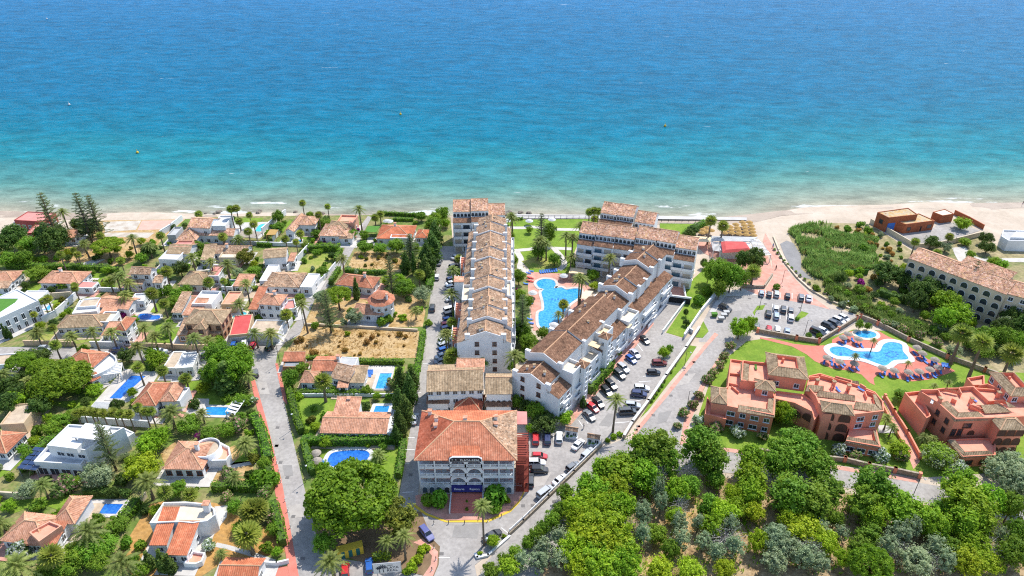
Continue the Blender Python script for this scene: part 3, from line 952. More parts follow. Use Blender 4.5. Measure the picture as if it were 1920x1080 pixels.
# resort ground: terraces, paths
ground('pool_terrace', pts(G_, [1000, 560, 1300, 575, 1440, 655, 1480, 700, 1400, 790, 1300, 930, 1170, 1010, 1040, 1000, 1020, 850, 1000, 700]), 'paving_pink', 3, block=True)
for ln, w in (((838, 228, 960, 230, 1000, 222, 1060, 225, 1200, 240, 1385, 243), 2.2), ((900, 400, 1000, 392, 1100, 380, 1330, 388), 2.2), ((915, 405, 950, 470, 940, 530, 1000, 560), 2.2), ((1200, 390, 1260, 460, 1270, 510, 1230, 545), 2.2)):
    c = smooth_line([G(p) for p in pts(G_, ln)])
    ground('garden_path', ribbon(c, w), 'paving_white', 3, world=True)
ground('garden_bed', pts(G_, [850, 260, 1000, 600, 1020, 1000, 1100, 1100, 850, 1300, 840, 600]), 'garden', 1)
ground('garden_bed', pts(G_, [950, 480, 1060, 450, 1200, 460, 1240, 520, 1150, 545, 1000, 530]), 'lawn_dry', 3)
ground('pool_terrace', pts(N_, [480, 150, 560, 105, 640, 80, 830, 85, 900, 125, 1000, 165, 1090, 220, 1200, 295, 1330, 340, 1405, 385, 1320, 412, 1200, 450, 1080, 462, 960, 440, 830, 405, 790, 440, 800, 490, 760, 470, 700, 410, 600, 380, 480, 365, 350, 310, 290, 260, 180, 200, 60, 170, -60, 140, -60, 130, 70, 150, 190, 180, 330, 195, 480, 190]), 'paving_red', 3)
ground('garden_path', pts(N_, [850, 570, 890, 575, 960, 690, 1060, 850, 1140, 1060, 1090, 1120, 1000, 900, 920, 720]), 'paving_pink', 4)
ground('paved_yard', pts(N_, [820, 790, 900, 790, 960, 850, 830, 850]), 'paving_grey', 3)
# villa terraces
ground('terrace', pts(B_, [680, 650, 760, 560, 930, 368, 1210, 380, 1150, 470, 1000, 600, 860, 650]), 'paving_white', 4, block=True)
ground('terrace', pts(B_, [1370, 700, 1420, 590, 1570, 592, 1560, 700, 1470, 715]), 'paving_white', 3)
ground('terrace', pts(E_, [1060, 345, 1365, 345, 1320, 530, 1110, 530]), 'paving_white', 3, block=True)
ground('terrace', pts(D_, [80, 235, 400, 225, 470, 240, 350, 350, 60, 330]), 'paving_grey', 3)
ground('terrace', pts(C_, [590, 620, 620, 560, 700, 505, 975, 505, 900, 610, 810, 645, 640, 640]), 'paving_white', 3)
ground('drive', pts(F_, [330, 1090, 390, 1010, 580, 1010, 640, 1090]), 'paving_red', 2)
ground('drive', pts(A_, [560, 780, 700, 700, 750, 690, 760, 740, 600, 810]), 'paving_grey', 2)
ground('drive', pts(D_, [1140, 400, 1160, 340, 1230, 345, 1220, 410]), 'paving_white', 3)
ground('beach_terrace', [(960, 402), (1120, 403), (1400, 408), (1400, 413), (1120, 410), (960, 410)], 'paving_grey', 2)
# painted bay lines
def bayline(p, q, w=.18, m='road_paint'):
    a, b = G(p), G(q)
    d = (b - a).normalized()
    s = Vector((-d.y, d.x, 0)) * w / 2
    poly = ccw([tuple((a - s)[:2]), tuple((b - s)[:2]), tuple((b + s)[:2]), tuple((a + s)[:2])])
    SHEETZ[9] = SHEETZ.get(9, 0) + 1
    return struct('bay_line', MB().sheet(poly, .105 + .0003 * SHEETZ[9]), m)
for r, l in ((H_, ((1380, 755, 1410, 800), (1410, 700, 1450, 780), (1460, 640, 1480, 690), (1520, 570, 1540, 620), (1650, 430, 1690, 470), (1740, 310, 1780, 345), (1815, 175, 1860, 235), (1590, 780, 1760, 765), (1720, 625, 1860, 600), (1830, 465, 1920, 460), (1860, 425, 1920, 420), (1100, 860, 1105, 920), (1190, 850, 1195, 910))),
             (I_, ((800, 720, 850, 760), (1060, 520, 1090, 545), (330, 945, 415, 945), (150, 135, 70, 135), (70, 238, 115, 236), (60, 455, 140, 452))),
             (E_, ((1560, 330, 1610, 330), (1510, 628, 1560, 628), (1460, 885, 1510, 885), (1530, 545, 1560, 547))),
             (J_, ((1450, 695, 1450, 740), (1500, 700, 1500, 745), (1555, 705, 1555, 750), (1610, 715, 1610, 755), (1700, 720, 1700, 765), (1795, 735, 1795, 780), (1850, 745, 1850, 790), (1555, 800, 1555, 910), (1610, 810, 1610, 915), (1662, 815, 1660, 920)))):
    for q in l:
        bayline(r(q[0], q[1]), r(q[2], q[3]))
ground('traffic_island', pts(J_, [1405, 865, 1440, 815, 1500, 808, 1480, 845, 1430, 850, 1420, 890]), 'lawn', 4)
ground('traffic_island', pts(J_, [1730, 900, 1770, 855, 1825, 870, 1800, 895, 1750, 920]), 'lawn', 4)

ground('verge', [(905, 1062), (955, 1006), (1040, 925), (1128, 840), (1172, 822), (1184, 826), (1176, 842), (1132, 862), (1002, 990), (910, 1078)], 'asphalt', 2)
ground('verge', pts(F_, [760, 700, 1000, 560, 1560, 600, 1640, 800, 1700, 860, 1690, 1000, 1650, 1090, 1180, 1000, 820, 880]), 'soil', 2)
ground('verge', pts(J_, [1080, 860, 1180, 700, 1340, 690, 1450, 735, 1200, 745, 1120, 870]), 'paving_grey', 2)
ground('verge', pts(K_, [1180, 230, 1260, 60, 1290, 80, 1060, 480, 900, 790, 860, 770]), 'lawn_dry', 1)

for r, l in ((E_, (375, 518, 482, 808, 475, 945, 340, 308, 1560, 200)), (F_, (475, 105, 505, 230, 555, 343, 600, 635, 672, 950, 1480, 322)), (I_, (963, 555, 352, 915, 1195, 525, 1035, 552)), (K_, (908, 412, 965, 318, 792, 568, 660, 716, 548, 800, 530, 825, 890, 362)), (J_, (1250, 800, 1500, 800, 1760, 830, 1380, 760))):
    for i in range(0, len(l), 2):
        c = G(r(l[i], l[i + 1]))
        struct('drain_cover', MB().box((c.x, c.y, .06), (.9, .8, .06)), mat('iron', [(.13, .12, .115), (.18, .17, .16)], 2, .8).name)
for k, (r, l) in enumerate(((E_, (330, 470, 400, 470, 425, 560, 350, 560)), (F_, (520, 250, 590, 250, 600, 330, 535, 330)), (F_, (560, 560, 650, 540, 680, 640, 580, 650)), (I_, (450, 700, 640, 690, 620, 800, 430, 790)), (I_, (1050, 330, 1180, 300, 1120, 400, 1040, 420)), (K_, (700, 700, 800, 680, 760, 760, 690, 780)), (K_, (860, 420, 980, 400, 920, 480, 830, 500)), (J_, (1230, 860, 1330, 850, 1300, 930, 1200, 940)), (E_, (1600, 180, 1660, 180, 1650, 300, 1590, 300)), (K_, (320, 700, 400, 720, 330, 800, 250, 790)), (B_, (500, 240, 640, 245, 640, 275, 500, 270)))):
    ground('asphalt_patch', pts(r, l), mat('asphalt_new', [(.235, .22, .205), (.29, .275, .255)], .5, .9).name if k % 2 else mat('asphalt_old', [(.33, .30, .27), (.42, .39, .35)], .5, .9).name, 4)
ground('verge', pts(J_, [1000, 1085, 1040, 920, 1130, 745, 1210, 740, 1200, 930, 1100, 1085]), 'asphalt', 1)

ground('garden_soil', [(-600, 1085), (700, 1085), (640, 1500), (-900, 1500)], 'garden', 1)
ground('wood_floor', [(905, 1085), (2300, 1085), (2700, 1500), (900, 1500)], 'leaf_litter', 1)
ground('street', [(560, 1090), (614, 1090), (690, 1500), (610, 1500)], 'asphalt', 3)
ground('street', [(802, 1085), (996, 1085), (900, 1500), (700, 1500)], 'asphalt', 2)
# ------------------------------------------------------------------ plants: shared shapes
RNG = random.Random(11)
def rdir(r=RNG):
    z = r.uniform(-1, 1)
    a = r.uniform(0, 2 * math.pi)
    s = math.sqrt(1 - z * z)
    return Vector((s * math.cos(a), s * math.sin(a), z))
def leaf(mb, p, nrm, s, asp=1.0, r=RNG):
    t = nrm.cross(rdir(r))
    if t.length < 1e-3:
        return
    t.normalize()
    b = nrm.cross(t).normalized() * (s * asp)
    t = t * s
    mb.add([p - t * .5 - b * .5, p + t * .55 - b * .3, p + t * .5 + b * .5, p - t * .4 + b * .55], [(0, 1, 2, 3)])
def clumps(centres, count, size, flat=1.0, fill=.25, r=RNG, low=-.35):
    """leaf-sized faces on the skins of many overlapping clumps: (centre, radius) each"""
    mb = MB()
    tot = sum(c[1] ** 2 for c in centres)
    for c, rad in centres:
        c = Vector(c)
        for _ in range(max(4, int(count * rad * rad / tot))):
            d = rdir(r)
            while d.z < low and r.random() < .8:
                d = rdir(r)
            k = rad * (r.uniform(.82, 1.08) if r.random() > fill else r.uniform(.35, .85))
            p = c + Vector((d.x * k, d.y * k, d.z * k * flat))
            n = (d + rdir(r) * .75).normalized()
            leaf(mb, p, n, size * r.uniform(.7, 1.35), r.uniform(.6, 1.0), r)
    return mb
def limbs(h0, tips, r0, r=RNG, n=6, lean=0.0):
    mb = MB().tube([(0, 0, -.3), (lean * .4, 0, h0 * .55), (lean, 0, h0)], [r0 * 1.25, r0 * .95, r0 * .75], n)
    for t in tips:
        m = Vector(t) * .5 + Vector((lean * .5, 0, h0 * .5))
        m.z += .2 * abs(t[2] - h0)
        mb.tube([(lean, 0, h0 - .2), tuple(m), t], [r0 * .55, r0 * .38, r0 * .14], 5)
    return mb
PROTO = {}
def proto(kind, dims, crowns, trunks):
    PROTO[kind] = (dims, crowns, trunks)

def broad(seed, h=9.0, rad=4.2, leaf_m='leaf_green', nleaf=5200, size=.36, zc=.60, zr=.40, k=85, open_=0.0):
    r = random.Random(seed)
    cs, tips = [], []
    for i in range(k):
        d = rdir(r)
        q = r.uniform(.30, .86)
        lob = 1 + .16 * math.sin(3 * math.atan2(d.y, d.x) + seed)
        c = (d.x * rad * q * lob, d.y * rad * q * lob, h * zc + d.z * h * zr * q)
        cs.append((c, rad * r.uniform(.10, .235) * (1 - open_)))
        if i % 12 == 0:
            tips.append(c)
    mb = clumps(cs, nleaf, size, 1.35, .3, r)
    for _ in range(nleaf // 9):                  # ragged sprays outside the clumps
        d = rdir(r)
        q = r.uniform(.8, 1.1)
        leaf(mb, Vector((d.x * rad * q, d.y * rad * q, h * zc + d.z * h * zr * q)), (d + rdir(r)).normalized(), size * r.uniform(.6, 1.1), .6, r)
    return mb, limbs(h * .34, tips, h * .028, r)
def variants(kind, n, dims, fn, leafname, bark='bark', smooth_trunk=True):
    cr, tr = [], []
    for i in range(n):
        a, b = fn(100 * (len(PROTO) + 1) + i)
        cr.append(a.mesh('crown', leafname))
        tr.append(b.mesh('trunk', bark, smooth=smooth_trunk))
    proto(kind, dims, cr, tr)
for nm, lm in (('broad_green', 'leaf_green'), ('broad_bright', 'leaf_bright'), ('broad_lime', 'leaf_lime'), ('broad_dark', 'leaf_dark'), ('broad_grey', 'leaf_grey'), ('broad_gold', 'leaf_gold')):
    variants(nm, 3, (4.2, 9.0, .60), lambda s: broad(s), lm)
variants('poplar', 3, (3.4, 10.0, .56), lambda s: broad(s, 10, 3.4, nleaf=5200, zc=.56, zr=.46, k=90), 'leaf_green')
variants('poplar_bright', 3, (3.4, 10.0, .56), lambda s: broad(s, 10, 3.4, nleaf=5200, zc=.56, zr=.46, k=90), 'leaf_bright')
variants('grey_sapling', 3, (2.4, 9.0, .55), lambda s: broad(s, 9, 2.4, nleaf=2100, size=.27, zc=.55, zr=.46, k=60, open_=.1), 'leaf_grey')
def bare(seed):
    r = random.Random(seed)
    mb = MB()
    for i in range(90):
        d = rdir(r)
        d.z = abs(d.z) * 1.3 + .25
        b = Vector((r.uniform(-.5, .5), r.uniform(-.5, .5), r.uniform(1.5, 4)))
        e = b + d.normalized() * r.uniform(2, 4.2)
        mb.tube([b, (b + e) / 2 + rdir(r) * .25, e], [.07, .05, .02], 3, False)
    for i in range(420):
        d = rdir(r)
        leaf(mb, Vector((d.x * 2.2, d.y * 2.2, 4.4 + d.z * 2.6)) * r.uniform(.75, 1.05), rdir(r), .3, .25, r)
    return mb, MB().tube([(0, 0, -.3), (0, 0, 4)], [.2, .1], 5)
variants('bare_tree', 2, (2.4, 7.5, .58), bare, 'twig', 'twig')
def upine(seed, h=11.0, rad=6.0):
    r = random.Random(seed)
    cs, tips = [], []
    for i in range(105):
        a, q = r.uniform(0, 6.283), math.sqrt(r.random())
        x, y = math.cos(a) * q * rad * .86, math.sin(a) * q * rad * .86
        z = h * .66 + h * .27 * math.sqrt(max(0, 1 - q * q)) + r.uniform(-.3, .3)
        cs.append(((x, y, z), rad * r.uniform(.12, .19)))
        if i % 12 == 0:
            tips.append((x * .8, y * .8, z - .6))
    return clumps(cs, 14000, .33, .9, .2, r), limbs(h * .45, tips, .38, r, 7, r.uniform(-1, 1))
def spine(seed, h=11.0, rad=6.0):
    r = random.Random(seed)
    cs, tips = [], []
    for i in range(210):
        d = rdir(r)
        d.z = abs(d.z) if r.random() < .8 else -abs(d.z) * .5
        q = r.uniform(.72, .90)
        c = (d.x * rad * q, d.y * rad * q, h * .52 + d.z * h * .42 * q)
        cs.append((c, rad * r.uniform(.11, .18)))
        if i % 20 == 0:
            tips.append(c)
    return clumps(cs, 17000, .32, .95, .2, r), limbs(h * .4, tips, .4, r, 7)
variants('stone_pine', 2, (6.0, 11.0, .60), spine, 'leaf_pine')
variants('umbrella_pine', 3, (6.0, 11.0, .80), upine, 'leaf_pine')
def cyp(seed, h=10.0, rad=1.3, n=1500):
    r = random.Random(seed)
    cs = []
    for i in range(26):
        t = (i + .5) / 26
        w = rad * (1.05 * math.sin(math.pi * min(1, t * .62 + .30)) ** 1.2) * (1 - t * .45)
        a = r.uniform(0, 6.28)
        cs.append(((math.cos(a) * w * .3, math.sin(a) * w * .3, .4 + t * (h - .9)), max(.35, w * .85)))
    return clumps(cs, n, .42, 1.25, .15, r, -.8), MB().tube([(0, 0, -.3), (0, 0, h * .6)], [.22, .1], 6)
variants('cypress', 2, (1.3, 10.0, .5), cyp, 'leaf_dark')
variants('dark_conifer', 2, (2.6, 12.0, .5), lambda s: cyp(s, 12, 2.6, 2400), 'leaf_dark')
def norfolk(seed, h=20.0, rad=4.0, gap=1.0):
    r = random.Random(seed)
    mb, tr = MB(), MB().tube([(0, 0, -.3), (0, 0, h * .5), (0, 0, h)], [.36, .22, .04], 7)
    z = h * .16
    while z < h - .4:
        t = (z - h * .16) / (h * .84)
        L = rad * (1 - t) ** .75 * r.uniform(.85, 1.1) + .35
        n = 5
        a0 = r.uniform(0, 6.28)
        for k in range(n):
            a = a0 + k * 6.283 / n + r.uniform(-.15, .15)
            d = Vector((math.cos(a), math.sin(a), .12))
            sd = Vector((-d.y, d.x, 0))
            tr.tube([(0, 0, z), tuple(Vector((0, 0, z)) + d * L)], [.07, .02], 3, False)
            m = max(3, int(L / .32))
            for i in range(m):
                q = (i + .6) / m
                p = Vector((0, 0, z)) + d * (L * q)
                for s in (-1, 1):
                    ww = .58 * (1 - q * .55) * min(1, L / 2 + .2)
                    e = p + sd * s * ww + d * .25 + Vector((0, 0, r.uniform(.0, .22)))
                    mb.add([p, e + d * .16, e - d * .14 + Vector((0, 0, .1))], [(0, 1, 2)])
                    mb.add([p - d * .1, p + d * .2 + Vector((0, 0, .14)), e], [(0, 1, 2)])
        z += gap * (1.5 - .6 * t)
    return mb, tr
variants('norfolk_pine', 2, (4.0, 20.0, .5), norfolk, 'leaf_conifer', smooth_trunk=True)
def frond(mb, base, a, el, L, r, wid=.42, droop=1.0, nseg=7):
    d = Vector((math.cos(a) * math.cos(el), math.sin(a) * math.cos(el), math.sin(el)))
    h = Vector((math.cos(a), math.sin(a), 0))
    side = Vector((-h.y, h.x, 0))
    pth = []
    for i in range(nseg + 1):
        t = i / nseg
        pth.append(base + d * (L * t) + Vector((0, 0, -droop * L * .52 * t * t)))
    for i in range(nseg):
        p, q = pth[i], pth[i + 1]
        t = (i + .5) / nseg
        w = wid * L * .42 * math.sin(math.pi * min(1, t * .80 + .16)) + .05
        for s in (-1, 1):
            dr = Vector((0, 0, -.28 * w + .12 * w))
            tipv = (q - p) * 1.0
            mb.add([p, p + (q - p) * .55, p + (q - p) * .6 + side * s * w + tipv * .5 + dr], [(0, 1, 2)])
            mb.add([p + (q - p) * .5, q, q + side * s * w * .92 + tipv * .45 + dr], [(0, 1, 2)])
def date_palm(seed, h=9.0, L=3.1, n=38):
    r = random.Random(seed)
    mb = MB()
    lx, ly = r.uniform(-.5, .5), r.uniform(-.3, .3)
    top = Vector((lx, ly, h))
    for i in range(n):
        t = i / n
        frond(mb, top + Vector((0, 0, -.25 * t)), i * 2.39996, R(78 - 98 * t + r.uniform(-8, 8)), L * r.uniform(.85, 1.08), r, .34, .75 + .45 * (1 - t))
    tr = MB().tube([(0, 0, -.3), (lx * .25, ly * .25, h * .35), (lx * .7, ly * .7, h * .75), (lx, ly, h * .965), (lx, ly, h)], [.36, .27, .25, .34, .2], 8)
    return mb, tr
variants('date_palm', 4, (3.1, 9.0, 1.0), date_palm, 'leaf_palm', 'bark_palm')
def fan_palm(seed, h=8.0, L=1.9, n=26):
    r = random.Random(seed)
    mb = MB()
    lx, ly = r.uniform(-.35, .35), r.uniform(-.3, .3)
    top = Vector((lx, ly, h - .5))
    for i in range(n):
        t = i / n
        a, el = i * 2.39996, R(74 - 122 * t + r.uniform(-10, 10))
        d = Vector((math.cos(a) * math.cos(el), math.sin(a) * math.cos(el), math.sin(el)))
        c = top + d * (L * .22)
        s1 = d.cross(Vector((0, 0, 1)))
        s1 = s1.normalized() if s1.length > .05 else Vector((1, 0, 0))
        for k in range(7):
            q = (k - 3) / 3 * 1.25
            e = c + (d * math.cos(q * .8) + s1 * math.sin(q * .8)) * (L * .85) + Vector((0, 0, -.22))
            w = (s1 * math.cos(q) - d * math.sin(q)) * .17
            mb.add([c - w * .4, c + w * .4, (c + e) / 2 + w, e, (c + e) / 2 - w], [(0, 1, 2, 3, 4)])
        mb.add([top, top + Vector((.04, 0, 0)), c], [(0, 1, 2)])
    tr = MB().tube([(0, 0, -.3), (lx * .3, ly * .3, h * .4), (lx, ly, h * .93), (lx, ly, h * .98)], [.33, .23, .2, .15], 8)
    return mb, tr
variants('fan_palm', 4, (1.9, 8.0, .97), fan_palm, 'leaf_fan', 'bark_palm')
def bush(seed, n=900, size=.29):
    r = random.Random(seed)
    cs = []
    for i in range(15):
        a, q = r.uniform(0, 6.28), r.uniform(.1, .62)
        cs.append(((math.cos(a) * q * 1.5, math.sin(a) * q * 1.5, r.uniform(.45, 1.5)), r.uniform(.38, .65)))
    return clumps(cs, n, size, .95, .2, r, -.5), MB().tube([(0, 0, -.2), (.05, 0, .7)], [.12, .07], 5)
for nm, lm in (('bush_green', 'leaf_green'), ('bush_bright', 'leaf_bright'), ('bush_lime', 'leaf_lime'), ('bush_dark', 'leaf_dark'), ('bush_grey', 'leaf_grey'), ('bush_pink', 'leaf_pink'), ('bush_white', 'leaf_white'), ('bush_magenta', 'leaf_magenta'), ('bush_straw', 'leaf_straw'), ('bush_gold', 'leaf_gold')):
    variants(nm, 3 if nm in ('bush_green', 'bush_dark', 'bush_bright') else 2, (1.6, 2.1, .5), lambda s: bush(s), lm)
def ball(seed):
    r = random.Random(seed)
    return clumps([((0, 0, 1.0), 1.0)], 420, .26, 1.0, .1, r, -.9), MB().tube([(0, 0, -.2), (0, 0, .5)], [.15, .1], 5)
variants('clipped_bush', 2, (1.0, 2.0, .5), ball, 'leaf_hedge')

LOOK = {'broad_green': ('leafy_tree', 'round green leafy tree', 'tree', 'leafy trees'), 'broad_bright': ('leafy_tree', 'bright green leafy tree', 'tree', 'leafy trees'),
        'broad_lime': ('deciduous_tree', 'yellow-green leafy tree', 'tree', 'leafy trees'), 'broad_dark': ('evergreen_tree', 'dark green dense tree', 'tree', 'leafy trees'),  # leafy trees of the same shape as above, set apart by leaf colour only
        'broad_grey': ('grey_tree', 'grey-green loose tree', 'tree', 'leafy trees'), 'broad_gold': ('leafy_tree', 'yellow flowering tree', 'tree', 'leafy trees'),
        'poplar': ('poplar_tree', 'tall green poplar-like tree', 'tree', 'leafy trees'), 'poplar_bright': ('poplar_tree', 'tall bright green upright tree', 'tree', 'leafy trees'),
        'grey_sapling': ('young_tree', 'slender grey-green young tree', 'tree', 'young trees in the wood'), 'bare_tree': ('bare_tree', 'leafless pale grey tree', 'tree', 'bare trees in the wood'),
        'stone_pine': ('umbrella_pine', 'full round-headed pine', 'pine tree', 'umbrella pines'), 'umbrella_pine': ('umbrella_pine', 'broad umbrella pine', 'pine tree', 'umbrella pines'), 'cypress': ('cypress_tree', 'narrow dark cypress', 'cypress', 'cypresses'),
        'dark_conifer': ('conifer_tree', 'tall dark conifer', 'conifer', 'dark conifers'), 'norfolk_pine': ('norfolk_pine', 'tiered star-branched pine', 'pine tree', 'tiered pines'),
        'date_palm': ('date_palm', 'feathery palm', 'palm', 'feathery palms'), 'fan_palm': ('fan_palm', 'fan palm', 'palm', 'fan palms'),
        'bush_green': ('shrub', 'green rounded shrub', 'shrub', 'garden shrubs'), 'bush_bright': ('shrub', 'bright green shrub', 'shrub', 'garden shrubs'), 'bush_lime': ('shrub', 'yellow-green shrub', 'shrub', 'garden shrubs'),
        'bush_dark': ('shrub', 'dark green shrub', 'shrub', 'garden shrubs'), 'bush_grey': ('shrub', 'grey-green shrub', 'shrub', 'garden shrubs'), 'bush_pink': ('oleander', 'pink flowering oleander', 'shrub', 'flowering shrubs'),
        'bush_white': ('oleander', 'white flowering oleander', 'shrub', 'flowering shrubs'), 'bush_magenta': ('bougainvillea', 'magenta bougainvillea', 'shrub', 'flowering shrubs'),
        'bush_straw': ('dry_shrub', 'dry orange-brown shrub', 'shrub', 'dry shrubs on bare ground'), 'bush_gold': ('shrub', 'yellow flowering shrub', 'shrub', 'garden shrubs'),
        'clipped_bush': ('clipped_bush', 'ball-clipped green bush', 'shrub', 'clipped bushes')}
TREES = []
PR = random.Random(5)
def plant(kind, px, rpx=None, h=None, r=None, where=None, world=None, look=None, base=False):
    """px = middle of the crown in the photograph, rpx = its half width in pixels"""
    (r0, h0, zc), crowns, trunks = PROTO[kind]
    palm = kind.endswith('_palm')
    if world is not None:
        w = Vector((world[0], world[1], 0))
        r = r or r0
        h = h or h0
    else:
        if h is None:
            q = rpx / pxm(px, 3) if rpx else r0
            h = h0 * (max(q / r0, .35) if not palm else 1)
            if kind in ('broad_green', 'broad_bright', 'broad_lime', 'broad_dark', 'broad_grey', 'broad_gold', 'poplar', 'poplar_bright'):
                h = min(max(h, 4), 13)
        w = G(px, 0 if base else h * zc)
        if r is None:
            r = rpx / pxm(px, h * zc) if rpx else r0
        w.z = 0
    i = PR.randrange(len(crowns))
    s = r / r0
    root = link(LOOK[kind][0], None, None, w, PR.uniform(0, 6.28), (s, s, h / h0))
    if palm:
        root.scale = (s, s, h / h0)
    link('trunk', trunks[i], root)
    c = link('crown', crowns[i], root)
    if palm and abs(h / h0 - s) > .05:          # keep the crown's own proportions on a taller or shorter stem
        c.scale = (1, 1, s / (h / h0))
        c.location = (0, 0, h0 * (1 - s / (h / h0)))
    name, lk, cat, grp = LOOK[kind]
    if palm:
        lk = ('tall ' if h > 8.5 else 'low ' if h < 5.5 else '') + lk
    auto(root, look or lk, cat, grp, where=where, at=(w.x, w.y, h * zc))
    TREES.append((w, r))
    return root
def hedge(pix, wd=1.2, h=1.8, m='leaf_hedge', label=None, group='clipped hedges', line=None, where=None, size=.34):
    ln = line or [G(p) for p in pix]
    loc = Vector((*ln[len(ln) // 2][:2], 0))
    root = thing('hedge', label or 'hedge', 'hedge', loc, group)
    if not label:
        auto(root, ('tall ' if h > 2.2 else 'low ' if h < 1.2 else '') + 'clipped green hedge', 'hedge', group, where=where)
    core, mb = MB(), MB()
    r = random.Random(int(loc.x * 31 + loc.y * 7))
    for a, b in zip(ln, ln[1:]):
        a, b = Vector((*a[:2], 0)), Vector((*b[:2], 0))
        d = b - a
        L = d.length
        if L < .1:
            continue
        d.normalize()
        s = Vector((-d.y, d.x, 0))
        core.box(((a + b) / 2), (L, wd * .72, h * .88), math.atan2(d.y, d.x))
        for _ in range(int(L * (2 * h + wd) * 6.5)):
            t, q = r.uniform(-.2, L + .2), r.random() * (2 * h + wd)
            wob = 1 + .10 * math.sin(t * 1.7 + loc.x) + r.uniform(-.08, .1)
            if q < h:
                p, n = a + d * t + s * (wd / 2 * wob) + Vector((0, 0, q)), s
            elif q < 2 * h:
                p, n = a + d * t - s * (wd / 2 * wob) + Vector((0, 0, q - h)), -s
            else:
                p, n = a + d * t + s * (q - 2 * h - wd / 2) + Vector((0, 0, h * wob)), Vector((0, 0, 1))
            leaf(mb, p, (n + rdir(r) * .8).normalized(), size * r.uniform(.7, 1.3), .8, r)
    part('stems', core, 'leaf_dark', root)
    part('foliage', mb, m, root)
    BLOCKED.append(ccw(ribbon([tuple(p[:2]) for p in ln], wd + .6)))
    return root
def gwall(pix, h=1.6, t=.3, m='white', label='', z0=0.0, cap=None, name='garden_wall', cat='wall', pillars=0, line=None, zpix=0.0, group='garden walls'):
    """a wall along a line; a coping and, if asked, pillars every so many metres"""
    ln = line or [G(p, zpix) for p in pix]
    loc = Vector((*ln[len(ln) // 2][:2], 0))
    root = thing(name, label, cat, loc, group)
    if not label:
        auto(root, {'white': 'white rendered garden wall', 'stone': 'rough stone wall', 'salmon': 'salmon garden wall', 'brick_wall': 'brick boundary wall', 'cream': 'cream garden wall', 'tan_wall': 'tan garden wall', 'orange_wall': 'orange garden wall', 'grey_wall': 'grey garden wall'}.get(m, 'garden wall'), cat, group)
    wl, cp = MB(), MB()
    for a, b in zip(ln, ln[1:]):
        a, b = Vector((*a[:2], 0)), Vector((*b[:2], 0))
        d = b - a
        an = math.atan2(d.y, d.x)
        mid = (a + b) / 2
        wl.box((mid.x, mid.y, z0), (d.length + t * .9, t, h), an)
        cp.box((mid.x, mid.y, z0 + h), (d.length + t + .02, t + .12, .09), an)
        if pillars:
            n = max(1, int(d.length / pillars))
            for i in range(n + 1):
                p = a + d * (i / n)
                part('pillar', MB().box((p.x, p.y, z0), (t + .35, t + .35, h + .35), an), 'orange_wall' if m == 'stone' else m, root)
    part('wall', wl, m, root)
    part('coping', cp, cap or m, root)
    return root
def railing(pix, h=1.0, m='frame_white', label='', step=1.6, line=None, zpix=0, z0=0.0, name='railing', group='railings', base=0.0):
    ln = line or [G(p, zpix) for p in pix]
    loc = Vector((*ln[len(ln) // 2][:2], 0))
    root = thing(name, label, 'railing', loc, group)
    if not label:
        auto(root, 'white railing' if m == 'frame_white' else 'dark railing', 'railing', group)
    for a, b in zip(ln, ln[1:]):
        a, b = Vector((*a[:2], z0)), Vector((*b[:2], z0))
        d = b - a
        an = math.atan2(d.y, d.x)
        mid = (a + b) / 2
        for zz in (h, h * .5):
            part('rail', MB().box((mid.x, mid.y, z0 + zz - .06), (d.length, .12, .1), an), m, root)
        n = max(1, int(d.length / step))
        for i in range(n + 1):
            p = a + d * (i / n)
            part('post', MB().box((p.x, p.y, z0), (.16, .16, h + .06), an), m, root)
    return root
def pool(pix, water='pool_light', coping=.6, cm='paving_white', smooth=False, label='', mark=None, k=5):
    poly = [tuple(G(p, .15)[:2]) for p in pix]
    if smooth:
        poly = smooth_loop(poly, k)
    poly = ccw(poly)
    c = Vector((sum(p[0] for p in poly) / len(poly), sum(p[1] for p in poly) / len(poly), 0))
    root = thing('swimming_pool', label, 'pool', c, 'swimming pools', mark=mark)
    out = offset(poly, coping)
    n = len(poly)
    mb = MB().prism(out, 0, .20, top=False)
    vs = [(p[0], p[1], .20) for p in out] + [(p[0], p[1], .20) for p in poly] + [(p[0], p[1], .05) for p in poly]
    mb.add(vs, [f for i in range(n) for f in ((i, (i + 1) % n, n + (i + 1) % n, n + i), (n + i, n + (i + 1) % n, 2 * n + (i + 1) % n, 2 * n + i))])
    part('coping', mb, cm, root)
    part('water', MB().sheet(poly, .13), water, root)
    BLOCKED.append(out)
    return root
# ------------------------------------------------------------------ villas
def q(r, ax, ay, bx, by, c, h, **k):
    d = dict(a=r(ax, ay), b=r(bx, by), c=c if not isinstance(c, tuple) else r(*c), h=h)
    d.update(k)
    return d
def qp(r, flat, h, **k):
    return dict(poly=pts(r, flat), h=h, **k)
V = []
RT = random.Random(4)
def villa(label, mark, *blocks, name='villa', cat='house'):
    for b in blocks:                                     # paved apron round each wing
        if 'poly' not in b:
            k = Blk(b['a'], b['b'], b['c'], b['h'])
            i = RT.uniform(1.0, 2.2)
            ground('terrace', [tuple(k.at(x, y, 0)[:2]) for x, y in ((-i, -i * 1.3), (k.w + i, -i * 1.3), (k.w + i, k.d + i * .6), (-i, k.d + i * .6))], RT.choice(('paving_white', 'paving_grey', 'paving_white', 'flat_tan', 'paving_pink')), 3, world=True)
    return house(name, label, cat, list(blocks), mark=mark)
villa('long low building with red walls and flat pink roof by the beach', 'the red-walled beach building',
      q(A_, 105, 214, 320, 226, 8.0, 4, roof='flat', wall='red_wall', floor='flat_pink', parapet=.25, win=(5, 2)), q(A_, 200, 312, 292, 306, 8.0, 3, roof='flat', wall='red_wall', floor='flat_pink', parapet=.2, win=(2, 2)))
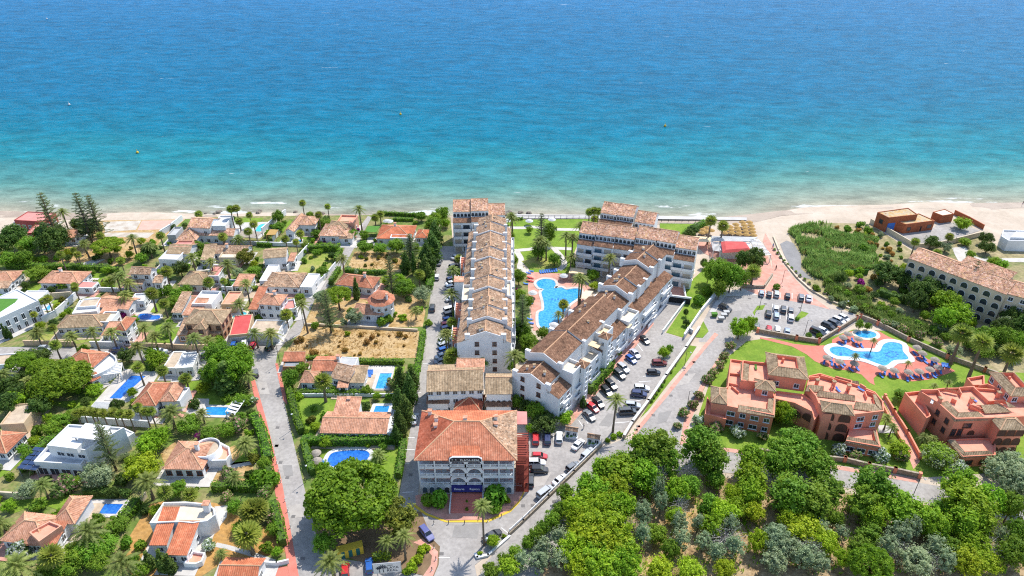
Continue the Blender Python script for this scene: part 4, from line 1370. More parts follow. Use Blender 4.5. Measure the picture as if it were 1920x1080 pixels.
villa('small house with terracotta roof beside the tiered pines', 'the small pine-side house', q(A_, 470, 345, 562, 345, 8.0, 3, cov='tile_salmon', roof='gable'))
villa('large white villa with stepped brown roofs by the pink slab', 'the stepped white villa',
      q(A_, 1400, 264, 1572, 274, 9.0, 6.8, roof='gable', rise=1.8, cov='tile_pink', win=(2, 2)), q(A_, 1318, 360, 1470, 362, 11.0, 4.0, rise=2, cov='tile_pink', win=(3, 2), kind='arch', wsz=(1.3, 2.0)),
      q(A_, 1468, 324, 1752, 332, 6.5, 4.0, roof='gable', rise=1.5, cov='tile_pink', win=(5, 1)), q(A_, 1590, 262, 1690, 262, 9.0, 6.6, roof='flat', win=(3, 1)), q(A_, 1255, 332, 1318, 332, 7.0, 3.0, roof='flat', wall='grey_wall', floor='flat_grey', win=(0, 0)))
villa('white house with red roof terrace and low white annex', 'the red-terrace house',
      q(A_, 1245, 462, 1422, 465, 8.0, 3.6, roof='gable', cov='tile_tan', win=(3, 1)), q(A_, 1190, 512, 1328, 516, 7.0, 3.4, roof='flat', win=(2, 1)), q(A_, 1300, 420, 1420, 420, 5.0, 4.4, roof='flat', wall='salmon', floor='flat_pink', win=(0, 0)))
villa('rambling house of brown roofs with a white tower chimney', 'the rambling brown-roofed house',
      q(A_, 1560, 462, 1850, 466, 6.5, 3.3, roof='gable', cov='tile_brown', win=(3, 1), chim=[(.45, .4)]), q(A_, 1500, 512, 1600, 505, 9.0, 3.2, roof='shed', cov='tile_tan'), q(A_, 1640, 500, 1780, 500, 7.0, 3.2, roof='flat', floor='flat_cream', wall='cream'))
villa('brown hip-roofed house cut by the left picture edge', 'the edge house', q(A_, -90, 674, 100, 670, (185, 590), 3.3, cov='tile_salmon', rise=1.8), q(A_, -60, 725, 60, 722, 4.0, 2.8, roof='shed', cov='tile_brown', rise=.6))
villa('wide house with salmon hip roof behind the curved pergola', 'the wide salmon-roofed house', q(A_, 285, 682, 592, 688, (690, 596), 3.3, cov='tile_salmon', rise=2.0, win=(4, 3), chim=[(.4, .6)]), q(A_, 520, 715, 690, 722, 4.0, 2.6, roof='flat', floor='flat_pink', parapet=.1))
villa('two-storey white house with brown gable and low front wing', 'the palm-screened gabled house',
      q(A_, 965, 614, 1128, 620, (1180, 568), 6.0, roof='gable', rise=1.5, cov='tile_brown', win=(2, 1)), q(A_, 905, 692, 1068, 694, 5.0, 3.2, roof='shed', rise=1.2, cov='tile_brown', win=(3, 1)), q(A_, 1140, 682, 1212, 682, 5.5, 3.2, roof='gable', rise=1.0, cov='tile_brown', win=(1, 1)))
villa('white house with pale tan hip roof and side terrace', 'the pale tan-roofed house', q(A_, 1332, 694, 1560, 700, 9.5, 3.2, cov='tile_tan', rise=1.8, win=(3, 2)), q(A_, 1540, 640, 1640, 640, 8.0, 3.4, roof='flat', floor='flat_pink'))
villa('small white house with flat terracotta roof behind a cypress', 'the cypress-side cottage', q(A_, 1742, 706, 1870, 710, 6.5, 3.2, roof='shed', cov='tile_salmon', rise=1.0), q(A_, 1660, 720, 1740, 722, 5.0, 2.8, roof='flat', floor='flat_green'))
villa('square white outbuilding with flat terracotta deck', 'the terracotta-deck outbuilding', q(A_, 1658, 852, 1762, 852, 8.0, 3.0, roof='flat', floor='orange_floor', wall='tan_wall', win=(1, 1)))
villa('white house with half brown half salmon roof and white roof deck', 'the white-decked house',
      q(A_, 1280, 905, 1360, 905, 10.0, 3.2, roof='shed', rise=1.6, cov='tile_brown'), q(A_, 1362, 924, 1500, 928, 8.0, 3.2, roof='shed', rise=1.5, cov='tile_salmon'), q(A_, 1440, 852, 1588, 856, 8.0, 4.2, roof='flat', parapet=.8))
villa('large modern white villa with grass roof at the left edge', 'the grass-roofed modern villa',
      q(A_, -110, 1000, 292, 818, 13.0, 6.6, roof='flat', parapet=.35, win=(7, 2), wsz=(.9, 1.9)), qp(A_, [-40, 935, 120, 832, 150, 797, -40, 797], 6.75, floor='flat_green', parapet=.12, z0=6.5), q(A_, 45, 1008, 300, 888, 5.5, 3.2, roof='flat', parapet=.2, win=(5, 1), wsz=(2.0, 2.2)), q(A_, 140, 802, 300, 802, 5.0, 3.4, roof='flat', parapet=.2, win=(0, 0)))
villa('long house with mottled brown hip roof facing the street', 'the mottled brown house', q(A_, 415, 1022, 765, 1008, (800, 912), 3.2, cov='tile_tan', rise=2.0, win=(6, 2)), q(A_, 720, 985, 830, 985, 6.0, 3.3, roof='flat', floor='flat_cream'))
villa('house of low salmon roofs and white terraces by small pool', 'the low salmon-roofed house',
      q(A_, 715, 862, 965, 882, 7.0, 3.3, roof='gable', cov='tile_salmon', rise=1.3), q(A_, 745, 908, 865, 908, 5.0, 3.0, roof='shed', cov='tile_salmon', rise=.8), q(A_, 545, 925, 730, 905, 8.0, 3.2, roof='flat', parapet=.7, floor='flat_white'), q(A_, 580, 868, 720, 860, 5.0, 3.8, roof='flat', parapet=.3, floor='flat_tan'), q(A_, 975, 830, 1080, 826, 5.0, 3.0, roof='flat'))
villa('tall white house with orange hip roof above the palm street', 'the tall orange-roofed house', q(A_, 850, 1038, 942, 1040, (1052, 946), 6.2, cov='tile_orange', rise=1.7, win=(2, 2)), q(A_, 755, 1075, 850, 1075, 6.0, 3.2, roof='shed', cov='tile_salmon', rise=1))
villa('two-storey peach house with tan hip roof', 'the peach house', q(A_, 1372, 988, 1662, 994, (1750, 880), 6.2, cov='tile_tan', wall='peach', rise=2.2, win=(4, 3), fm='frame_brown'), q(A_, 1448, 1030, 1545, 1032, 6.0, 5.8, cov='tile_tan', wall='peach', rise=1.2, win=(1, 0), fm='frame_brown'), q(A_, 1540, 1062, 1650, 1062, 3.0, 3.2, roof='shed', cov='tile_brown', wall='peach', rise=.6, win=(2, 0), fm='frame_brown'), q(A_, 1320, 1075, 1400, 1075, 7.0, 3.0, roof='shed', cov='tile_brown', wall='peach', win=(1, 0)))
garage = villa('low garage house with flat red roof and brown side wing', 'the red-roofed garage',
      q(E_, 118, 118, 262, 104, 11.0, 3.3, roof='flat', floor='flat_red', wall='tan_wall', parapet=.15, win=(0, 0)), q(E_, 264, 106, 486, 108, 7.5, 3.2, roof='flat', floor='flat_tan', parapet=.3, win=(0, 1)), name='garage_house')
k = Blk(E_(118, 118), E_(262, 104), 11.0, 3.3)
for i in range(2):
    window(garage, k.at(k.w * (.27 + .48 * i), -.01, .05), k.ang, 'door', 2.8, 2.3, 'frame_white', 'garage', 'garage_door')
villa('white house with two brown roofs beside the seafront lawn', 'the seafront two-roof house', q(D_, 532, 296, 604, 300, (655, 178), 3.6, roof='gable', axis='y', rise=1.2, cov='tile_pink', win=(1, 3)), q(D_, 626, 246, 762, 250, 8.0, 4.0, cov='tile_pink', rise=1.5, win=(3, 2)))
villa('sprawling seafront house with layered brown roofs', 'the layered brown-roofed house', q(D_, 786, 328, 1002, 334, (1060, 245), 3.3, cov='tile_pink', rise=1.9, win=(3, 2)), q(D_, 940, 348, 1045, 350, 4.5, 2.8, roof='shed', cov='tile_brown', rise=.6, win=(1, 0)), q(D_, 925, 240, 1052, 244, 7.0, 4.4, roof='flat', wall='salmon', floor='orange_floor', parapet=.7, win=(2, 1)), q(D_, 850, 275, 1000, 278, 7.0, 4.2, cov='tile_tan', rise=1.4, win=(0, 0), base=False))
villa('seafront villa with bright orange-red hip roofs and white portico', 'the orange-red seafront villa', q(D_, 1220, 348, 1490, 354, (1500, 250), 3.3, cov='tile_bright', rise=2.2, win=(4, 2), chim=[(.45, .6)]), q(D_, 1325, 352, 1480, 356, 3.0, 3.6, roof='flat', win=(4, 0), kind='arch', wsz=(1.2, 2.0)), q(D_, 1512, 342, 1608, 346, 7.0, 3.0, cov='tile_bright', rise=1.2))
villa('narrow white house with tan gable beside the dry lawn', 'the narrow tan-gabled house', q(D_, 368, 500, 548, 486, 7.5, 5.2, roof='gable', cov='tile_tan', rise=1.2, win=(3, 2)), q(D_, 555, 520, 605, 520, 5.0, 3.2, roof='shed', cov='tile_salmon', rise=.8))
villa('broad brown-roofed house with white flat wings by the lane', 'the white-winged brown house', q(D_, 362, 708, 640, 716, (710, 606), 3.2, cov='tile_brown', rise=2.0, win=(4, 2)), q(D_, 345, 668, 430, 668, 11.0, 3.4, roof='flat', parapet=.2), q(D_, 650, 714, 738, 718, 9.0, 3.2, roof='flat', parapet=.2, win=(1, 1)))
villa('two-storey white house with salmon hip roof by the lane', 'the two-storey lane house', q(D_, 328, 840, 500, 852, (588, 772), 6.0, cov='tile_salmon', rise=1.6, win=(3, 2), chim=[(.6, .6)]), q(D_, 258, 880, 332, 882, 11.0, 3.3, roof='shed', cov='tile_orange', rise=2.0, win=(2, 2)), q(D_, 520, 900, 625, 880, 6.0, 3.0, roof='flat', parapet=.6, floor='flat_pink'))
villa('orange-brown hip-roofed house behind the lone cypress', 'the cypress villa', q(D_, 912, 692, 1196, 724, (1282, 642), 3.3, cov='tile_orange', rise=2.0, win=(4, 2), chim=[(.7, .5)]))
tw = villa('white villa with round tower and tiered orange roofs', 'the round-tower villa', q(D_, 1036, 914, 1278, 924, (1284, 842), 3.2, cov='tile_salmon', rise=1.8, win=(3, 2)))
c = G(D_(1258, 802), 6.4)
part('tower_wall', MB().lathe([(4.0, 0), (4.0, 6.4)], 10, (c.x, c.y, 0)), 'white', tw)
o = part('tower_roof', MB().lathe([(4.6, 6.3), (2.4, 7.5), (2.3, 7.4)], 10, (c.x, c.y, 0)), 'tile_orange', tw)
part('lantern_wall', MB().lathe([(2.3, 7.0), (2.3, 8.1)], 10, (c.x, c.y, 0)), 'white', tw)
part('lantern_roof', MB().lathe([(2.9, 8.0), (.05, 9.3)], 10, (c.x, c.y, 0)), 'tile_orange', tw)
for i in range(4):
    a = R(-125 + i * 32)
    window(tw, (c.x + 3.9 * math.cos(a), c.y + 3.9 * math.sin(a), 3.9), a + math.pi / 2, 'rect', .9, 1.1)
chimney(tw, (c.x + 2.2, c.y - 1.5, 0), 7.6, .6, 1.6)
villa('small orange-roofed lodge by the street corner', 'the corner lodge', q(E_, 514, 312, 676, 310, (684, 256), 2.9, roof='shed', rise=.9, cov='tile_orange', wall='tan_wall'), q(E_, 520, 352, 658, 352, 5.0, 2.5, roof='flat', floor='grey_metal', wall='wood', parapet=.05, win=(0, 0)), name='lodge')
villa('house of mixed orange and brown roofs beside white pool terrace', 'the mixed-roof pool house',
      q(E_, 643, 470, 784, 474, (800, 382), 3.1, cov='tile_salmon', rise=1.7, win=(2, 2)), q(E_, 730, 382, 922, 384, 7.0, 3.6, roof='gable', cov='tile_orange', rise=1.2, win=(0, 0), chim=[(.97, .6)]), q(E_, 872, 432, 1016, 466, (1036, 382), 3.4, roof='shed', rise=1.8, cov='tile_brown', win=(2, 0)), q(E_, 1010, 470, 1132, 473, 6.5, 3.0, roof='shed', rise=.9, cov='tile_tan', win=(2, 1), wsz=(.6, .7)), q(E_, 918, 374, 1052, 378, 6.0, 3.3, roof='flat', floor='flat_grey', parapet=.15, win=(0, 0)), q(E_, 925, 508, 1010, 508, 2.5, 2.6, roof='shed', rise=.5, cov='tile_salmon', win=(1, 0)))
villa('long salmon-roofed bungalow with upper room beside small pool', 'the long salmon bungalow',
      q(E_, 796, 848, 1302, 854, 8.2, 3.1, roof='gable', cov='tile_salmon', rise=1.6, win=(7, 1)), q(E_, 884, 740, 1078, 744, 7.0, 4.2, roof='shed', cov='tile_salmon', rise=1.5, win=(2, 1), chim=[(.5, .9)]), q(E_, 1300, 850, 1362, 850, 9.0, 3.0, roof='flat', parapet=.3, win=(0, 1)))
villa('white flat-roofed house at left edge beside green shrubs', 'the left-edge white house', q(B_, -80, 345, 60, 338, (125, 255), 3.0, roof='flat', floor='flat_tan', parapet=.3))
b2 = villa('white villa with orange hip roof and curved roof terrace', 'the curved-terrace villa', q(B_, 470, 328, 688, 364, (790, 242), 4.0, cov='tile_orange', rise=2.0, win=(2, 2)), qp(B_, [690, 430, 750, 415, 850, 360, 880, 310, 850, 270, 795, 250, 735, 310, 690, 370], 3.2, parapet=.7, smooth=True), q(B_, 680, 470, 760, 430, 2.5, 2.8, roof='shed', rise=.8, cov='tile_orange', win=(1, 0), kind='arch', wsz=(1.4, 2.0)))
villa('white house with many-sided orange roof beside white terrace', 'the many-sided orange house', q(B_, 985, 638, 1168, 644, (1300, 470), 4.0, cov='tile_orange', rise=2.2, win=(3, 3)), q(B_, 1190, 612, 1320, 610, 8.0, 4.0, cov='tile_salmon', rise=1.5, win=(2, 1)), qp(B_, [1310, 620, 1350, 620, 1425, 520, 1370, 512, 1300, 560], 3.3, parapet=.6))
villa('small white cottage with tan flat roof by the street', 'the street-side cottage', q(B_, 1218, 364, 1312, 364, 8.0, 3.0, roof='flat', floor='flat_tan', parapet=.2, win=(1, 1)), q(B_, 1318, 372, 1448, 362, 7.5, 3.0, roof='flat', parapet=.5, win=(2, 1)))
mod = villa('large white cubic villa with roof terrace and solar carport', 'the white cubic villa',
      qp(B_, [355, 950, 640, 985, 935, 815, 520, 792], 7.0, parapet=.5), q(C_, 258, 236, 610, 258, 7.0, 3.6, roof='flat', parapet=.7, win=(4, 1), wsz=(2.2, 2.1)), qp(B_, [640, 985, 660, 1080, 1010, 850, 935, 815], 3.4, parapet=.3))
k = Blk(B_(355, 950), B_(640, 985), 8.0, 7.0)
for x in (.3, .55, .85):
    window(mod, k.at(k.w * x, -.02, 4.6), k.ang, 'rect', 1.8, 1.1)
cc = G(B_(690, 838), 9.6)
part('canopy', MB().box((cc.x, cc.y, 9.5), (7.0, 5.0, .22), k.ang), 'flat_white', mod)
for sx, sy in ((-3, -2), (3, -2), (3, 2), (-3, 2)):
    part('canopy_post', MB().box((cc.x + sx, cc.y + sy, 7.0), (.2, .2, 2.5)), 'grey_metal', mod)
part('stair_head', MB().box((*G(B_(560, 945), 8)[:2], 7.0), (3.4, 2.6, 1.6), k.ang), 'white', mod)
cp = thing('solar_carport', 'carport roofed with dark solar panels beside cubic villa', 'carport', G(C_(225, 205), 3.0) - Vector((0, 0, 3)), None, mark='the solar carport')
kk = Blk(C_(125, 268), C_(268, 285), C_(330, 130), 3.0)
for i in range(3):
    for j in range(5):
        p = kk.at(kk.w * (i + .5) / 3, kk.d * (j + .5) / 5, 2.85 + .18 * j)
        part('solar_panel', MB().box(p, (kk.w / 3 - .14, kk.d / 5 - .14, .08), kk.ang), 'panel_blue', cp)
part('frame', MB().box(kk.mid(2.72), (kk.w, kk.d, .1), kk.ang), 'grey_metal', cp)
for x, y in ((.03, .03), (.97, .03), (.97, .97), (.03, .97)):
    part('post', MB().box(kk.at(kk.w * x, kk.d * y, 0), (.2, .2, 2.75), kk.ang), 'grey_metal', cp)
villa('low white house with ribbed orange roof at left edge', 'the ribbed orange house', q(B_, -150, 985, 46, 1002, (270, 852), 3.0, cov='tile_orange', rise=2.0, win=(2, 4)), q(B_, 0, 790, 180, 780, 8.0, 3.4, roof='flat', floor='flat_tan', wall='tan_wall', parapet=.3, win=(0, 0)))
rh = villa('white round-cornered house with orange roof and curved terraces', 'the round-cornered house', q(C_, 1212, 278, 1520, 284, (1490, 70), 3.2, cov='tile_salmon', rise=2.2, win=(4, 2), fm='frame_brown', chim=[(.7, .55)]))
c = G(C_(1550, 130), 3.6)
part('terrace_wall', MB().lathe([(3.4, 0), (3.4, 4.3), (3.15, 4.3), (3.15, 3.6)], 24, (c.x, c.y, 0)), 'white', rh, True)
part('terrace_floor', MB().lathe([(3.15, 3.6), (.01, 3.61)], 24, (c.x, c.y, 0)), 'flat_tan', rh)
polyblock(rh, pts(C_, [1560, 235, 1700, 232, 1732, 190, 1725, 130, 1640, 85, 1590, 150]), 1.9, 'white', 'orange_floor', .9)
c1 = villa('house with broad faceted orange roof and sunken roof terrace', 'the faceted-roof house', q(C_, -10, 815, 330, 855, (560, 640), 3.2, cov='tile_salmon', rise=2.4, win=(3, 3)), q(C_, 190, 850, 420, 850, 6.0, 3.0, roof='shed', cov='tile_orange', rise=1.0, win=(2, 1)), q(C_, 380, 690, 560, 690, 8.0, 3.6, cov='tile_salmon', rise=1.8, win=(0, 0)), qp(C_, [225, 765, 300, 835, 470, 715, 380, 680], 4.6, wall='salmon', floor='orange_floor', parapet=.6, z0=3.0))
c2 = villa('white house with cylinder end, balustraded terrace and orange sheds', 'the cylinder-ended house', qp(C_, [1128, 700, 1232, 545, 1400, 540, 1560, 555, 1615, 590, 1620, 640, 1560, 685, 1450, 700, 1350, 690], 4.2, floor='flat_cream', parapet=.8),
           q(C_, 1116, 850, 1250, 850, (1385, 610), 3.4, roof='shed', cov='tile_bright', rise=2.2, win=(1, 1)), q(C_, 1240, 922, 1402, 926, (1515, 705), 3.3, roof='shed', cov='tile_bright', rise=1.6, win=(2, 2)), qp(C_, [1380, 1000, 1450, 905, 1545, 920, 1520, 985, 1470, 1005], .8, floor='orange_floor', parapet=.7))
chimney(c2, G(C_(1553, 560), 5.5), 4.4, 1.3, 2.2)
villa('orange-tiled garage cut by the bottom picture edge', 'the bottom-edge garage', q(F_, 15, 1120, 330, 1125, (395, 945), 3.0, roof='gable', rise=1.3, cov='tile_bright', win=(2, 1)), name='garage_house')
# carports and pergolas
def canopy(label, pix4, h, m, slats=0, posts=True, sm=None, name='carport', cat='carport', group='canopies and pergolas', mark=None):
    poly = [G(p, h) for p in pix4]
    c = sum(poly, Vector()) / 4
    c.z = 0
    root = thing(name, label, cat, c, group, mark=mark)
    if slats:
        for i in range(slats):
            t = (i + .5) / slats
            a, b = poly[0].lerp(poly[3], t), poly[1].lerp(poly[2], t)
            d = b - a
            mid = (a + b) / 2
            part('slat', MB().box((mid.x, mid.y, h), (d.length, .55 * (poly[3] - poly[0]).length / slats, .12), math.atan2(d.y, d.x)), m, root)
        for a, b in ((0, 3), (1, 2)):
            d = poly[b] - poly[a]
            mid = (poly[a] + poly[b]) / 2
            part('beam', MB().box((mid.x, mid.y, h - .16), (d.length, .18, .16), math.atan2(d.y, d.x)), sm or m, root)
    else:
        part('cover', MB().prism(ccw([tuple(p[:2]) for p in poly]), h, h + .14, True, True), m, root)
    if posts:
        for i, p in enumerate(poly):
            e = p.lerp(c, .05)
            part('post', MB().box((e.x, e.y, 0), (.2, .2, h - .02)), sm or m, root)
    BLOCKED.append(ccw([tuple(p[:2]) for p in poly]))
    return root
canopy('green-roofed carport beside the orange-red seafront villa', pts(D_, [1135, 302, 1222, 304, 1252, 258, 1160, 256]), 2.7, 'flat_green')
canopy('dark brown shade roof by the small terrace pool', pts(A_, [735, 802, 840, 806, 880, 760, 800, 755]), 2.8, 'wood')
canopy('straw-coloured shelter beside the seafront wall', pts(D_, [395, 325, 465, 322, 488, 285, 425, 282]), 3.0, 'thatch')
canopy('grey thatched barbecue roof left of turquoise pool', pts(D_, [190, 345, 330, 340, 370, 300, 210, 292]), 3.0, 'thatch_grey')
canopy('white pergola over the pool terrace of the curved-terrace villa', pts(B_, [760, 420, 905, 400, 915, 320, 845, 330]), 2.8, 'frame_white', slats=7)
canopy('white pergola frame beside the blue garden pool', pts(B_, [1690, 690, 1760, 710, 1840, 590, 1770, 575]), 2.6, 'frame_white', slats=5)
canopy('dark slatted pergola behind the mixed-roof pool house', pts(E_, [700, 335, 800, 340, 815, 312, 720, 310]), 2.6, 'wood', slats=7)
canopy('low white slatted deck shade by the long blue pool', pts(B_, [680, 660, 800, 668, 850, 620, 720, 612]), 2.2, 'flat_white', slats=8)
# pools
pool(pts(D_, [318, 296, 345, 298, 372, 285, 425, 250, 410, 238, 360, 242, 330, 262]), 'pool_teal', .7, smooth=True, label='turquoise curved pool on the seafront terrace', mark='the turquoise curved pool')
pool(pts(D_, [505, 378, 655, 378, 662, 358, 525, 355]), 'pool_mid', .6, label='narrow blue pool below the seafront two-roof house', mark='the narrow blue pool')
pool(pts(A_, [640, 826, 715, 826, 735, 800, 670, 800]), 'pool_blue', .7, smooth=True, label='small dark blue pool beside brown shade roof', mark='the small shaded pool')
pool(pts(A_, [262, 858, 290, 842, 385, 845, 372, 885, 300, 888]), 'pool_light', .5, label='pale blue pool beside the grass-roofed modern villa', mark='the pale modern pool')
pool(pts(A_, [1025, 935, 1050, 915, 1110, 912, 1150, 925, 1195, 925, 1200, 945, 1160, 958, 1100, 958, 1050, 955]), 'pool_blue', .8, smooth=True, label='kidney-shaped dark blue pool behind the tall orange-roofed house', mark='the kidney-shaped pool')
pool(pts(A_, [1745, 905, 1830, 900, 1850, 915, 1810, 935, 1750, 940]), 'pool_teal', .9, 'flat_cream', smooth=True, label='small teal pool beside the peach house', mark='the small teal pool')
pool(pts(B_, [820, 588, 985, 418, 1094, 420, 905, 590]), 'pool_blue', .9, label='long royal blue pool on pale stone terrace', mark='the long royal blue pool')
pool(pts(B_, [1552, 712, 1545, 652, 1748, 656, 1700, 715]), 'pool_mid', .9, label='rectangular blue pool beside white pergola frame', mark='the pergola pool')
pool(pts(B_, [965, 915, 985, 880, 1030, 890, 1010, 920]), 'pool_teal', .6, label='tiny turquoise pool behind the white cubic villa', mark='the tiny turquoise pool')
pool(pts(C_, [642, 585, 700, 535, 925, 542, 870, 615, 720, 612, 650, 605]), 'pool_blue', 1.0, label='dark blue pool with rounded pale terrace on lawn', mark='the lawn pool')
pool(pts(E_, [1215, 515, 1252, 400, 1340, 400, 1302, 515]), 'pool_light', .5, label='pale blue rectangular pool with Roman steps on white terrace', mark='the white-terrace pool')
pool(pts(E_, [1182, 738, 1218, 645, 1322, 645, 1290, 740]), 'pool_mid', 1.0, 'flat_white', label='square blue pool behind the long salmon bungalow', mark='the bungalow pool')
pool(pts(E_, [860, 1070, 862, 1035, 900, 995, 1010, 978, 1130, 978, 1170, 1000, 1165, 1030, 1120, 1075, 1000, 1100, 900, 1100]), 'pool_blue', 1.1, 'flat_white', smooth=True, label='white-rimmed oval pool behind the huge umbrella pine', mark='the white-rimmed oval pool')
pool(pts(G_, [1062, 645, 1085, 622, 1130, 612, 1190, 622, 1208, 655, 1195, 682, 1250, 675, 1285, 692, 1340, 684, 1392, 690, 1385, 745, 1310, 800, 1280, 850, 1222, 945, 1195, 975, 1140, 984, 1088, 965, 1078, 900, 1085, 860, 1118, 845, 1120, 800, 1112, 760, 1100, 712, 1118, 690, 1085, 678]), 'pool_light', 1.0, smooth=True, k=3, label='large irregular bright blue pool between the apartment rows', mark='the large resort pool')
pool(pts(N_, [462, 218, 500, 200, 580, 206, 650, 233, 760, 236, 835, 236, 866, 185, 920, 166, 1000, 183, 1012, 235, 1052, 292, 945, 302, 885, 342, 830, 330, 725, 292, 620, 276, 525, 270, 475, 245]), 'pool_light', 1.7, 'flat_white', smooth=True, k=4, label='large free-form pool with broad white rim among sunshades', mark='the free-form pool')
pool(pts(N_, [655, 105, 680, 85, 740, 80, 800, 95, 812, 120, 770, 135, 700, 130]), 'pool_light', 1.1, 'flat_cream', smooth=True, label='small round-ended pool above the free-form pool', mark='the small round-ended pool')

def mosaic(mark, shapes):
    root = [o for o in COL.objects if o.name.startswith('swimming_pool') and o.get('label', '').startswith(mark)][0]
    for pix in shapes:
        part('mosaic', MB().sheet(ccw(smooth_loop([tuple(G(p, .14)[:2]) for p in pix], 3)), .134), 'pool_blue', root)
ring = []
for i in range(9):
    a = i * 2 * math.pi / 9
    cx, cy = 928 + 40 * math.cos(a), 258 + 20 * math.sin(a)
    ring.append(pts(N_, [cx - 9, cy - 4, cx + 9, cy - 4, cx + 9, cy + 4, cx - 9, cy + 4]))
mosaic('large free-form', ring + [pts(N_, [535, 250, 550, 238, 558, 262, 542, 266])])
mosaic('large irregular', [pts(G_, [1175 + 22 * i, 760 + 6 * (i % 2), 1187 + 22 * i, 757 + 6 * (i % 2), 1190 + 22 * i, 767 + 6 * (i % 2), 1178 + 22 * i, 770 + 6 * (i % 2)]) for i in range(5)])
# ------------------------------------------------------------------ lettering
def lettering(text, root, loc, ang, size, m, tilt=R(90), parent=None, name='lettering'):
    cu = bpy.data.curves.new('lettering', 'FONT')
    cu.body = text
    cu.size = size
    cu.align_x, cu.align_y = 'CENTER', 'CENTER'
    cu.extrude = .015
    tmp = bpy.data.objects.new('lettering', cu)
    COL.objects.link(tmp)
    bpy.context.view_layer.update()
    me = bpy.data.meshes.new_from_object(tmp.evaluated_get(bpy.context.evaluated_depsgraph_get()))
    bpy.data.objects.remove(tmp)
    me.materials.clear()
    me.materials.append(MATS[m])
    o = link(name, me, root, Vector(loc) - root.location)
    o.rotation_euler = (tilt, 0, ang)
    return o

# ------------------------------------------------------------------ apartment rows
def row_block(root, p, u, w, d, h, **k):
    b = Blk.world(p, math.atan2(u.y, u.x), w, d, h)
    block(root, b, **k)
    return b
def apartment_row(label, mark, ridge, end, half, rise, left, right, name='apartment_row', cov='tile_brown'):
    P = [G(p, z) for p, z in ridge] + [G(*end)]
    ax = P[-1] - P[0]
    ax.z = 0
    ax.normalize()
    sd = Vector((ax.y, -ax.x, 0))
    root = thing(name, label, 'apartments', Vector((P[0].x, P[0].y, 0)), None, mark=mark)
    MARKS.append((mark, PX((P[0] + P[-1]) / 2)))
    S = [(p - P[0]).dot(ax) for p in P]
    O = Vector((P[0].x, P[0].y, 0))
    for i in range(len(ridge)):
        z = ridge[i][1]
        L = S[i + 1] - S[i]
        lat = (P[i] - P[0]).dot(sd) * .5
        cuts = [0, L] if L < 9 else [0, L * .36, L * .68, L] if L > 14 else [0, L * .52, L]
        for j in range(len(cuts) - 1):
            c = O + ax * (S[i] + cuts[j]) + sd * (lat - half + (.0, .45, .15)[j])
            row_block(root, c, sd, 2 * half, cuts[j + 1] - cuts[j] + .02, z - rise + (0, .38, .12)[j], roof='gable', axis='y', rise=rise, over=.06, cov=cov, win=(2, 0) if i == 0 and j == 0 else (0, 0), wsz=(1.0, 1.2), fm='frame_brown', sides='f')
            if j == 0:
                n = Blk.world(c, math.atan2(sd.y, sd.x), 2 * half, .3, z)
                pw = MB()                                   # raised white gable edge
                for a, b in (((-.05, 0), (half, rise)), ((half, rise), (2 * half + .05, 0))):
                    A0, B0 = n.at(a[0], -.10, z - rise + a[1] + .06), n.at(b[0], -.10, z - rise + b[1] + .06)
                    A1, B1 = n.at(a[0], .06, A0.z), n.at(b[0], .06, B0.z)
                    dn = Vector((0, 0, -.9))
                    pw.add([A0, B0, B1, A1, A0 + dn, B0 + dn, B1 + dn, A1 + dn], [(0, 1, 2, 3), (4, 5, 1, 0), (6, 7, 3, 2), (0, 3, 7, 4), (1, 5, 6, 2)])
                part('gable_parapet', pw, 'white', root)
            for s_ in (-1, 1):                              # little white step walls at the eaves
                e_ = O + ax * (S[i] + cuts[j] + .5) + sd * (lat + s_ * (half + .1))
                part('step_wall', MB().box((e_.x, e_.y, z - rise - 2.2), (1.5, .9, 2.9), math.atan2(sd.y, sd.x)), 'white', root)
        # chimneys
        r = random.Random(i + int(O.x))
        for _ in range(3):
            t, s = r.uniform(.15, .85), r.choice((-1, 1)) * r.uniform(.15, .6)
            c = O + ax * (S[i] + L * t) + sd * (lat + half * s)
            chimney(root, c, z - rise * abs(s) + .1, .55, .8, cap='tile_tan')
        # aisles below the main roof
        for side, (wd, h, cv) in (('l', left), ('r', right)):
            s = -1 if side == 'l' else 1
            n = max(1, int(L / 8))
            for k in range(n):
                s0, s1 = S[i] + L * k / n, S[i] + L * (k + 1) / n
                hh = min(h, z - rise - 2.2) - (.5 if k % 2 else 0)
                tiled = (k + i) % 3 != 2
                if s < 0:
                    p, u = O + ax * s1 + sd * (lat - half - wd), -ax
                else:
                    p, u = O + ax * s0 + sd * (lat + half + wd), ax
                b = Blk.world(p, math.atan2(u.y, u.x), s1 - s0 + .02, wd + .1, hh)
                if tiled:
                    block(root, b, roof='shed', rise=1.3, over=.05, cov=cv, win=(2, 0), sides='f', wsz=(1.5, 1.3), pm='pane', fm='frame_white')
                else:
                    block(root, b, roof='flat', parapet=.9, floor='flat_cream', win=(2, 0), sides='f', wsz=(1.5, 1.3))
                # upper floor windows above the lean-to
                for t in (.25, .5, .75):
                    q = b.at(b.w * t, wd + .1, hh + 1.45)
                    if q.z < z - rise - 1.0:
                        window(root, q, b.ang, 'rect', .9, .9, 'frame_white')
                # projecting balconies
                for lv in range(1, int(hh // 3)):
                    bb = MB()
                    c0 = b.at(b.w * .5, -.55, lv * 3 + .05)
                    bb.box(c0, (b.w * .62, 1.1, .16), b.ang)
                    e = b.at(b.w * .5, -1.05, lv * 3 + .2)
                    bb.box(e, (b.w * .62, .1, .85), b.ang)
                    for t in (.19, .81):
                        bb.box(b.at(b.w * t, -.55, lv * 3 + .2), (.1, 1.1, .85), b.ang)
                    part('balcony', bb, 'white', root)
    return root, O, ax, sd, S
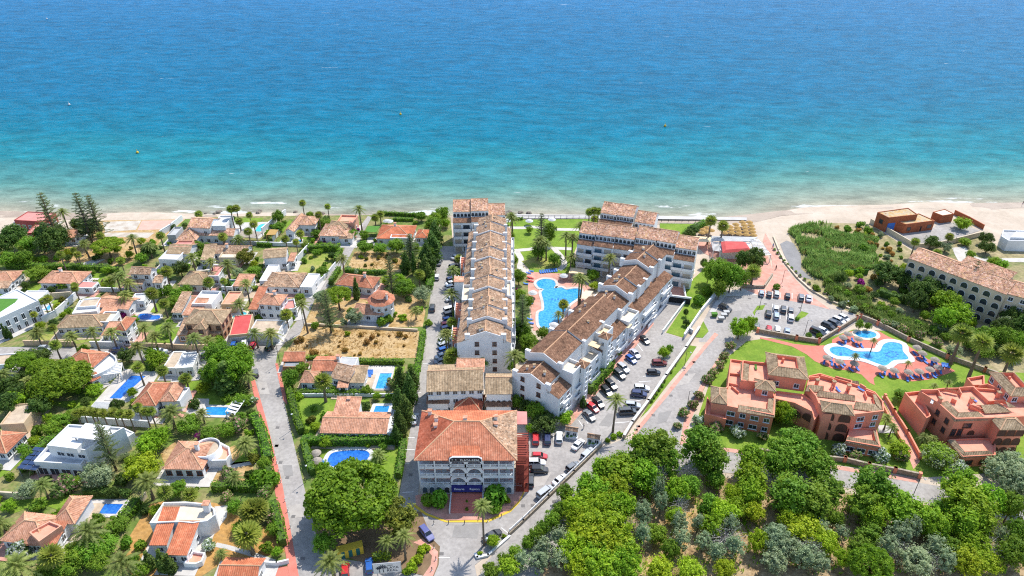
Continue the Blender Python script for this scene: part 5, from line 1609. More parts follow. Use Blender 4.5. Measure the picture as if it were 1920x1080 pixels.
rl, O1, ax1, sd1, S1 = apartment_row('long white apartment row with stepped brown gables beside the parking street', 'the stepped apartment row',
    [(G_(680, 1005), 15.0), (G_(700, 890), 16.0), (G_(705, 665), 16.8), (G_(705, 440), 17.4), (G_(720, 245), 18.0)], (G_(720, 132), 18.0), 5.0, 1.9, (3.2, 11.0, 'tile_brown'), (2.2, 12.5, 'tile_brown'))
# outside stairs and the white lift tower on the street side
for t in (.12, .32, .55, .75):
    s = S1[-1] * t
    for k in range(7):
        p = O1 + ax1 * (s + k * .55) - sd1 * 9.2
        part('stair_step', MB().box((p.x, p.y, 0), (1.9, .56, 6.0 + k * .35), math.atan2(sd1.y, sd1.x)), 'orange_floor', rl)
    p = O1 + ax1 * (s + 1.9) - sd1 * 10.3
    part('stair_wall', MB().box((p.x, p.y, 0), (.25, 5.4, 8.2), math.atan2(sd1.y, sd1.x)), 'white', rl)
p = G(G_(480, 632), 13.5)
part('lift_tower', MB().box((p.x, p.y + 1.2, 0), (2.8, 3.0, 13.5)), 'white', rl)
part('tower_cap', MB().box((p.x, p.y + 1.2, 13.5), (3.2, 3.4, .25)), 'tile_salmon', rl)
rr, O2, ax2, sd2, S2 = apartment_row('long white apartment row with dark brown roofs stepping along the car park', 'the dark-roofed apartment row',
    [(Z7(145, 668), 13.5), (Z7(238, 505), 16.0), (J_(290, 780), 14.2), (J_(375, 660), 16.2), (J_(530, 465), 18.0)], (J_(655, 362), 18.0), 5.0, 2.0, (1.2, 10.0, 'tile_tan'), (3.7, 9.0, 'tile_dark'), cov='tile_dark')
an2 = math.atan2(sd2.y, sd2.x)
for pz, z, fl in ((Z7(440, 620), 12.0, 'flat_cream'), (Z7(685, 335), 12.5, 'canvas')):
    c = G(pz, z)
    k = Blk.world(c - sd2 * 2.8 - ax2 * 2.6, an2, 5.6, 5.4, z)
    flat_block(rr, k.rect(), z, 'white', fl, .9, 0, name='stair_block')
for pz, z in ((Z7(550, 592), 12.6), (Z7(728, 372), 13.4)):
    c = G(pz, z)
    k = Blk.world(c - sd2 * 1.5 - ax2 * 1.5, an2, 3.0, 3.0, z)
    block(rr, k, roof='hip', rise=.9, over=.15, cov='tile_dark', win=(1, 1), sides='fr', storey=3.2, wsz=(.7, 1.3))
for pz, z in ((Z7(640, 440), 11.5), (Z7(880, 285), 8.5), (Z7(1000, 85), 9.0)):
    c = G(pz, z)
    part('awning', MB().box((c.x, c.y, z), (3.6, 2.4, .1), an2), 'canvas', rr)
# seafront blocks
def sea_block(label, mark, secs, wall='white', floors=4, balc=True, name='apartment_block'):
    """secs: eave left/right pixels, height, depth"""
    ks = [Blk(a, b, d, h) for a, b, h, d in secs]
    root = thing(name, label, 'apartments', ks[len(ks) // 2].mid(), None, mark=mark)
    for k in ks:
        block(root, k, roof='gable', rise=2.4, over=.2, cov='tile_pink', win=(4, 2), sides='fr', wsz=(.9, 1.2), storey=40)
        # attic window row and the storeys in front of it
        z = k.h - 2.1
        for i in range(5):
            window(root, k.at(k.w * (i + .5) / 5, .19, z), k.ang, 'arch' if (int(k.w * 7) % 2) else 'rect', 1.0, 1.35)
        zt = k.h - 3.2
        if balc:
            dp = 2.6
            f = Blk.world(k.at(0, -dp, 0), k.ang, k.w, dp + .1, zt)
            flat_block(root, f.rect(.02), zt, wall, 'flat_cream', .15, 0)
            lt = Blk.world(k.at(.05, -dp, 0), k.ang, k.w - .1, 1.6, zt + .1)
            rf = MB()
            roof_plane(rf, lt.at(0, -.2, zt + .1), lt.at(lt.w, -.2, zt + .1), lt.at(lt.w, 1.7, zt + 1.2), lt.at(0, 1.7, zt + 1.2))
            part('lean_to_roof', rf, 'tile_dark', root)
            nfl = int(zt // 2.9)
            for s in range(nfl):
                zz = s * (zt / nfl)
                for t in (.26, .74):
                    window(root, f.at(f.w * t, -.01, zz + .15), f.ang, 'door', f.w * .36, 2.0, 'frame_white', ('pane', 'pane_blue', 'shutter')[(s * 3 + int(t * 7) + int(k.w * 10)) % 3], 'balcony_door')
                if s:
                    bb = MB().box(f.at(f.w / 2, -.6, zz), (f.w * .97, 1.2, .16), f.ang)
                    bb.box(f.at(f.w / 2, -1.15, zz + .16), (f.w * .97, .1, .85), f.ang)
                    for t in (.02, .5, .98):
                        bb.box(f.at(f.w * t, -.6, zz + .16), (.12, 1.2, .85), f.ang)
                    part('balcony', bb, 'white', root)
    return root, ks
sea_block('far-left seafront apartment block with pink gables at the row end', 'the left seafront block',
    [(G_(435, 110), G_(572, 108), 15.5, 11.0), (G_(572, 103), G_(704, 100), 16.2, 11.0)])
sea_block('low seafront gable right of the left seafront block', 'the low seafront gable', [(G_(704, 134), G_(830, 132), 14.0, 10.0)], balc=False)
rb, kk = sea_block('long white balconied seafront block with five pink-tiled gables', 'the five-gabled seafront block',
    [(J_(103, 264), J_(225, 282), 14.5, 9.0), (J_(225, 278), J_(372, 298), 15.0, 9.0), (J_(372, 296), J_(522, 318), 14.6, 9.0), (J_(526, 300), J_(682, 325), 15.6, 9.0), (J_(682, 323), J_(832, 348), 15.6, 9.0), (J_(818, 372), J_(985, 398), 14.0, 10.0)])
MARKS.append(('the five-gabled seafront block', J_(900, 500)))
sea_block('rear white seafront block with stepped pink roofs', 'the rear seafront block',
    [(J_(262, 114), J_(385, 134), 14.0, 10.0), (J_(385, 130), J_(512, 150), 14.2, 10.0), (J_(520, 182), J_(668, 205), 13.0, 10.0)])

# ------------------------------------------------------------------ hotel
HX0, HX1, HY, HD, HH = -21.6, .5, 117.6, 15.5, 11.7
ht = thing('hotel', 'four-storey white hotel with orange hip roof and arched balconies', 'hotel', ((HX0 + HX1) / 2, HY + HD / 2, 0), None, mark='the white hotel')
hk = Blk.world((HX0 - .7, HY - .7), 0, HX1 - HX0 + 1.4, HD + 1.4, HH)
BLOCKED.append(ccw(hk.rect(-1)))
part('wall', MB().prism([(HX0, HY + 1.9), (HX1, HY + 1.9), (HX1, HY + HD), (HX0, HY + HD)], 0, HH - .03), 'white', ht)
e = [hk.at(0, 0, HH), hk.at(hk.w, 0, HH), hk.at(hk.w, hk.d, HH), hk.at(0, hk.d, HH)]
r0, r1 = hk.at(hk.w * .37, hk.d * .53, HH + 3.7), hk.at(hk.w * .63, hk.d * .53, HH + 3.7)
rf, rd = MB(), MB()
roof_plane(rf, e[0], e[1], r1, r0)
ro = part('roof', rf, 'tile_orange', ht)
for nm, (a, b, c, d) in (('tile_red', (e[3], e[0], r0, r0)), ('tile_brown', (e[1], e[2], r1, r1)), ('tile_bright', (e[2], e[3], r0, r1))):
    rf = MB()
    roof_plane(rf, a, b, c, d)
    part('roof_slope', rf, nm, ht)
for a, b in ((e[0], r0), (e[1], r1), (e[2], r1), (e[3], r0), (r0, r1)):
    bar(rd, a, b, .42)
part('ridge_cap', rd, 'ridge', ht, parent=ro)
for px_, z in ((H_(308, 800), 12.8), (H_(312, 745), 13.4), (H_(760, 790), 13.0), (H_(758, 735), 13.4), (H_(265, 695), 12.4), (H_(530, 745), 14.4)):
    c = G(px_, z + .8)
    chimney(ht, c, z, .8, 1.5)
W = HX1 - HX0
FH = 2.95                                             # storey height
xb = [HX0, HX0 + W * .165, HX0 + W * .33, HX0 + W * .50, HX0 + W * .67, HX0 + W * .835, HX1]
for s in range(1, 4):
    z = s * FH - .1
    part('floor_slab', MB().box(((HX0 + HX1) / 2, HY + .95, z - .16), (W, 1.9, .3)), 'white', ht)
    for i in range(6):
        x0, x1 = xb[i], xb[i + 1]
        xm, w = (x0 + x1) / 2, x1 - x0
        # recessed room front: terracotta dado and glazing
        part('recess_wall', MB().box((xm, HY + 1.86, z + .15), (w - .3, .06, .75)), 'orange_wall', ht)
        window(ht, (xm - w * .14, HY + 1.88, z + .3), 0, 'door', w * .42, 1.95, 'frame_white', 'pane', 'balcony_door')
        window(ht, (xm + w * .27, HY + 1.88, z + .95), 0, 'rect', w * .2, 1.1)
        # piers and, in the middle, arches
        if i in (2, 3):
            mb = MB()
            o, n = arch_outline(w - .7, FH - .45, 9), 0
            aw, hh = w, FH
            outer = []
            for (x, zz) in o:
                if zz <= 0:
                    outer.append((math.copysign(aw / 2, x), 0))
                else:
                    t = math.atan2(zz - (FH - .45 - (w - .7) / 2), x)
                    outer.append((max(-aw / 2, min(aw / 2, math.tan(math.pi / 2 - t) * (hh) if abs(math.cos(t)) < .6 else math.copysign(aw / 2, x))), hh if abs(math.cos(t)) < .75 else zz))
            m_ = len(o)
            for k in range(1, m_ - 1):
                a, b, c, d = o[k], o[k + 1], outer[k + 1], outer[k]
                vs = [(xm + p[0], y, z + p[1]) for y in (HY, HY + .3) for p in (a, b, c, d)]
                mb.add(vs, [(0, 3, 2, 1), (4, 5, 6, 7), (0, 1, 5, 4)])
            a, d = o[-1], outer[-1]
            for sx in (-1, 1):
                mb.box((xm + sx * (w / 2 - .175), HY + .15, z), (.35, .3, FH - .45 - (w - .7) / 2 + .1))
            part('arch', mb, 'white', ht)
        else:
            part('pier', MB().box((x0 + .12, HY + .16, z), (.3, .34, FH - .2)), 'white', ht)
            part('beam', MB().box((xm, HY + .16, z + FH - .55), (w - .3, .3, .4)), 'white', ht)
        # balustrade with its posts and spindles
        bl = MB().box((xm, HY + .12, z + .85), (w - .3, .2, .12)).box((xm, HY + .12, z + .12), (w - .3, .2, .12)).box((xm, HY + .12, z + .1), (.34, .24, .95))
        nsp = int((w - .4) / .22)
        for j in range(nsp):
            bl.box((x0 + .25 + j * .22, HY + .12, z + .2), (.1, .1, .65))
        part('balustrade', bl, 'frame_white', ht)
        if (s + i) % 2:
            part('round_table', MB().lathe([(.55, z + .85), (.55, z + .9), (.01, z + .91)], 12, (xm + w * .1, HY + 1.0, 0)), 'flat_white', ht)
part('pier', MB().box((HX1 - .12, HY + .16, FH - .1), (.3, .34, FH * 3 - .1)), 'white', ht)
# ground floor
part('ground_wall', MB().box((HX0 + W * .165, HY + .9, 0), (W * .33, 1.9, FH - .26)).box((HX1 - W * .165, HY + .9, 0), (W * .33, 1.9, FH - .26)), 'white', ht)
for f in (.05, .125, .2, .285, .71, .79, .865, .945):
    window(ht, (HX0 + W * f, HY - .06, .55), 0, 'arch', 1.15, 1.9, 'frame_white', 'pane_blue' if f not in (.285, .71) else 'pane')
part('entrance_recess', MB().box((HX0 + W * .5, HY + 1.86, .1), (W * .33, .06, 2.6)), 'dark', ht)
for f in (.34, .5, .66):
    part('entrance_pillar', MB().box((HX0 + W * f, HY - .1, 0), (.4, .4, FH)), 'white', ht)
for f, tx in ((.418, 'Reserva'), (.582, 'Reserva')):
    x = HX0 + W * f
    w = W * .165
    aw = MB().add([(x - w / 2, HY - .35, FH + .15), (x + w / 2, HY - .35, FH + .15), (x + w / 2, HY - 1.0, FH - 1.15), (x - w / 2, HY - 1.0, FH - 1.15), (x - w / 2, HY - .05, FH + .15), (x + w / 2, HY - .05, FH + .15)], [(3, 2, 1, 0), (0, 1, 5, 4)])
    part('awning', aw, 'navy_awning', ht)
    lettering(tx, ht, (x, HY - .72, FH - .5), 0, .75, 'lettering', R(64))
# roof sign
xm = (HX0 + HX1) / 2
sg = MB()
o = [(-3.75, 0), (3.75, 0), (3.75, .8), (3.35, 1.25), (2.9, 1.45), (-2.9, 1.45), (-3.35, 1.25), (-3.75, .8)]
vs = [(xm + x, y, HH - .2 + z) for y in (HY - .95, HY - .5) for x, z in o]
n = len(o)
sg.add(vs, [tuple(range(n)), tuple(range(2 * n - 1, n - 1, -1))] + [(i, n + i, n + (i + 1) % n, (i + 1) % n) for i in range(n)])
part('sign_frame', sg, 'white', ht)
o2 = [(x * .95, .08 + z * .86) for x, z in o]
part('sign_board', MB().add([(xm + x, HY - .975, HH - .2 + z) for x, z in o2], [tuple(range(n))]), 'sign_dark', ht)
lettering('PLAYA-REAL', ht, (xm + 1.0, HY - .99, HH + .35), 0, .82, 'lettering')
lettering('*  *', ht, (xm - 2.6, HY - .99, HH + .35), 0, .8, 'lettering')
rf = MB()
roof_plane(rf, (xm - 3.7, HY - .6, HH + 1.15), (xm + 3.7, HY - .6, HH + 1.15), (xm + 3.0, HY + 2.2, HH + 1.75), (xm - 3.0, HY + 2.2, HH + 1.75))
part('dormer_roof', rf, 'tile_bright', ht)
# flags on short poles
for i, (f, m_) in enumerate(((.07, 'flat_white'), (.33, 'flat_white'), (.5, 'flat_white'), (.665, 'flat_red'), (.92, 'flat_green'))):
    x = HX0 + W * f
    fo = part('flag_pole', MB().tube([(x, HY, 9.0), (x, HY - 1.7, 10.0)], [.04, .03], 5), 'grey_metal', ht)
    part('flag', MB().add([(x, HY - 1.0, 9.6), (x, HY - 1.7, 10.0), (x + .5, HY - 1.6, 9.2), (x + .35, HY - .9, 8.8)], [(0, 1, 2, 3)]), m_, ht, parent=fo)
# entrance steps and planters
for i in range(7):
    part('step', MB().box((xm, HY - .9 - i * .75, 0), (W * .325, .76, 1.15 - i * .14)), 'paving_red', ht)
for sx in (-1, 1):
    part('stair_wall', MB().box((xm + sx * W * .17, HY - 3.2, 0), (.3, 5.6, 1.3)), 'white', ht)
for p in (I_(540, 525), I_(540, 578)):
    plant('bush_green', p, 4, h=1.2, where='on the hotel entrance steps')
# red steel stair beside the hotel
st = thing('fire_stair', 'dark red steel stair tower with pink canopy beside the hotel', 'stair', (HX1 + 2.2, HY + 6, 0), None, mark='the red stair tower')
c4 = [G(p, 11.0) for p in pts(H_, [890, 785, 994, 785, 992, 690, 888, 688])]
part('canopy', MB().prism(ccw([tuple(p[:2]) for p in c4]), 11.0, 11.15, True, True), 'flat_pink', st)
x0, x1, y0, y1 = HX1 + .5, HX1 + 3.4, HY + .6, HY + 10
for i in range(4):
    z = i * 2.9 + .1
    part('landing', MB().box(((x0 + x1) / 2, (y0 + y1) / 2, z), (x1 - x0, y1 - y0, .14)), 'rust_red', st)
    for j in range(8):
        part('louvre', MB().box(((x0 + x1) / 2, y0 + .02, z + .35 + j * .3), (x1 - x0, .05, .16)), 'rust_red', st)
for x in (x0, x1):
    for j in range(5):
        y = y0 + (y1 - y0) * j / 4
        part('post', MB().box((x, y, 0), (.16, .16, 10.9)), 'rust_red', st)
for j in range(12):
    part('slat', MB().box(((x0 + x1) / 2, y0 + .5 + j * .75, 10.5), (x1 - x0, .3, .08)), 'rust_red', st)
# building behind the hotel
house('apartment_house', 'white building with weathered tan tile roofs behind the hotel', 'house', [
    q(H_, 236, 540, 668, 526, 11.5, 8.2, roof='gable', rise=2.4, cov='tile_tan', win=(7, 1), storey=2.9), q(H_, 676, 556, 882, 556, (690, 402), 7.8, roof='gable', rise=2.2, cov='tile_tan', win=(5, 1), kind='arch', wsz=(1.1, 1.5), storey=2.9),
    q(H_, 236, 628, 408, 626, 2.6, 4.6, roof='shed', rise=1.0, cov='tile_dark', win=(3, 0)), q(H_, 676, 650, 882, 650, 2.6, 4.4, roof='shed', rise=1.0, cov='tile_dark', win=(4, 0)),
    q(H_, 440, 672, 650, 690, 7.0, 4.0, roof='hip', rise=1.6, cov='tile_red', win=(2, 0)), q(H_, 455, 390, 672, 392, 5.0, 9.4, roof='shed', rise=.8, cov='tile_salmon', win=(0, 0), base=False)], None, mark='the tan-roofed building')

# ------------------------------------------------------------------ terracotta apartments
lounger_spots = []
def tstrip(root, r, flat, h, m='tile_tan', rise=.9, parent=None):
    """a sloping strip of tiles: eave left, eave right, top right, top left in pixels"""
    a, b = G(r(flat[0], flat[1]), h), G(r(flat[2], flat[3]), h)
    c, d = G(r(flat[4], flat[5]), h + rise), G(r(flat[6], flat[7]), h + rise)
    rf = MB()
    roof_plane(rf, a, b, c, d)
    back = MB().add([c, d, (d.x, d.y, h - .3), (c.x, c.y, h - .3)], [(0, 1, 2, 3)])
    back.add([b, c, (c.x, c.y, h - .3)], [(0, 1, 2)]).add([a, d, (d.x, d.y, h - .3)], [(0, 1, 2)])
    part('roof_edge', back, 'orange_wall', root)
    return part('roof', rf, m, root)
def wrow(root, r, lst, z, h=1.2, w=1.3, ang=0.0, kind='rect', fm='frame_white', pm='pane'):
    for x, y in lst:
        p = G(r(x, y), z)
        window(root, p, ang, kind, w, h, fm, pm)
OW = dict(wall='orange_wall', floor='orange_floor')
t1 = thing('terracotta_apartments', 'terracotta apartment building with tan roofs and roof terraces by the junction', 'apartments', G(Z5(760, 420), 0), None, mark='the junction terracotta apartments')
MARKS.append(('the junction terracotta apartments', Z5(1400, 700)))
polyblock(t1, pts(Z5, [120, 490, 250, 512, 690, 598, 700, 440, 650, 280, 470, 150, 390, 95, 290, 80, 262, 330]), 6.2, parapet=.7, **OW)
polyblock(t1, pts(Z5, [55, 590, 250, 640, 250, 560, 115, 500, 75, 430]), 3.3, parapet=.8, **OW)
block(t1, Blk(Z5(112, 462), Z5(264, 484), Z5(278, 336), 7.2), roof='hip', rise=1.3, wall='orange_wall', cov='tile_tan', win=(1, 0), sides='f', fm='frame_brown', base=False, storey=3.4)
tstrip(t1, Z5, [358, 548, 698, 602, 628, 525, 366, 486], 6.4)
tstrip(t1, Z5, [698, 602, 712, 420, 640, 432, 630, 522], 6.4)
block(t1, Blk(Z5(520, 338), Z5(712, 366), 4.5, 8.8), roof='hip', rise=1.2, wall='orange_wall', cov='tile_tan', win=(1, 1), sides='fl', z0=6, base=False)
polyblock(t1, pts(Z5, [385, 280, 560, 300, 640, 270, 640, 120, 470, 105, 400, 95]), 8.4, parapet=.8, z0=6, **OW)
tstrip(t1, Z5, [378, 275, 385, 92, 470, 112, 455, 262], 8.6)
block(t1, Blk(Z5(640, 208), Z5(1014, 258), Z5(1004, 52), 10.6), roof='well', rise=1.3, wall='orange_wall', cov='tile_tan', win=(2, 0), sides='f', z0=6.2, wellin=.26, base=False)
polyblock(t1, pts(Z5, [690, 440, 880, 480, 1040, 560, 1060, 640, 1135, 545, 1060, 470, 960, 400, 700, 368]), 6.0, parapet=.5, **OW)
polyblock(t1, pts(Z5, [1140, 590, 1430, 592, 1700, 560, 1690, 470, 1620, 385, 1480, 325, 1110, 212, 1010, 235, 990, 330, 1070, 420]), 8.0, parapet=.7, **OW)
for fl in ([1068, 408, 1440, 452, 1440, 402, 1110, 352], [1425, 525, 1706, 562, 1622, 482, 1445, 452], [1706, 562, 1640, 385, 1608, 392, 1622, 480], [980, 360, 1150, 372, 1150, 312, 1005, 300], [1405, 305, 1480, 305, 1470, 268, 1410, 262]):
    tstrip(t1, Z5, fl, 8.2)
block(t1, Blk(Z5(1136, 546), Z5(1436, 590), Z5(1440, 492), 9.4), roof='hip', rise=1.5, wall='orange_wall', cov='tile_tan', win=(2, 0), sides='f', kind='arch', wsz=(2.6, 2.6), pm='recess_shade', fm='frame_brown', storey=3.2, base=False)
polyblock(t1, pts(Z5, [1352, 828, 1668, 886, 1632, 720, 1390, 700]), 3.3, parapet=.5, **OW)
tstrip(t1, Z5, [1348, 830, 1680, 888, 1622, 815, 1372, 780], 3.4)
tstrip(t1, Z5, [1680, 888, 1640, 720, 1612, 725, 1622, 815], 3.4)
for (x0, y0), (x1, y1), n, zz in (((250, 512), (690, 598), 4, (1.0, 4.0)), ((1430, 592), (1700, 560), 2, (3.9, 6.2))):
    a, b = G(Z5(x0, y0), 6.2 if n == 4 else 8.0), G(Z5(x1, y1), 6.2 if n == 4 else 8.0)
    an = math.atan2((b - a).y, (b - a).x)
    nrm = Vector((math.sin(an), -math.cos(an), 0)) * .03
    for z in zz:
        for i in range(n):
            p = a.lerp(b, (i + .5) / n) + nrm
            window(t1, (p.x, p.y, z), an, 'rect', 1.9 if i % 2 == 0 else 1.3, 1.25, 'frame_white')
a, b = G(Z5(1352, 828), 3.3), G(Z5(1668, 886), 3.3)
for i in range(3):
    p = a.lerp(b, (i + .5) / 3)
    window(t1, (p.x, p.y - .05, .9), math.atan2((b - a).y, (b - a).x), 'rect', 1.8, 1.2)
for i in range(3):                                         # galleries under the middle terrace, their inner shade painted on flat panes
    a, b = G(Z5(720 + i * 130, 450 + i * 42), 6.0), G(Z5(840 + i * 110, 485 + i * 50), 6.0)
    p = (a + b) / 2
    window(t1, (p.x, p.y - .06, 3.2), math.atan2((b - a).y, (b - a).x), 'arch', 3.0, 2.2, 'frame_brown', 'recess_shade', 'gallery_opening')
for p in (Z5(1245, 285), Z5(1382, 320), Z5(1092, 270)):
    c = G(p, 9.5)
    chimney(t1, c, 8.4, .7, 1.6, 'orange_wall', 'tile_tan')
t2 = thing('terracotta_apartments', 'terracotta apartment building cut by the right picture edge', 'apartments', G(Z6(700, 600), 0), None, mark='the right-edge terracotta apartments')
MARKS.append(('the right-edge terracotta apartments', Z6(300, 600)))
polyblock(t2, pts(Z6, [495, 582, 772, 576, 1130, 560, 1130, 380, 860, 335, 640, 318, 390, 322, 190, 348, 340, 440]), 8.4, parapet=.8, **OW)
polyblock(t2, pts(Z6, [66, 362, 190, 350, 285, 560, 250, 580]), 5.5, parapet=.9, **OW)
tstrip(t2, Z6, [495, 584, 778, 574, 690, 502, 530, 510], 8.6)
tstrip(t2, Z6, [362, 428, 495, 584, 530, 510, 432, 412], 8.6)
tstrip(t2, Z6, [750, 518, 975, 506, 880, 440, 632, 452], 8.8)
tstrip(t2, Z6, [392, 318, 540, 352, 520, 325, 420, 302], 9.0)
tstrip(t2, Z6, [950, 470, 1012, 466, 900, 400, 835, 408], 9.6)
block(t2, Blk(Z6(968, 374), Z6(1190, 374), Z6(742, 172), 11.0), roof='well', rise=1.4, wall='orange_wall', cov='tile_tan', win=(2, 3), sides='fl', z0=8, wellin=.3, base=False)
polyblock(t2, pts(Z6, [590, 240, 735, 215, 740, 300, 640, 300]), 8.0, parapet=.9, **OW)
block(t2, Blk(Z6(880, 658), Z6(1110, 658), Z6(775, 550), 8.6), roof='hip', rise=1.5, wall='orange_wall', cov='tile_tan', win=(3, 0), sides='f', kind='arch', wsz=(1.9, 2.3), pm='recess_shade', fm='frame_brown', storey=3.0, base=False)
polyblock(t2, pts(Z6, [560, 892, 836, 878, 836, 740, 690, 735, 445, 745]), 3.3, parapet=.4, **OW)
tstrip(t2, Z6, [558, 892, 838, 876, 790, 832, 578, 840], 3.4)
tstrip(t2, Z6, [432, 742, 558, 892, 578, 840, 500, 742], 3.4)
k = Blk(Z6(495, 582), Z6(772, 576), 5.0, 8.4)
for x, z, w, h in ((.45, 6.2, 2.0, 1.2), (.1, 3.5, 1.1, 2.1), (.3, 3.5, 1.1, 2.1)):
    window(t2, k.at(k.w * x, -.03, z), k.ang, 'rect', w, h, 'frame_brown')
window(t2, k.at(k.w * .66, -.03, 3.6), k.ang, 'arch', 1.6, 1.4, 'frame_brown', 'recess_shade')
k = Blk(Z6(560, 892), Z6(836, 878), 5.0, 3.3)
for x in (.25, .7):
    window(t2, k.at(k.w * x, -.03, 1.0), k.ang, 'rect', 1.8, 1.2, 'frame_brown')
k = Blk(Z6(340, 440), Z6(495, 582), 5.0, 8.4)
for x, z in ((.2, 6.0), (.7, 6.0), (.2, 3.0), (.7, 3.0)):
    window(t2, k.at(k.w * x, -.03, z), k.ang, 'rect', 1.0, 1.4, 'frame_brown')
for p in (Z6(640, 400), Z6(868, 350), Z6(375, 400)):
    c = G(p, 9.8)
    chimney(t2, c, 8.6, .7, 1.6, 'orange_wall', 'tile_tan')

def pwall(root, r, z, flat, h=1.1, t=.25, m='orange_wall'):
    for i in range(0, len(flat), 4):
        a, b = G(r(flat[i], flat[i + 1]), z), G(r(flat[i + 2], flat[i + 3]), z)
        d = b - a
        c = (a + b) / 2
        part('partition_wall', MB().box((c.x, c.y, z), (d.length, t, h), math.atan2(d.y, d.x)), m, root)
pwall(t1, Z5, 8.02, [1115, 240, 1235, 275, 1235, 275, 1220, 355, 1250, 250, 1400, 290, 1400, 290, 1375, 385, 1480, 320, 1530, 350, 1530, 380, 1610, 410, 1005, 260, 1100, 250, 1520, 390, 1540, 440])
pwall(t1, Z5, 6.22, [275, 210, 390, 222, 270, 300, 360, 318, 300, 330, 365, 385], .7)
pwall(t2, Z6, 8.42, [640, 325, 770, 445, 520, 330, 650, 322, 520, 335, 540, 380, 460, 420, 500, 440, 610, 470, 700, 500, 770, 445, 840, 440, 690, 310, 760, 300, 760, 300, 860, 340, 200, 350, 345, 350, 345, 350, 370, 400], 1.3)
for p, z, rt in ((Z5(525, 155), 8.5, t1), (Z5(1285, 360), 8.1, t1), (Z5(1500, 355), 8.1, t1), (Z6(660, 415), 8.5, t2), (Z6(300, 430), 8.5, t2)):
    c = G(p, z)
    lounger_spots.append((c, rt))
# ------------------------------------------------------------------ cream block on the right
cb = house('apartment_block', 'cream four-storey apartment block with arched galleries and pink roof', 'apartments', [
    q(M_, 1052, 455, 1788, 730, 11.0, 12.0, roof='gable', rise=2.2, cov='tile_pink', wall='cream', over=.15, win=(9, 0), kind='arch', wsz=(2.0, 1.9), storey=2.95, fm='frame_white', sides='f'),
    q(M_, 1788, 722, 2060, 792, 11.0, 12.0, roof='gable', rise=2.2, cov='tile_pink', wall='cream', over=.15, win=(3, 0), storey=2.95, sides='f'),
    q(M_, 1430, 500, 1640, 572, 8.0, 14.0, roof='hip', rise=1.8, cov='tile_pink', wall='cream', win=(2, 1), z0=11, base=False), q(M_, 1610, 560, 1800, 628, 8.0, 14.0, roof='hip', rise=1.6, cov='tile_pink', wall='cream', win=(2, 1), z0=11, base=False)], None, mark='the cream arcaded block')
MARKS.append(('the cream arcaded block', M_(1250, 560)))
house('lifeboat_station', 'red brick beach station with mossy flat roofs and blue door', 'building', [
    qp(M_, [820, 114, 905, 156, 1122, 132, 1050, 82], 6.2, wall='brick_wall', floor='flat_moss', parapet=.25), qp(M_, [975, 186, 1032, 206, 1252, 178, 1130, 124, 985, 160], 4.0, wall='brick_wall', floor='flat_moss', parapet=.25)], None, mark='the brick beach station')
bs = [o for o in COL.objects if o.name == 'lifeboat_station'][0]
for (x0, y0), (x1, y1), h, w_, hh, z, pm in (((905, 156), (975, 148), 6.2, 3.2, 3.6, .1, 'blue_paint'), ((820, 114), (905, 156), 6.2, 1.6, 1.8, 2.6, 'pane'), ((1032, 206), (1100, 198), 4.0, 1.6, 1.4, 1.2, 'pane'), ((1120, 194), (1180, 187), 4.0, 1.6, 2.2, .1, 'dark'), ((1190, 186), (1250, 178), 4.0, 2.0, 1.4, 1.2, 'pane')):
    a, b = G(M_(x0, y0), h), G(M_(x1, y1), h)
    p = (a + b) / 2
    an = math.atan2((b - a).y, (b - a).x)
    window(bs, (p.x + .03 * math.sin(an), p.y - .03 * math.cos(an), z), an, 'door', w_, hh, 'frame_brown' if pm != 'blue_paint' else 'blue_paint', pm, 'door' if pm in ('blue_paint', 'dark') else 'window')
house('storage_shed', 'small brick annex with pale flat roof beside beach station', 'building', [qp(M_, [1235, 112, 1310, 140, 1396, 126, 1325, 90], 3.4, wall='brick_wall', floor='flat_cream', parapet=.2)], None, mark='the brick annex')
house('white_building', 'white flat-roofed building on the beach at right edge', 'building', [qp(M_, [1748, 300, 1800, 332, 2000, 335, 2000, 258, 1760, 252], 4.0, floor='flat_grey', parapet=.5), qp(M_, [1820, 300, 2000, 305, 2000, 262, 1860, 258], 4.8, floor='flat_white', parapet=.1, z0=3.9)], None, mark='the white beach building')
# beach restaurant
rs = house('beach_restaurant', 'beach restaurant with raised red roof among white slatted awnings', 'restaurant', [qp(J_, [1160, 400, 1400, 405, 1390, 345, 1170, 335], 3.4, floor='flat_white', parapet=.2)], None, mark='the beach restaurant')
c4 = [G(p, 4.4) for p in pts(J_, [1180, 418, 1398, 402, 1352, 338, 1166, 334])]
mid = sum(c4, Vector()) / 4
rf = MB()
tp = [p.lerp(mid, .25) + Vector((0, 0, .8)) for p in c4]
for i in range(4):
    j = (i + 1) % 4
    rf.add([c4[i], c4[j], tp[j], tp[i]], [(0, 1, 2, 3)])
rf.add(tp, [(0, 1, 2, 3)])
part('raised_roof', rf, 'flat_red', rs)
canopy('broad white slatted awning behind the red restaurant roof', pts(J_, [1090, 330, 1400, 332, 1440, 300, 1100, 290]), 3.2, 'flat_white', slats=9, name='awning', cat='awning', mark='the broad slatted awning')
canopy('white slatted awning along the promenade side of the restaurant', pts(J_, [1440, 432, 1546, 436, 1448, 312, 1385, 318]), 3.2, 'flat_white', slats=12, name='awning', cat='awning')
canopy('narrow white awning on the left side of the restaurant', pts(J_, [1110, 400, 1172, 412, 1165, 340, 1095, 330]), 3.0, 'flat_white', slats=8, name='awning', cat='awning')
canopy('orange canvas terrace roof left of the restaurant', pts(J_, [942, 332, 1085, 336, 1092, 300, 945, 292]), 3.0, 'canvas', name='awning', cat='awning')
canopy('cream canvas pergola over the resort pool bar', pts(G_, [1305, 570, 1440, 575, 1455, 545, 1320, 528]), 3.0, 'canvas', name='awning', cat='awning', mark='the pool bar')
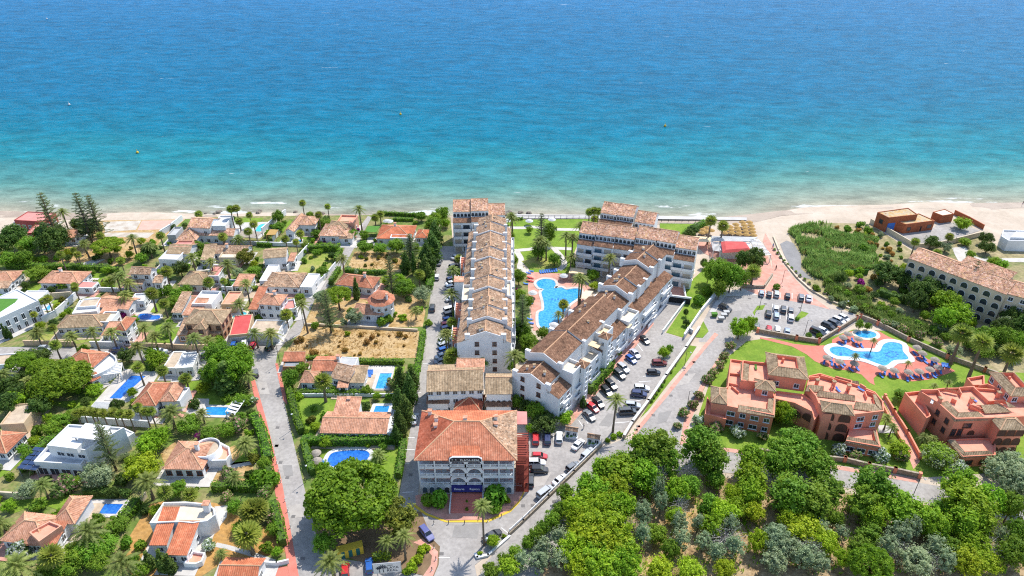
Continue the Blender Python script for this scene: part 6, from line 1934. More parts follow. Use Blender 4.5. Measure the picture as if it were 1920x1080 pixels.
canopy('cream tiled shade roof beside the resort pool', pts(G_, [1380, 760, 1450, 765, 1490, 705, 1430, 700]), 2.8, 'flat_cream', name='awning', cat='awning')
# ------------------------------------------------------------------ palms: crown pixel, height, crown radius
def palms(kind, r, lst, where=None):
    for t in lst:
        x, y, h = t[:3]
        plant(kind, r(x, y), h=h, r=t[3] if len(t) > 3 else None, where=where)
D, W = 'date_palm', 'fan_palm'
palms(D, A_, [(465, 150, 12), (985, 340, 8), (1115, 400, 5.5), (630, 380, 6.5), (1785, 345, 5.5), (1440, 490, 8, 3.6), (1580, 520, 7), (1700, 545, 9, 4), (868, 630, 7), (920, 622, 8), (1840, 680, 9), (945, 770, 6), (1800, 830, 6, 3.4), (960, 680, 6)])
palms(W, A_, [(1200, 320, 7.5), (1725, 125, 11), (1770, 120, 11), (1665, 330, 7), (1860, 290, 9), (1905, 235, 9), (1240, 590, 9, 2.4), (1560, 670, 7, 2.2), (1130, 750, 8, 2.4), (1225, 830, 6, 2), (820, 660, 6, 2), (1490, 160, 5), (1790, 215, 7)])
palms(D, B_, [(690, 80, 8), (835, 90, 7), (540, 120, 7), (1030, 190, 8), (1065, 60, 6), (1150, 120, 7), (1245, 50, 9, 3.4), (1450, 130, 9, 3.2), (1560, 150, 6), (270, 90, 6), (1270, 690, 6, 4.2), (1510, 690, 4, 2.4), (30, 400, 5, 3.4), (190, 460, 5, 3), (1840, 390, 5, 3), (1830, 910, 4.5, 3.2)])
palms(W, B_, [(410, 180, 7), (1035, 350, 7), (1210, 370, 6), (1390, 430, 6)] + [(x, y, 6.4, 1.5) for x, y in ((570, 695), (620, 680), (680, 680), (712, 690), (770, 695), (845, 690), (900, 700), (962, 700), (1030, 650), (1085, 680), (1130, 680))])
palms(D, C_, [(1100, 370, 6, 4), (310, 390, 5, 3), (650, 730, 6, 4.4), (100, 1005, 6, 5), (910, 990, 6, 4), (1650, 910, 1.6, 1.8), (1760, 340, 3, 2.6), (1830, 90, 4, 3), (0, 690, 5, 3)])
palms(W, C_, [(365, 920, 7, 2.8), (1230, 440, 5, 2), (1420, 460, 4, 2), (1850, 750, 6, 3), (1880, 570, 5, 3), (1930, 560, 5, 2.6)])
palms(D, D_, [(180, 352, 5.5), (1095, 120, 10), (965, 500, 9), (670, 840, 11), (1515, 880, 4, 2.6)])
palms(W, D_, [(75, 330, 6), (540, 345, 6), (650, 305, 4), (1250, 160, 5), (1210, 185, 5), (540, 910, 6, 2.2), (1540, 610, 6, 2.2)])
palms(D, E_, [(310, 90, 6), (420, 100, 6, 3.6), (245, 410, 5, 3), (1240, 1000, 2.5, 2.6)])
palms(W, E_, [(815, 450, 8, 2.8)])
palms(D, F_, [(885, 965, 6, 3.6), (1295, 810, 5, 2.4), (1420, 775, 8, 2.6)])
palms(W, F_, [(285, 590, 5, 3.2), (255, 760, 7, 3.2)])
palms(D, G_, [(870, 135, 10), (885, 150, 9), (430, 710, 10, 3.2), (440, 540, 7), (385, 1020, 8, 3), (1075, 330, 8), (1105, 315, 8.5), (1140, 350, 7), (1290, 285, 10), (1335, 295, 10), (1320, 440, 7), (1390, 600, 11), (1400, 615, 10), (1615, 450, 10), (1690, 360, 11), (1230, 870, 4, 2.2), (1395, 205, 5)])
palms(W, G_, [(485, 450, 5), (1460, 105, 10), (1498, 95, 10.5), (1530, 100, 10), (1500, 155, 5), (1265, 795, 6, 2)])
palms(D, H_, [(895, 260, 9, 3.4), (400, 100, 8, 3), (1660, 590, 11.5, 3.0)])
palms(W, H_, [(440, 250, 7, 2.6), (410, 290, 6, 2.2), (430, 10, 5)])
palms(D, I_, [(660, 545, 13, 2.6)])
palms(W, J_, [(1095, 165, 11, 2.6), (1185, 205, 9, 2.6), (1415, 545, 7, 3)])
palms(W, M_, [(1110, 325, 7), (1365, 290, 6), (1275, 410, 4)])
palms(W, N_, [(1465, 90, 12, 3.4), (1620, 160, 13, 3.2), (1840, 240, 13, 3.4)])
palms(D, N_, [(655, 268, 4, 1.8), (798, 150, 4.5, 1.6), (1050, 318, 3.5, 1.4), (900, 740, 4, 2.2), (1170, 870, 2.4, 2), (1245, 895, 2.6, 2), (1360, 465, 3, 1.6), (1250, 490, 3, 1.6), (935, 800, 3.5, 2)])
# ------------------------------------------------------------------ trees: crown pixel, half width in zoomed pixels
WD = 'in the wood below the terracotta apartments'
def trees(kind, r, lst, where=None):
    for t in lst:
        f = (.82 if kind == 'grey_sapling' else 1.07) if where == WD else 1.0
        kd = 'broad_bright' if where == WD and kind == 'broad_lime' and (t[0] + t[1]) // 10 % 3 == 0 else kind
        plant(kd, r(t[0], t[1]), t[2] / 4 * f, h=t[3] if len(t) > 3 else None, where=where)
plant('stone_pine', F_(1030, 470), 88, h=14, where='in front of the white-rimmed oval pool', look='huge umbrella pine')
trees('broad_gold', F_, [(1370, 640, 165, 9)])
trees('broad_green', F_, [(830, 830, 90, 6)])
trees('umbrella_pine', A_, [(800, 390, 125, 7)])
trees('stone_pine', B_, [(450, 430, 225, 9)])
trees('umbrella_pine', B_, [(300, 345, 100, 7), (150, 300, 110, 6)])
trees('umbrella_pine', D_, [(930, 765, 115, 8)])
trees('stone_pine', O_, [(780, 990, 170, 9)], 'at the bottom of the wood')
trees('stone_pine', B_, [(1720, 330, 175, 11)])
trees('norfolk_pine', A_, [(380, 220, 110, 24), (630, 200, 95, 22), (715, 200, 90, 20)])
trees('norfolk_pine', D_, [(1330, 640, 70, 17), (860, 900, 95, 16), (1480, 430, 90, 13)])
trees('norfolk_pine', G_, [(1100, 270, 70, 17), (960, 900, 90, 17)])
trees('norfolk_pine', M_, [(1520, 640, 55, 17)])
trees('norfolk_pine', B_, [(800, 950, 110, 16)])
trees('dark_conifer', D_, [(1640, 400, 75, 14), (1600, 480, 70, 14), (1660, 300, 60, 11), (1590, 560, 55, 11), (1440, 520, 40, 10)])
trees('dark_conifer', E_, [(1400, 440, 65, 11), (1470, 500, 60, 11), (1390, 600, 60, 11), (1440, 660, 62, 11), (1390, 760, 58, 11), (1490, 430, 55, 9), (1370, 850, 45, 7)])
trees('cypress', D_, [(1070, 720, 28, 9), (120, 700, 24, 6), (1500, 530, 22, 10)])
trees('cypress', C_, [(1110, 960, 45, 6), (1210, 960, 48, 7), (1270, 980, 40, 6)])
trees('cypress', B_, [(1690, 430, 90, 11), (30, 80, 18, 6), (60, 90, 16, 5)])
trees('cypress', H_, [(1415, 610, 26, 4), (1635, 300, 22, 3)])
trees('broad_dark', A_, [(100, 320, 100, 10), (400, 360, 120, 11), (320, 300, 70, 10), (450, 300, 60, 9), (590, 240, 70, 7), (670, 260, 80, 8), (30, 390, 80, 8), (1350, 570, 70, 6), (1100, 440, 60, 5)])
trees('broad_green', A_, [(220, 390, 90, 7), (60, 500, 80, 6), (180, 490, 70, 6), (1340, 770, 75, 5), (1390, 740, 60, 5), (950, 770, 50, 4), (1300, 830, 60, 5), (1260, 740, 50, 5), (270, 610, 90, 5), (480, 690, 60, 3.5), (1530, 410, 55, 4), (1470, 400, 50, 4), (1060, 490, 55, 4), (1500, 470, 40, 4)])
trees('broad_gold', A_, [(1840, 480, 75, 6)])
trees('broad_dark', B_, [(270, 280, 110, 5), (950, 260, 70, 5), (60, 620, 90, 7), (290, 640, 90, 6), (40, 480, 100, 6), (150, 540, 80, 6), (1680, 390, 70, 7)])
trees('broad_bright', B_, [(1170, 290, 85, 5), (1130, 250, 60, 5), (120, 600, 90, 6), (1110, 930, 110, 6), (1180, 870, 100, 6), (990, 540, 40, 3), (700, 520, 70, 3), (1640, 150, 40, 4), (620, 220, 45, 4)])
trees('broad_green', B_, [(1620, 240, 110, 9), (1800, 270, 100, 9), (1570, 400, 80, 7), (1420, 780, 100, 4), (1800, 600, 60, 4), (1570, 850, 80, 4), (1700, 820, 70, 4), (450, 760, 80, 4), (390, 810, 70, 4)])
trees('broad_lime', C_, [(1080, 260, 140, 6), (700, 850, 110, 4), (1010, 230, 80, 5)])
trees('broad_grey', C_, [(710, 310, 110, 7), (200, 430, 90, 4), (760, 330, 90, 6)])
trees('broad_green', C_, [(560, 920, 130, 5), (650, 900, 120, 5), (780, 850, 110, 4), (880, 690, 90, 3), (1330, 430, 70, 4), (1750, 560, 60, 4), (520, 1000, 120, 4), (740, 970, 90, 4), (1050, 1030, 70, 4), (330, 1060, 90, 3), (470, 1060, 90, 3)])
trees('broad_green', D_, [(1420, 720, 80, 6), (1600, 460, 60, 9), (1130, 410, 60, 5), (1250, 420, 60, 4), (1370, 400, 70, 6), (1660, 200, 60, 6), (1130, 320, 40, 4), (820, 590, 45, 3.5), (490, 260, 50, 4), (485, 180, 50, 6), (1720, 160, 60, 7), (1650, 240, 70, 7), (1560, 180, 45, 4), (830, 230, 60, 4), (690, 400, 40, 3), (770, 310, 45, 3.5), (300, 590, 60, 4), (650, 790, 45, 3), (1040, 310, 50, 4), (1500, 430, 60, 7)])
trees('broad_bright', D_, [(1450, 700, 70, 5), (1390, 660, 60, 5), (1300, 660, 50, 4), (1740, 230, 40, 4)])
trees('broad_grey', D_, [(1060, 930, 70, 5), (1570, 760, 75, 6), (180, 605, 45, 4), (810, 790, 70, 5)])
trees('broad_green', E_, [(200, 290, 110, 10), (60, 260, 90, 9), (120, 400, 100, 8), (580, 430, 75, 6), (1150, 520, 40, 3), (660, 360, 60, 4), (250, 600, 60, 3), (1230, 1020, 50, 2.5)])
trees('broad_green', G_, [(1160, 260, 60, 9), (1080, 400, 60, 6), (1200, 460, 55, 5), (930, 590, 50, 6), (1010, 240, 32, 3), (1350, 480, 45, 4), (1480, 580, 55, 4), (870, 290, 40, 4), (890, 470, 40, 4), (870, 800, 45, 5), (940, 730, 45, 5), (1000, 780, 50, 5), (900, 980, 55, 6), (980, 1020, 55, 6), (870, 560, 35, 4), (870, 680, 40, 4), (500, 560, 40, 4), (470, 860, 45, 4)])
trees('broad_lime', G_, [(1490, 580, 50, 4), (1500, 660, 45, 3), (890, 760, 40, 3)])
trees('broad_green', H_, [(650, 300, 85, 6), (800, 270, 60, 7), (930, 60, 80, 7), (1000, 160, 70, 6), (870, 340, 40, 4), (1120, 100, 60, 5), (1060, 680, 85, 6), (920, 610, 50, 5)])
trees('broad_dark', H_, [(1130, 770, 110, 4.5), (980, 650, 55, 5)])
trees('broad_bright', H_, [(1275, 730, 70, 4), (1020, 810, 40, 3)])
trees('clipped_bush', I_, [(335, 500, 60, 4.6), (755, 480, 80, 5.5), (250, 510, 50, 3), (740, 555, 60, 3)], 'in front of the hotel arcade')
trees('broad_lime', I_, [(740, 815, 55, 3)])
trees('broad_green', J_, [(1160, 560, 110, 12), (1250, 590, 95, 11), (1080, 540, 60, 9), (1330, 610, 60, 8), (1160, 680, 60, 8)])
trees('broad_dark', J_, [(1420, 450, 85, 9), (1340, 460, 70, 8), (960, 240, 50, 4), (930, 270, 45, 4), (1040, 490, 30, 4)])
trees('broad_bright', J_, [(1310, 980, 80, 7), (1380, 950, 60, 7)])
trees('broad_dark', M_, [(900, 560, 110, 8), (1010, 600, 85, 8), (1170, 680, 110, 10), (1270, 640, 100, 10), (1120, 770, 80, 8), (1230, 330, 60, 5), (1640, 300, 55, 5), (1650, 370, 60, 5), (1850, 900, 90, 9), (1910, 960, 90, 9), (1760, 980, 80, 8)])
trees('broad_bright', M_, [(1340, 780, 120, 9), (1430, 870, 110, 8), (1320, 900, 90, 8), (1460, 190, 70, 5), (1700, 480, 60, 4), (1520, 430, 40, 4), (1480, 330, 50, 3), (1750, 500, 60, 4)])
trees('broad_grey', M_, [(1780, 960, 70, 7), (1340, 370, 50, 4)])
trees('broad_green', N_, [(1560, 130, 90, 6), (1680, 120, 90, 7), (1620, 230, 80, 4), (1780, 130, 90, 8), (1880, 160, 80, 8), (1500, 160, 60, 5), (1000, 560, 70, 3.5), (690, 30, 35, 4), (750, 45, 30, 3), (130, 700, 95, 6)])
trees('broad_lime', N_, [(110, 690, 80, 7), (980, 960, 90, 4)])
trees('broad_green', N_, [(1290, 1010, 125, 5.5)])
trees('broad_grey', N_, [(1850, 1070, 120, 6), (1300, 60, 50, 3), (1400, 230, 60, 4)])
plant('broad_bright', K_(740, 240), 12, h=4.2, look='small trimmed tree')
plant('broad_green', K_(780, 215), 8, h=4.0, look='small trimmed tree')
trees('broad_dark', K_, [(910, 15, 30, 2.4), (905, -60, 22, 3)])
# wood along the bottom right
WD = 'in the wood below the terracotta apartments'
trees('poplar', L_, [(690, 150, 165, 12), (760, 230, 110, 10), (600, 240, 110, 9), (1020, 110, 150, 12), (1100, 200, 120, 11), (1680, 430, 120, 9), (1840, 520, 120, 9)], WD)
trees('broad_green', L_, [(420, 250, 105, 8), (1640, 180, 150, 9), (1760, 80, 120, 8), (1850, 190, 110, 7), (320, 290, 60, 6), (930, 400, 90, 6), (1130, 360, 70, 5)], WD)
trees('poplar_bright', L_, [(1390, 330, 120, 9), (1400, 210, 110, 9), (1390, 440, 110, 8), (1700, 560, 90, 8)], WD)
trees('broad_lime', L_, [(360, 440, 130, 8), (240, 560, 130, 8), (430, 560, 110, 8), (160, 760, 150, 8), (330, 820, 150, 8), (250, 980, 150, 8), (420, 960, 110, 7), (90, 640, 100, 7), (1180, 600, 120, 7), (1100, 700, 90, 6), (1200, 1030, 85, 5), (930, 1030, 110, 5), (700, 1020, 110, 5), (1450, 820, 80, 6), (1420, 600, 80, 5), (1750, 700, 120, 6), (1290, 560, 90, 5), (60, 880, 120, 7)], WD)
trees('grey_sapling', L_, [(700, 430, 75, 9), (720, 530, 70, 8), (590, 620, 80, 9), (580, 760, 70, 8), (860, 680, 90, 8), (870, 800, 100, 7), (1040, 820, 80, 6), (1240, 700, 90, 7), (1270, 860, 110, 7), (1140, 900, 90, 6), (1580, 820, 110, 7), (1680, 880, 120, 7), (1570, 960, 120, 6), (1830, 930, 120, 7), (1000, 680, 70, 6)], WD)
trees('bare_tree', L_, [(700, 320, 60, 9), (920, 320, 50, 7), (1200, 780, 110, 6), (490, 700, 60, 6), (1840, 870, 80, 6), (1640, 760, 60, 6), (860, 540, 60, 6)], WD)
trees('poplar', O_, [(180, 480, 160, 10), (330, 520, 160, 10), (450, 450, 120, 9), (790, 400, 150, 11), (720, 520, 120, 9)], WD)
trees('broad_green', O_, [(230, 120, 170, 9), (380, 260, 130, 8), (60, 230, 110, 8), (1830, 560, 100, 9), (1850, 900, 120, 8), (1870, 760, 90, 8)], WD)
trees('poplar_bright', O_, [(990, 580, 150, 9), (1180, 640, 120, 8), (1250, 720, 90, 8), (1440, 400, 130, 10), (1480, 520, 170, 11), (1580, 620, 140, 10), (1640, 520, 110, 10), (1480, 680, 140, 9)], WD)
trees('broad_lime', O_, [(280, 730, 140, 7), (420, 820, 110, 6), (1560, 860, 130, 6), (1480, 960, 120, 6), (1640, 980, 110, 5), (160, 660, 90, 6), (560, 940, 70, 5)], WD)
trees('broad_grey', O_, [(1800, 290, 150, 8), (1860, 400, 120, 9), (1290, 190, 120, 5), (60, 800, 110, 7), (1100, 960, 130, 6)], WD)
trees('grey_sapling', O_, [(980, 760, 120, 8), (900, 860, 100, 8), (1080, 720, 90, 8), (1260, 860, 110, 7), (1330, 960, 110, 7), (120, 880, 120, 7), (260, 930, 120, 7), (380, 980, 110, 6), (60, 980, 110, 6), (1750, 780, 80, 6)], WD)
trees('bare_tree', O_, [(320, 870, 70, 6), (1000, 900, 80, 6), (1650, 860, 80, 6), (1800, 380, 60, 6), (1220, 960, 80, 5)], WD)
trees('poplar_bright', I_, [(1690, 300, 150, 9), (1560, 280, 90, 7), (1870, 120, 130, 10), (1880, 330, 130, 9)], WD)
trees('broad_lime', I_, [(1500, 450, 150, 8), (1400, 560, 140, 8), (1600, 560, 150, 8), (1480, 700, 150, 8), (1640, 720, 150, 8), (1700, 880, 150, 7), (1530, 900, 140, 7), (1420, 1000, 130, 6), (1600, 1010, 130, 6), (1760, 1000, 110, 5), (860, 1000, 90, 4)], WD)
trees('broad_green', I_, [(1280, 460, 70, 5), (1250, 590, 70, 5), (1180, 660, 70, 5), (1110, 720, 60, 5), (1060, 770, 60, 5), (1000, 830, 55, 4), (900, 900, 60, 4), (820, 960, 55, 4), (720, 1040, 70, 3.5), (1440, 380, 60, 5)], WD)
trees('grey_sapling', I_, [(1120, 860, 100, 6), (1240, 800, 110, 7), (960, 960, 90, 5), (1080, 960, 110, 5), (1240, 940, 120, 6), (1850, 600, 70, 9), (1860, 780, 80, 8)], WD)
# ------------------------------------------------------------------ shrubs: base pixel
RSB = random.Random(8)
def shrubs(kind, r, lst, where=None):
    for t in lst:
        plant(kind, r(t[0], t[1]), t[2] / 4 * (1.2 if kind in ('bush_pink', 'bush_white') else RSB.uniform(.6, 1.2) if kind == 'bush_straw' else 1), where=where)
shrubs('bush_pink', K_, [(1240, 190, 45), (1190, 270, 42), (1165, 335, 42), (1110, 390, 42), (1070, 440, 45), (1000, 560, 42), (960, 630, 40), (890, 690, 48), (1130, 800, 55), (1480, 870, 45), (840, 790, 35)])
shrubs('bush_pink', N_, [(1010, 65, 45), (1140, 110, 45), (1270, 160, 45), (650, 1010, 50), (880, 20, 40), (1640, 1120, 50), (1000, 1020, 60)])
shrubs('bush_white', K_, [(1000, 750, 48), (1290, 840, 60)])
shrubs('bush_white', N_, [(540, 970, 65), (850, 1010, 70), (1440, 1110, 70)])
shrubs('bush_white', C_, [(140, 905, 95), (1560, 850, 55)])
shrubs('bush_white', E_, [(280, 600, 50)])
shrubs('bush_pink', C_, [(470, 400, 90), (1720, 320, 60), (1700, 480, 50)])
shrubs('bush_pink', E_, [(180, 780, 80), (110, 800, 60), (1340, 470, 50)])
shrubs('bush_pink', F_, [(170, 540, 55), (440, 640, 60), (110, 300, 60)])
shrubs('bush_magenta', C_, [(1505, 35, 60), (610, 985, 35)])
shrubs('bush_magenta', D_, [(832, 376, 18), (1085, 280, 20)])
shrubs('bush_magenta', A_, [(925, 920, 35)])
shrubs('bush_magenta', M_, [(700, 640, 50)])
shrubs('bush_magenta', G_, [(912, 690, 18)])
shrubs('bush_straw', E_, [(1105, 110, 32), (1150, 160, 30), (1220, 160, 35), (1190, 125, 28), (1320, 115, 22), (1400, 105, 45), (1445, 120, 22), (990, 220, 45), (755, 245, 50), (1240, 105, 22), (1430, 190, 18), (660, 140, 40), (620, 160, 35), (1100, 250, 20), (1060, 260, 20), (780, 240, 25), (950, 160, 22), (940, 195, 20)])
shrubs('bush_gold', D_, [(1150, 500, 20), (1240, 490, 22), (1140, 550, 18), (1190, 540, 16), (1300, 480, 18)])
shrubs('bush_green', D_, [(1270, 965, 60), (1310, 950, 50), (1610, 980, 40), (940, 390, 18), (1020, 380, 18), (620, 700, 30), (1420, 560, 30), (1450, 540, 25), (590, 940, 35), (520, 950, 20)])
shrubs('bush_bright', H_, [(1670, 240, 45), (1700, 190, 35), (1600, 900, 30), (1640, 870, 35), (1690, 855, 30)])
shrubs('clipped_bush', K_, [(820, 330, 14), (790, 385, 14), (740, 455, 14), (725, 490, 14), (703, 520, 14), (682, 550, 14), (665, 575, 14), (645, 605, 14)])
shrubs('clipped_bush', N_, [(305, 115, 22), (383, 118, 22)])
shrubs('clipped_bush', J_, [(1062, 700, 38), (1000, 770, 40), (1585, 670, 25), (1740, 910, 16), (1000, 985, 10)])
shrubs('clipped_bush', F_, [(350, 350, 70), (440, 350, 55)])
shrubs('bush_lime', I_, [(130, 1010, 60), (170, 950, 55), (190, 890, 50), (230, 860, 45), (90, 1040, 40), (840, 500, 40), (640, 910, 25), (820, 780, 25)])
shrubs('bush_green', M_, [(360, 680, 40), (600, 240, 40), (690, 200, 40), (760, 250, 45), (890, 350, 25), (990, 390, 25), (720, 380, 50), (800, 370, 25), (1000, 450, 20), (830, 840, 40), (880, 830, 50), (730, 820, 45), (930, 880, 45), (520, 690, 50), (600, 720, 45), (460, 630, 45), (700, 760, 45), (1020, 700, 45), (1040, 930, 50), (1130, 960, 50), (1240, 990, 50), (860, 700, 45), (940, 730, 45), (1500, 990, 50)])
shrubs('bush_grey', M_, [(560, 800, 40), (640, 840, 40), (880, 930, 40), (960, 960, 45), (480, 760, 35)])
# fill of the villa gardens: low planting between what stands above
RS = random.Random(3)
zone = [tuple(G(p)[:2]) for p in ((0, 500), (60, 470), (240, 470), (330, 430), (420, 412), (640, 410), (640, 470), (600, 530), (560, 590), (540, 625), (470, 640), (-20, 640))]
zone2 = [tuple(G(p)[:2]) for p in ((-30, 690), (455, 690), (480, 760), (515, 880), (535, 1060), (-60, 1090))]
zone3 = [tuple(G(p)[:2]) for p in ((530, 690), (775, 690), (750, 850), (735, 920), (590, 900))]
zone4 = [tuple(G(p)[:2]) for p in ((690, 420), (840, 415), (820, 500), (795, 600), (640, 640), (560, 650), (660, 470))]
def fill(zone, n, mind, kinds, rr=(1.0, 2.0), where=None):
    xs, ys = [p[0] for p in zone], [p[1] for p in zone]
    k = tries = 0
    while k < n and tries < n * 60:
        tries += 1
        p = (RS.uniform(min(xs), max(xs)), RS.uniform(min(ys), max(ys)))
        if not inside(p, zone) or any(inside(p, b) for b in BLOCKED):
            continue
        r = RS.uniform(*rr)
        if any((p[0] - t.x) ** 2 + (p[1] - t.y) ** 2 < (mind + min(q, 2) * .4) ** 2 for t, q in TREES):
            continue
        if any(inside((p[0] + dx * r, p[1] + dy * r), b) for b in BLOCKED for dx, dy in ((.7, 0), (-.7, 0), (0, .7), (0, -.7))):
            continue
        kind_ = RS.choice(kinds)
        plant(kind_, None, world=p, r=r, h=r * RS.uniform(1.0, 1.6) * (1.35 if kind_.startswith('broad') else 3.0 if kind_ == 'fan_palm' else 1), where=where)
        k += 1
mix = ['bush_green'] * 4 + ['bush_dark'] * 3 + ['bush_bright'] * 3 + ['bush_lime', 'bush_grey', 'bush_pink', 'bush_gold']
fill(zone, 80, 2.0, mix, (.9, 1.7))
fill(zone2, 55, 2.2, mix, (1.1, 2.3))
fill(zone3, 16, 2.4, mix)
fill(zone4, 24, 2.4, mix)
small = ['broad_green', 'broad_bright', 'broad_dark', 'broad_green', 'broad_lime']
fill(zone, 45, 1.6, small, (1.1, 1.9))
fill(zone2, 32, 1.7, small, (1.2, 2.1))
fill(zone3, 8, 2.0, small, (1.2, 2.0))
fill(zone, 22, 1.5, ['fan_palm'], (1.3, 1.8))
zone7 = [tuple(G(p)[:2]) for p in ((1100, 1040), (1230, 930), (1290, 915), (1420, 925), (1750, 975), (1900, 1010), (1900, 1070), (1060, 1074))]
def wood(n):
    xs, ys = [p[0] for p in zone7], [p[1] for p in zone7]
    k = t = 0
    while k < n and t < 4000:
        t += 1
        p = (RS.uniform(min(xs), max(xs)), RS.uniform(min(ys), max(ys)))
        if inside(p, zone7) and not any((p[0] - w.x) ** 2 + (p[1] - w.y) ** 2 < 3.1 ** 2 for w, q in TREES):
            kd = RS.choice(('poplar_bright', 'poplar', 'broad_green', 'grey_sapling', 'broad_lime'))
            plant(kd, None, world=p, r=RS.uniform(2.0, 3.2), h=RS.uniform(4.5, 8), where=WD)
            k += 1
wood(15)
zone5 = [tuple(G(p)[:2]) for p in pts(M_, [430, 640, 700, 560, 1050, 520, 1060, 640, 1250, 820, 1560, 980, 1900, 1090, 1900, 1300, 1500, 1150, 1000, 960, 700, 850])]
fill(zone5, 30, 2.6, small + ['broad_grey', 'bush_grey', 'bush_bright', 'bush_straw'], (1.2, 2.4), 'in the stream thicket before the cream arcaded block')
zone6 = [tuple(G(p)[:2]) for p in pts(M_, [480, 230, 720, 210, 1050, 400, 900, 500, 800, 420, 600, 300])]
fill(zone6, 22, 1.6, ['bush_green', 'bush_grey', 'bush_straw', 'bush_lime'], (.9, 1.8), 'in the scrub beside the reed bed')
# ------------------------------------------------------------------ hedges
hedge(pts(E_, [565, 510, 590, 600, 620, 700, 640, 790, 670, 860]), 2.0, 2.6)
hedge(pts(E_, [620, 560, 760, 558, 980, 565, 1200, 560]), 1.4, 1.6)
hedge(pts(E_, [670, 930, 860, 935, 1100, 935, 1420, 920]), 2.2, 2.6)
hedge(pts(F_, [690, 110, 720, 230, 750, 330]), 1.8, 2.6)
hedge(pts(F_, [1430, 90, 1410, 250, 1390, 350]), 1.6, 2.2)
hedge(pts(E_, [1580, 110, 1550, 300, 1500, 560]), 1.6, 2.0)
hedge(pts(D_, [1640, 640, 1620, 740]), 2.2, 2.6)
hedge(pts(D_, [720, 445, 850, 440, 950, 445]), 2.4, 2.8)
hedge(pts(D_, [960, 450, 920, 530]), 1.6, 2.2)
hedge(pts(D_, [990, 600, 1150, 612, 1300, 615]), 1.4, 1.6)
hedge(pts(D_, [945, 590, 880, 700]), 1.6, 2.0)
hedge(pts(D_, [270, 735, 450, 740, 620, 740]), 1.4, 1.6)
hedge(pts(D_, [820, 655, 760, 710]), 1.4, 1.6)
hedge(pts(A_, [60, 570, 250, 575, 450, 580, 830, 592]), 2.2, 2.2, 'leaf_green')
hedge(pts(A_, [830, 600, 890, 605]), 1.8, 2.0, 'leaf_green')
hedge(pts(E_, [320, 760, 370, 860, 400, 960, 420, 1080]), 2.4, 3.0)
hedge(pts(F_, [410, 260, 430, 330, 450, 380]), 2.0, 2.4)
hedge(pts(F_, [0, 440, 150, 430, 300, 440, 450, 450]), 2.0, 2.2, 'leaf_green')
hedge(pts(F_, [460, 560, 500, 700, 530, 860]), 2.0, 2.6)
hedge(pts(C_, [1040, 540, 960, 650, 850, 760, 790, 850]), 2.6, 2.4)
hedge(pts(C_, [460, 25, 380, 90, 290, 170]), 2.6, 2.4)
hedge(pts(C_, [640, 470, 900, 480]), 1.6, 2.0, 'leaf_dark')
hedge(pts(B_, [1070, 375, 1190, 378]), 1.2, 1.4)
hedge(pts(B_, [140, 300, 360, 300]), 2.4, 3.0, 'leaf_green')
hedge(pts(H_, [1445, 555, 1520, 465, 1610, 370]), 3.6, 3.4)
hedge(pts(G_, [840, 170, 960, 168]), 1.0, 1.0)
hedge(pts(M_, [830, 735, 930, 770, 1040, 800]), 2.0, 2.6, 'leaf_dark')
hedge(pts(J_, [890, 300, 960, 250, 1050, 205]), 2.6, 2.2)
hedge(pts(E_, [700, 300, 860, 300]), 1.4, 1.4, 'leaf_green')
hedge(pts(E_, [960, 320, 1200, 325, 1430, 330]), 1.6, 1.6, 'leaf_green')
hedge(pts(D_, [1240, 170, 1400, 178, 1590, 190]), 1.6, 1.6)
hedge(pts(D_, [1350, 215, 1500, 218]), 1.4, 1.4)
hedge(pts(D_, [780, 290, 860, 215]), 2.2, 2.2)
hedge(pts(D_, [335, 405, 440, 410]), 1.4, 1.6)
hedge(pts(H_, [965, 320, 985, 210]), 2.0, 2.0, 'leaf_green')
# ------------------------------------------------------------------ reed bed, dry grass and undergrowth
def blades(name, pix, n, h, w, m, label, cat, lean=.25, smooth=True):
    poly = [tuple(G(p)[:2]) for p in pix]
    if smooth:
        poly = smooth_loop(poly, 3)
    xs, ys = [p[0] for p in poly], [p[1] for p in poly]
    r = random.Random(n)
    mb = MB()
    k = 0
    while k < n:
        x, y = r.uniform(min(xs), max(xs)), r.uniform(min(ys), max(ys))
        if not inside((x, y), poly):
            continue
        k += 1
        if math.sin(x * .21 + 1.3 * math.sin(y * .17)) * math.sin(y * .33 + x * .09) > .38 + r.uniform(-.45, .3):
            continue
        amp = .65 + .45 * (math.sin(x * .35 + y * .21) * math.sin(y * .5 - x * .13) * .5 + .5)
        for _ in range(3):
            a = r.uniform(0, 6.28)
            d = Vector((math.cos(a), math.sin(a), 0))
            s = Vector((-d.y, d.x, 0)) * w / 2
            b = Vector((x + r.uniform(-.3, .3), y + r.uniform(-.3, .3), 0))
            hh = h * amp * r.uniform(.6, 1.15)
            t = b + d * (hh * lean * r.uniform(.3, 2)) + Vector((0, 0, hh))
            mid = b.lerp(t, .55) - d * (.08 * hh)
            mb.add([b - s * .6, b + s * .6, mid + s, t, mid - s], [(0, 1, 2, 3, 4)])
    o = link(name, mb.mesh(name, m))
    o['kind'] = 'stuff'
    tag(o, label, cat)
    return o
blades('reed_bed', pts(M_, [160, 255, 370, 200, 470, 215, 560, 260, 620, 300, 700, 290, 830, 330, 800, 420, 830, 520, 700, 550, 560, 565, 430, 620, 330, 590, 260, 500, 240, 400, 200, 310]), 5600, 2.4, .36, 'leaf_reed', 'dense green reed bed beside the stream and beach', 'reeds')
blades('stream_reeds', pts(M_, [430, 620, 520, 600, 640, 700, 760, 760, 900, 820, 1000, 900, 1150, 960, 1400, 1050, 1400, 1100, 1200, 1080, 900, 960, 700, 860, 480, 760, 420, 690]), 2600, 2.4, .34, 'leaf_reed', 'band of green reeds along the sunken stream', 'reeds')
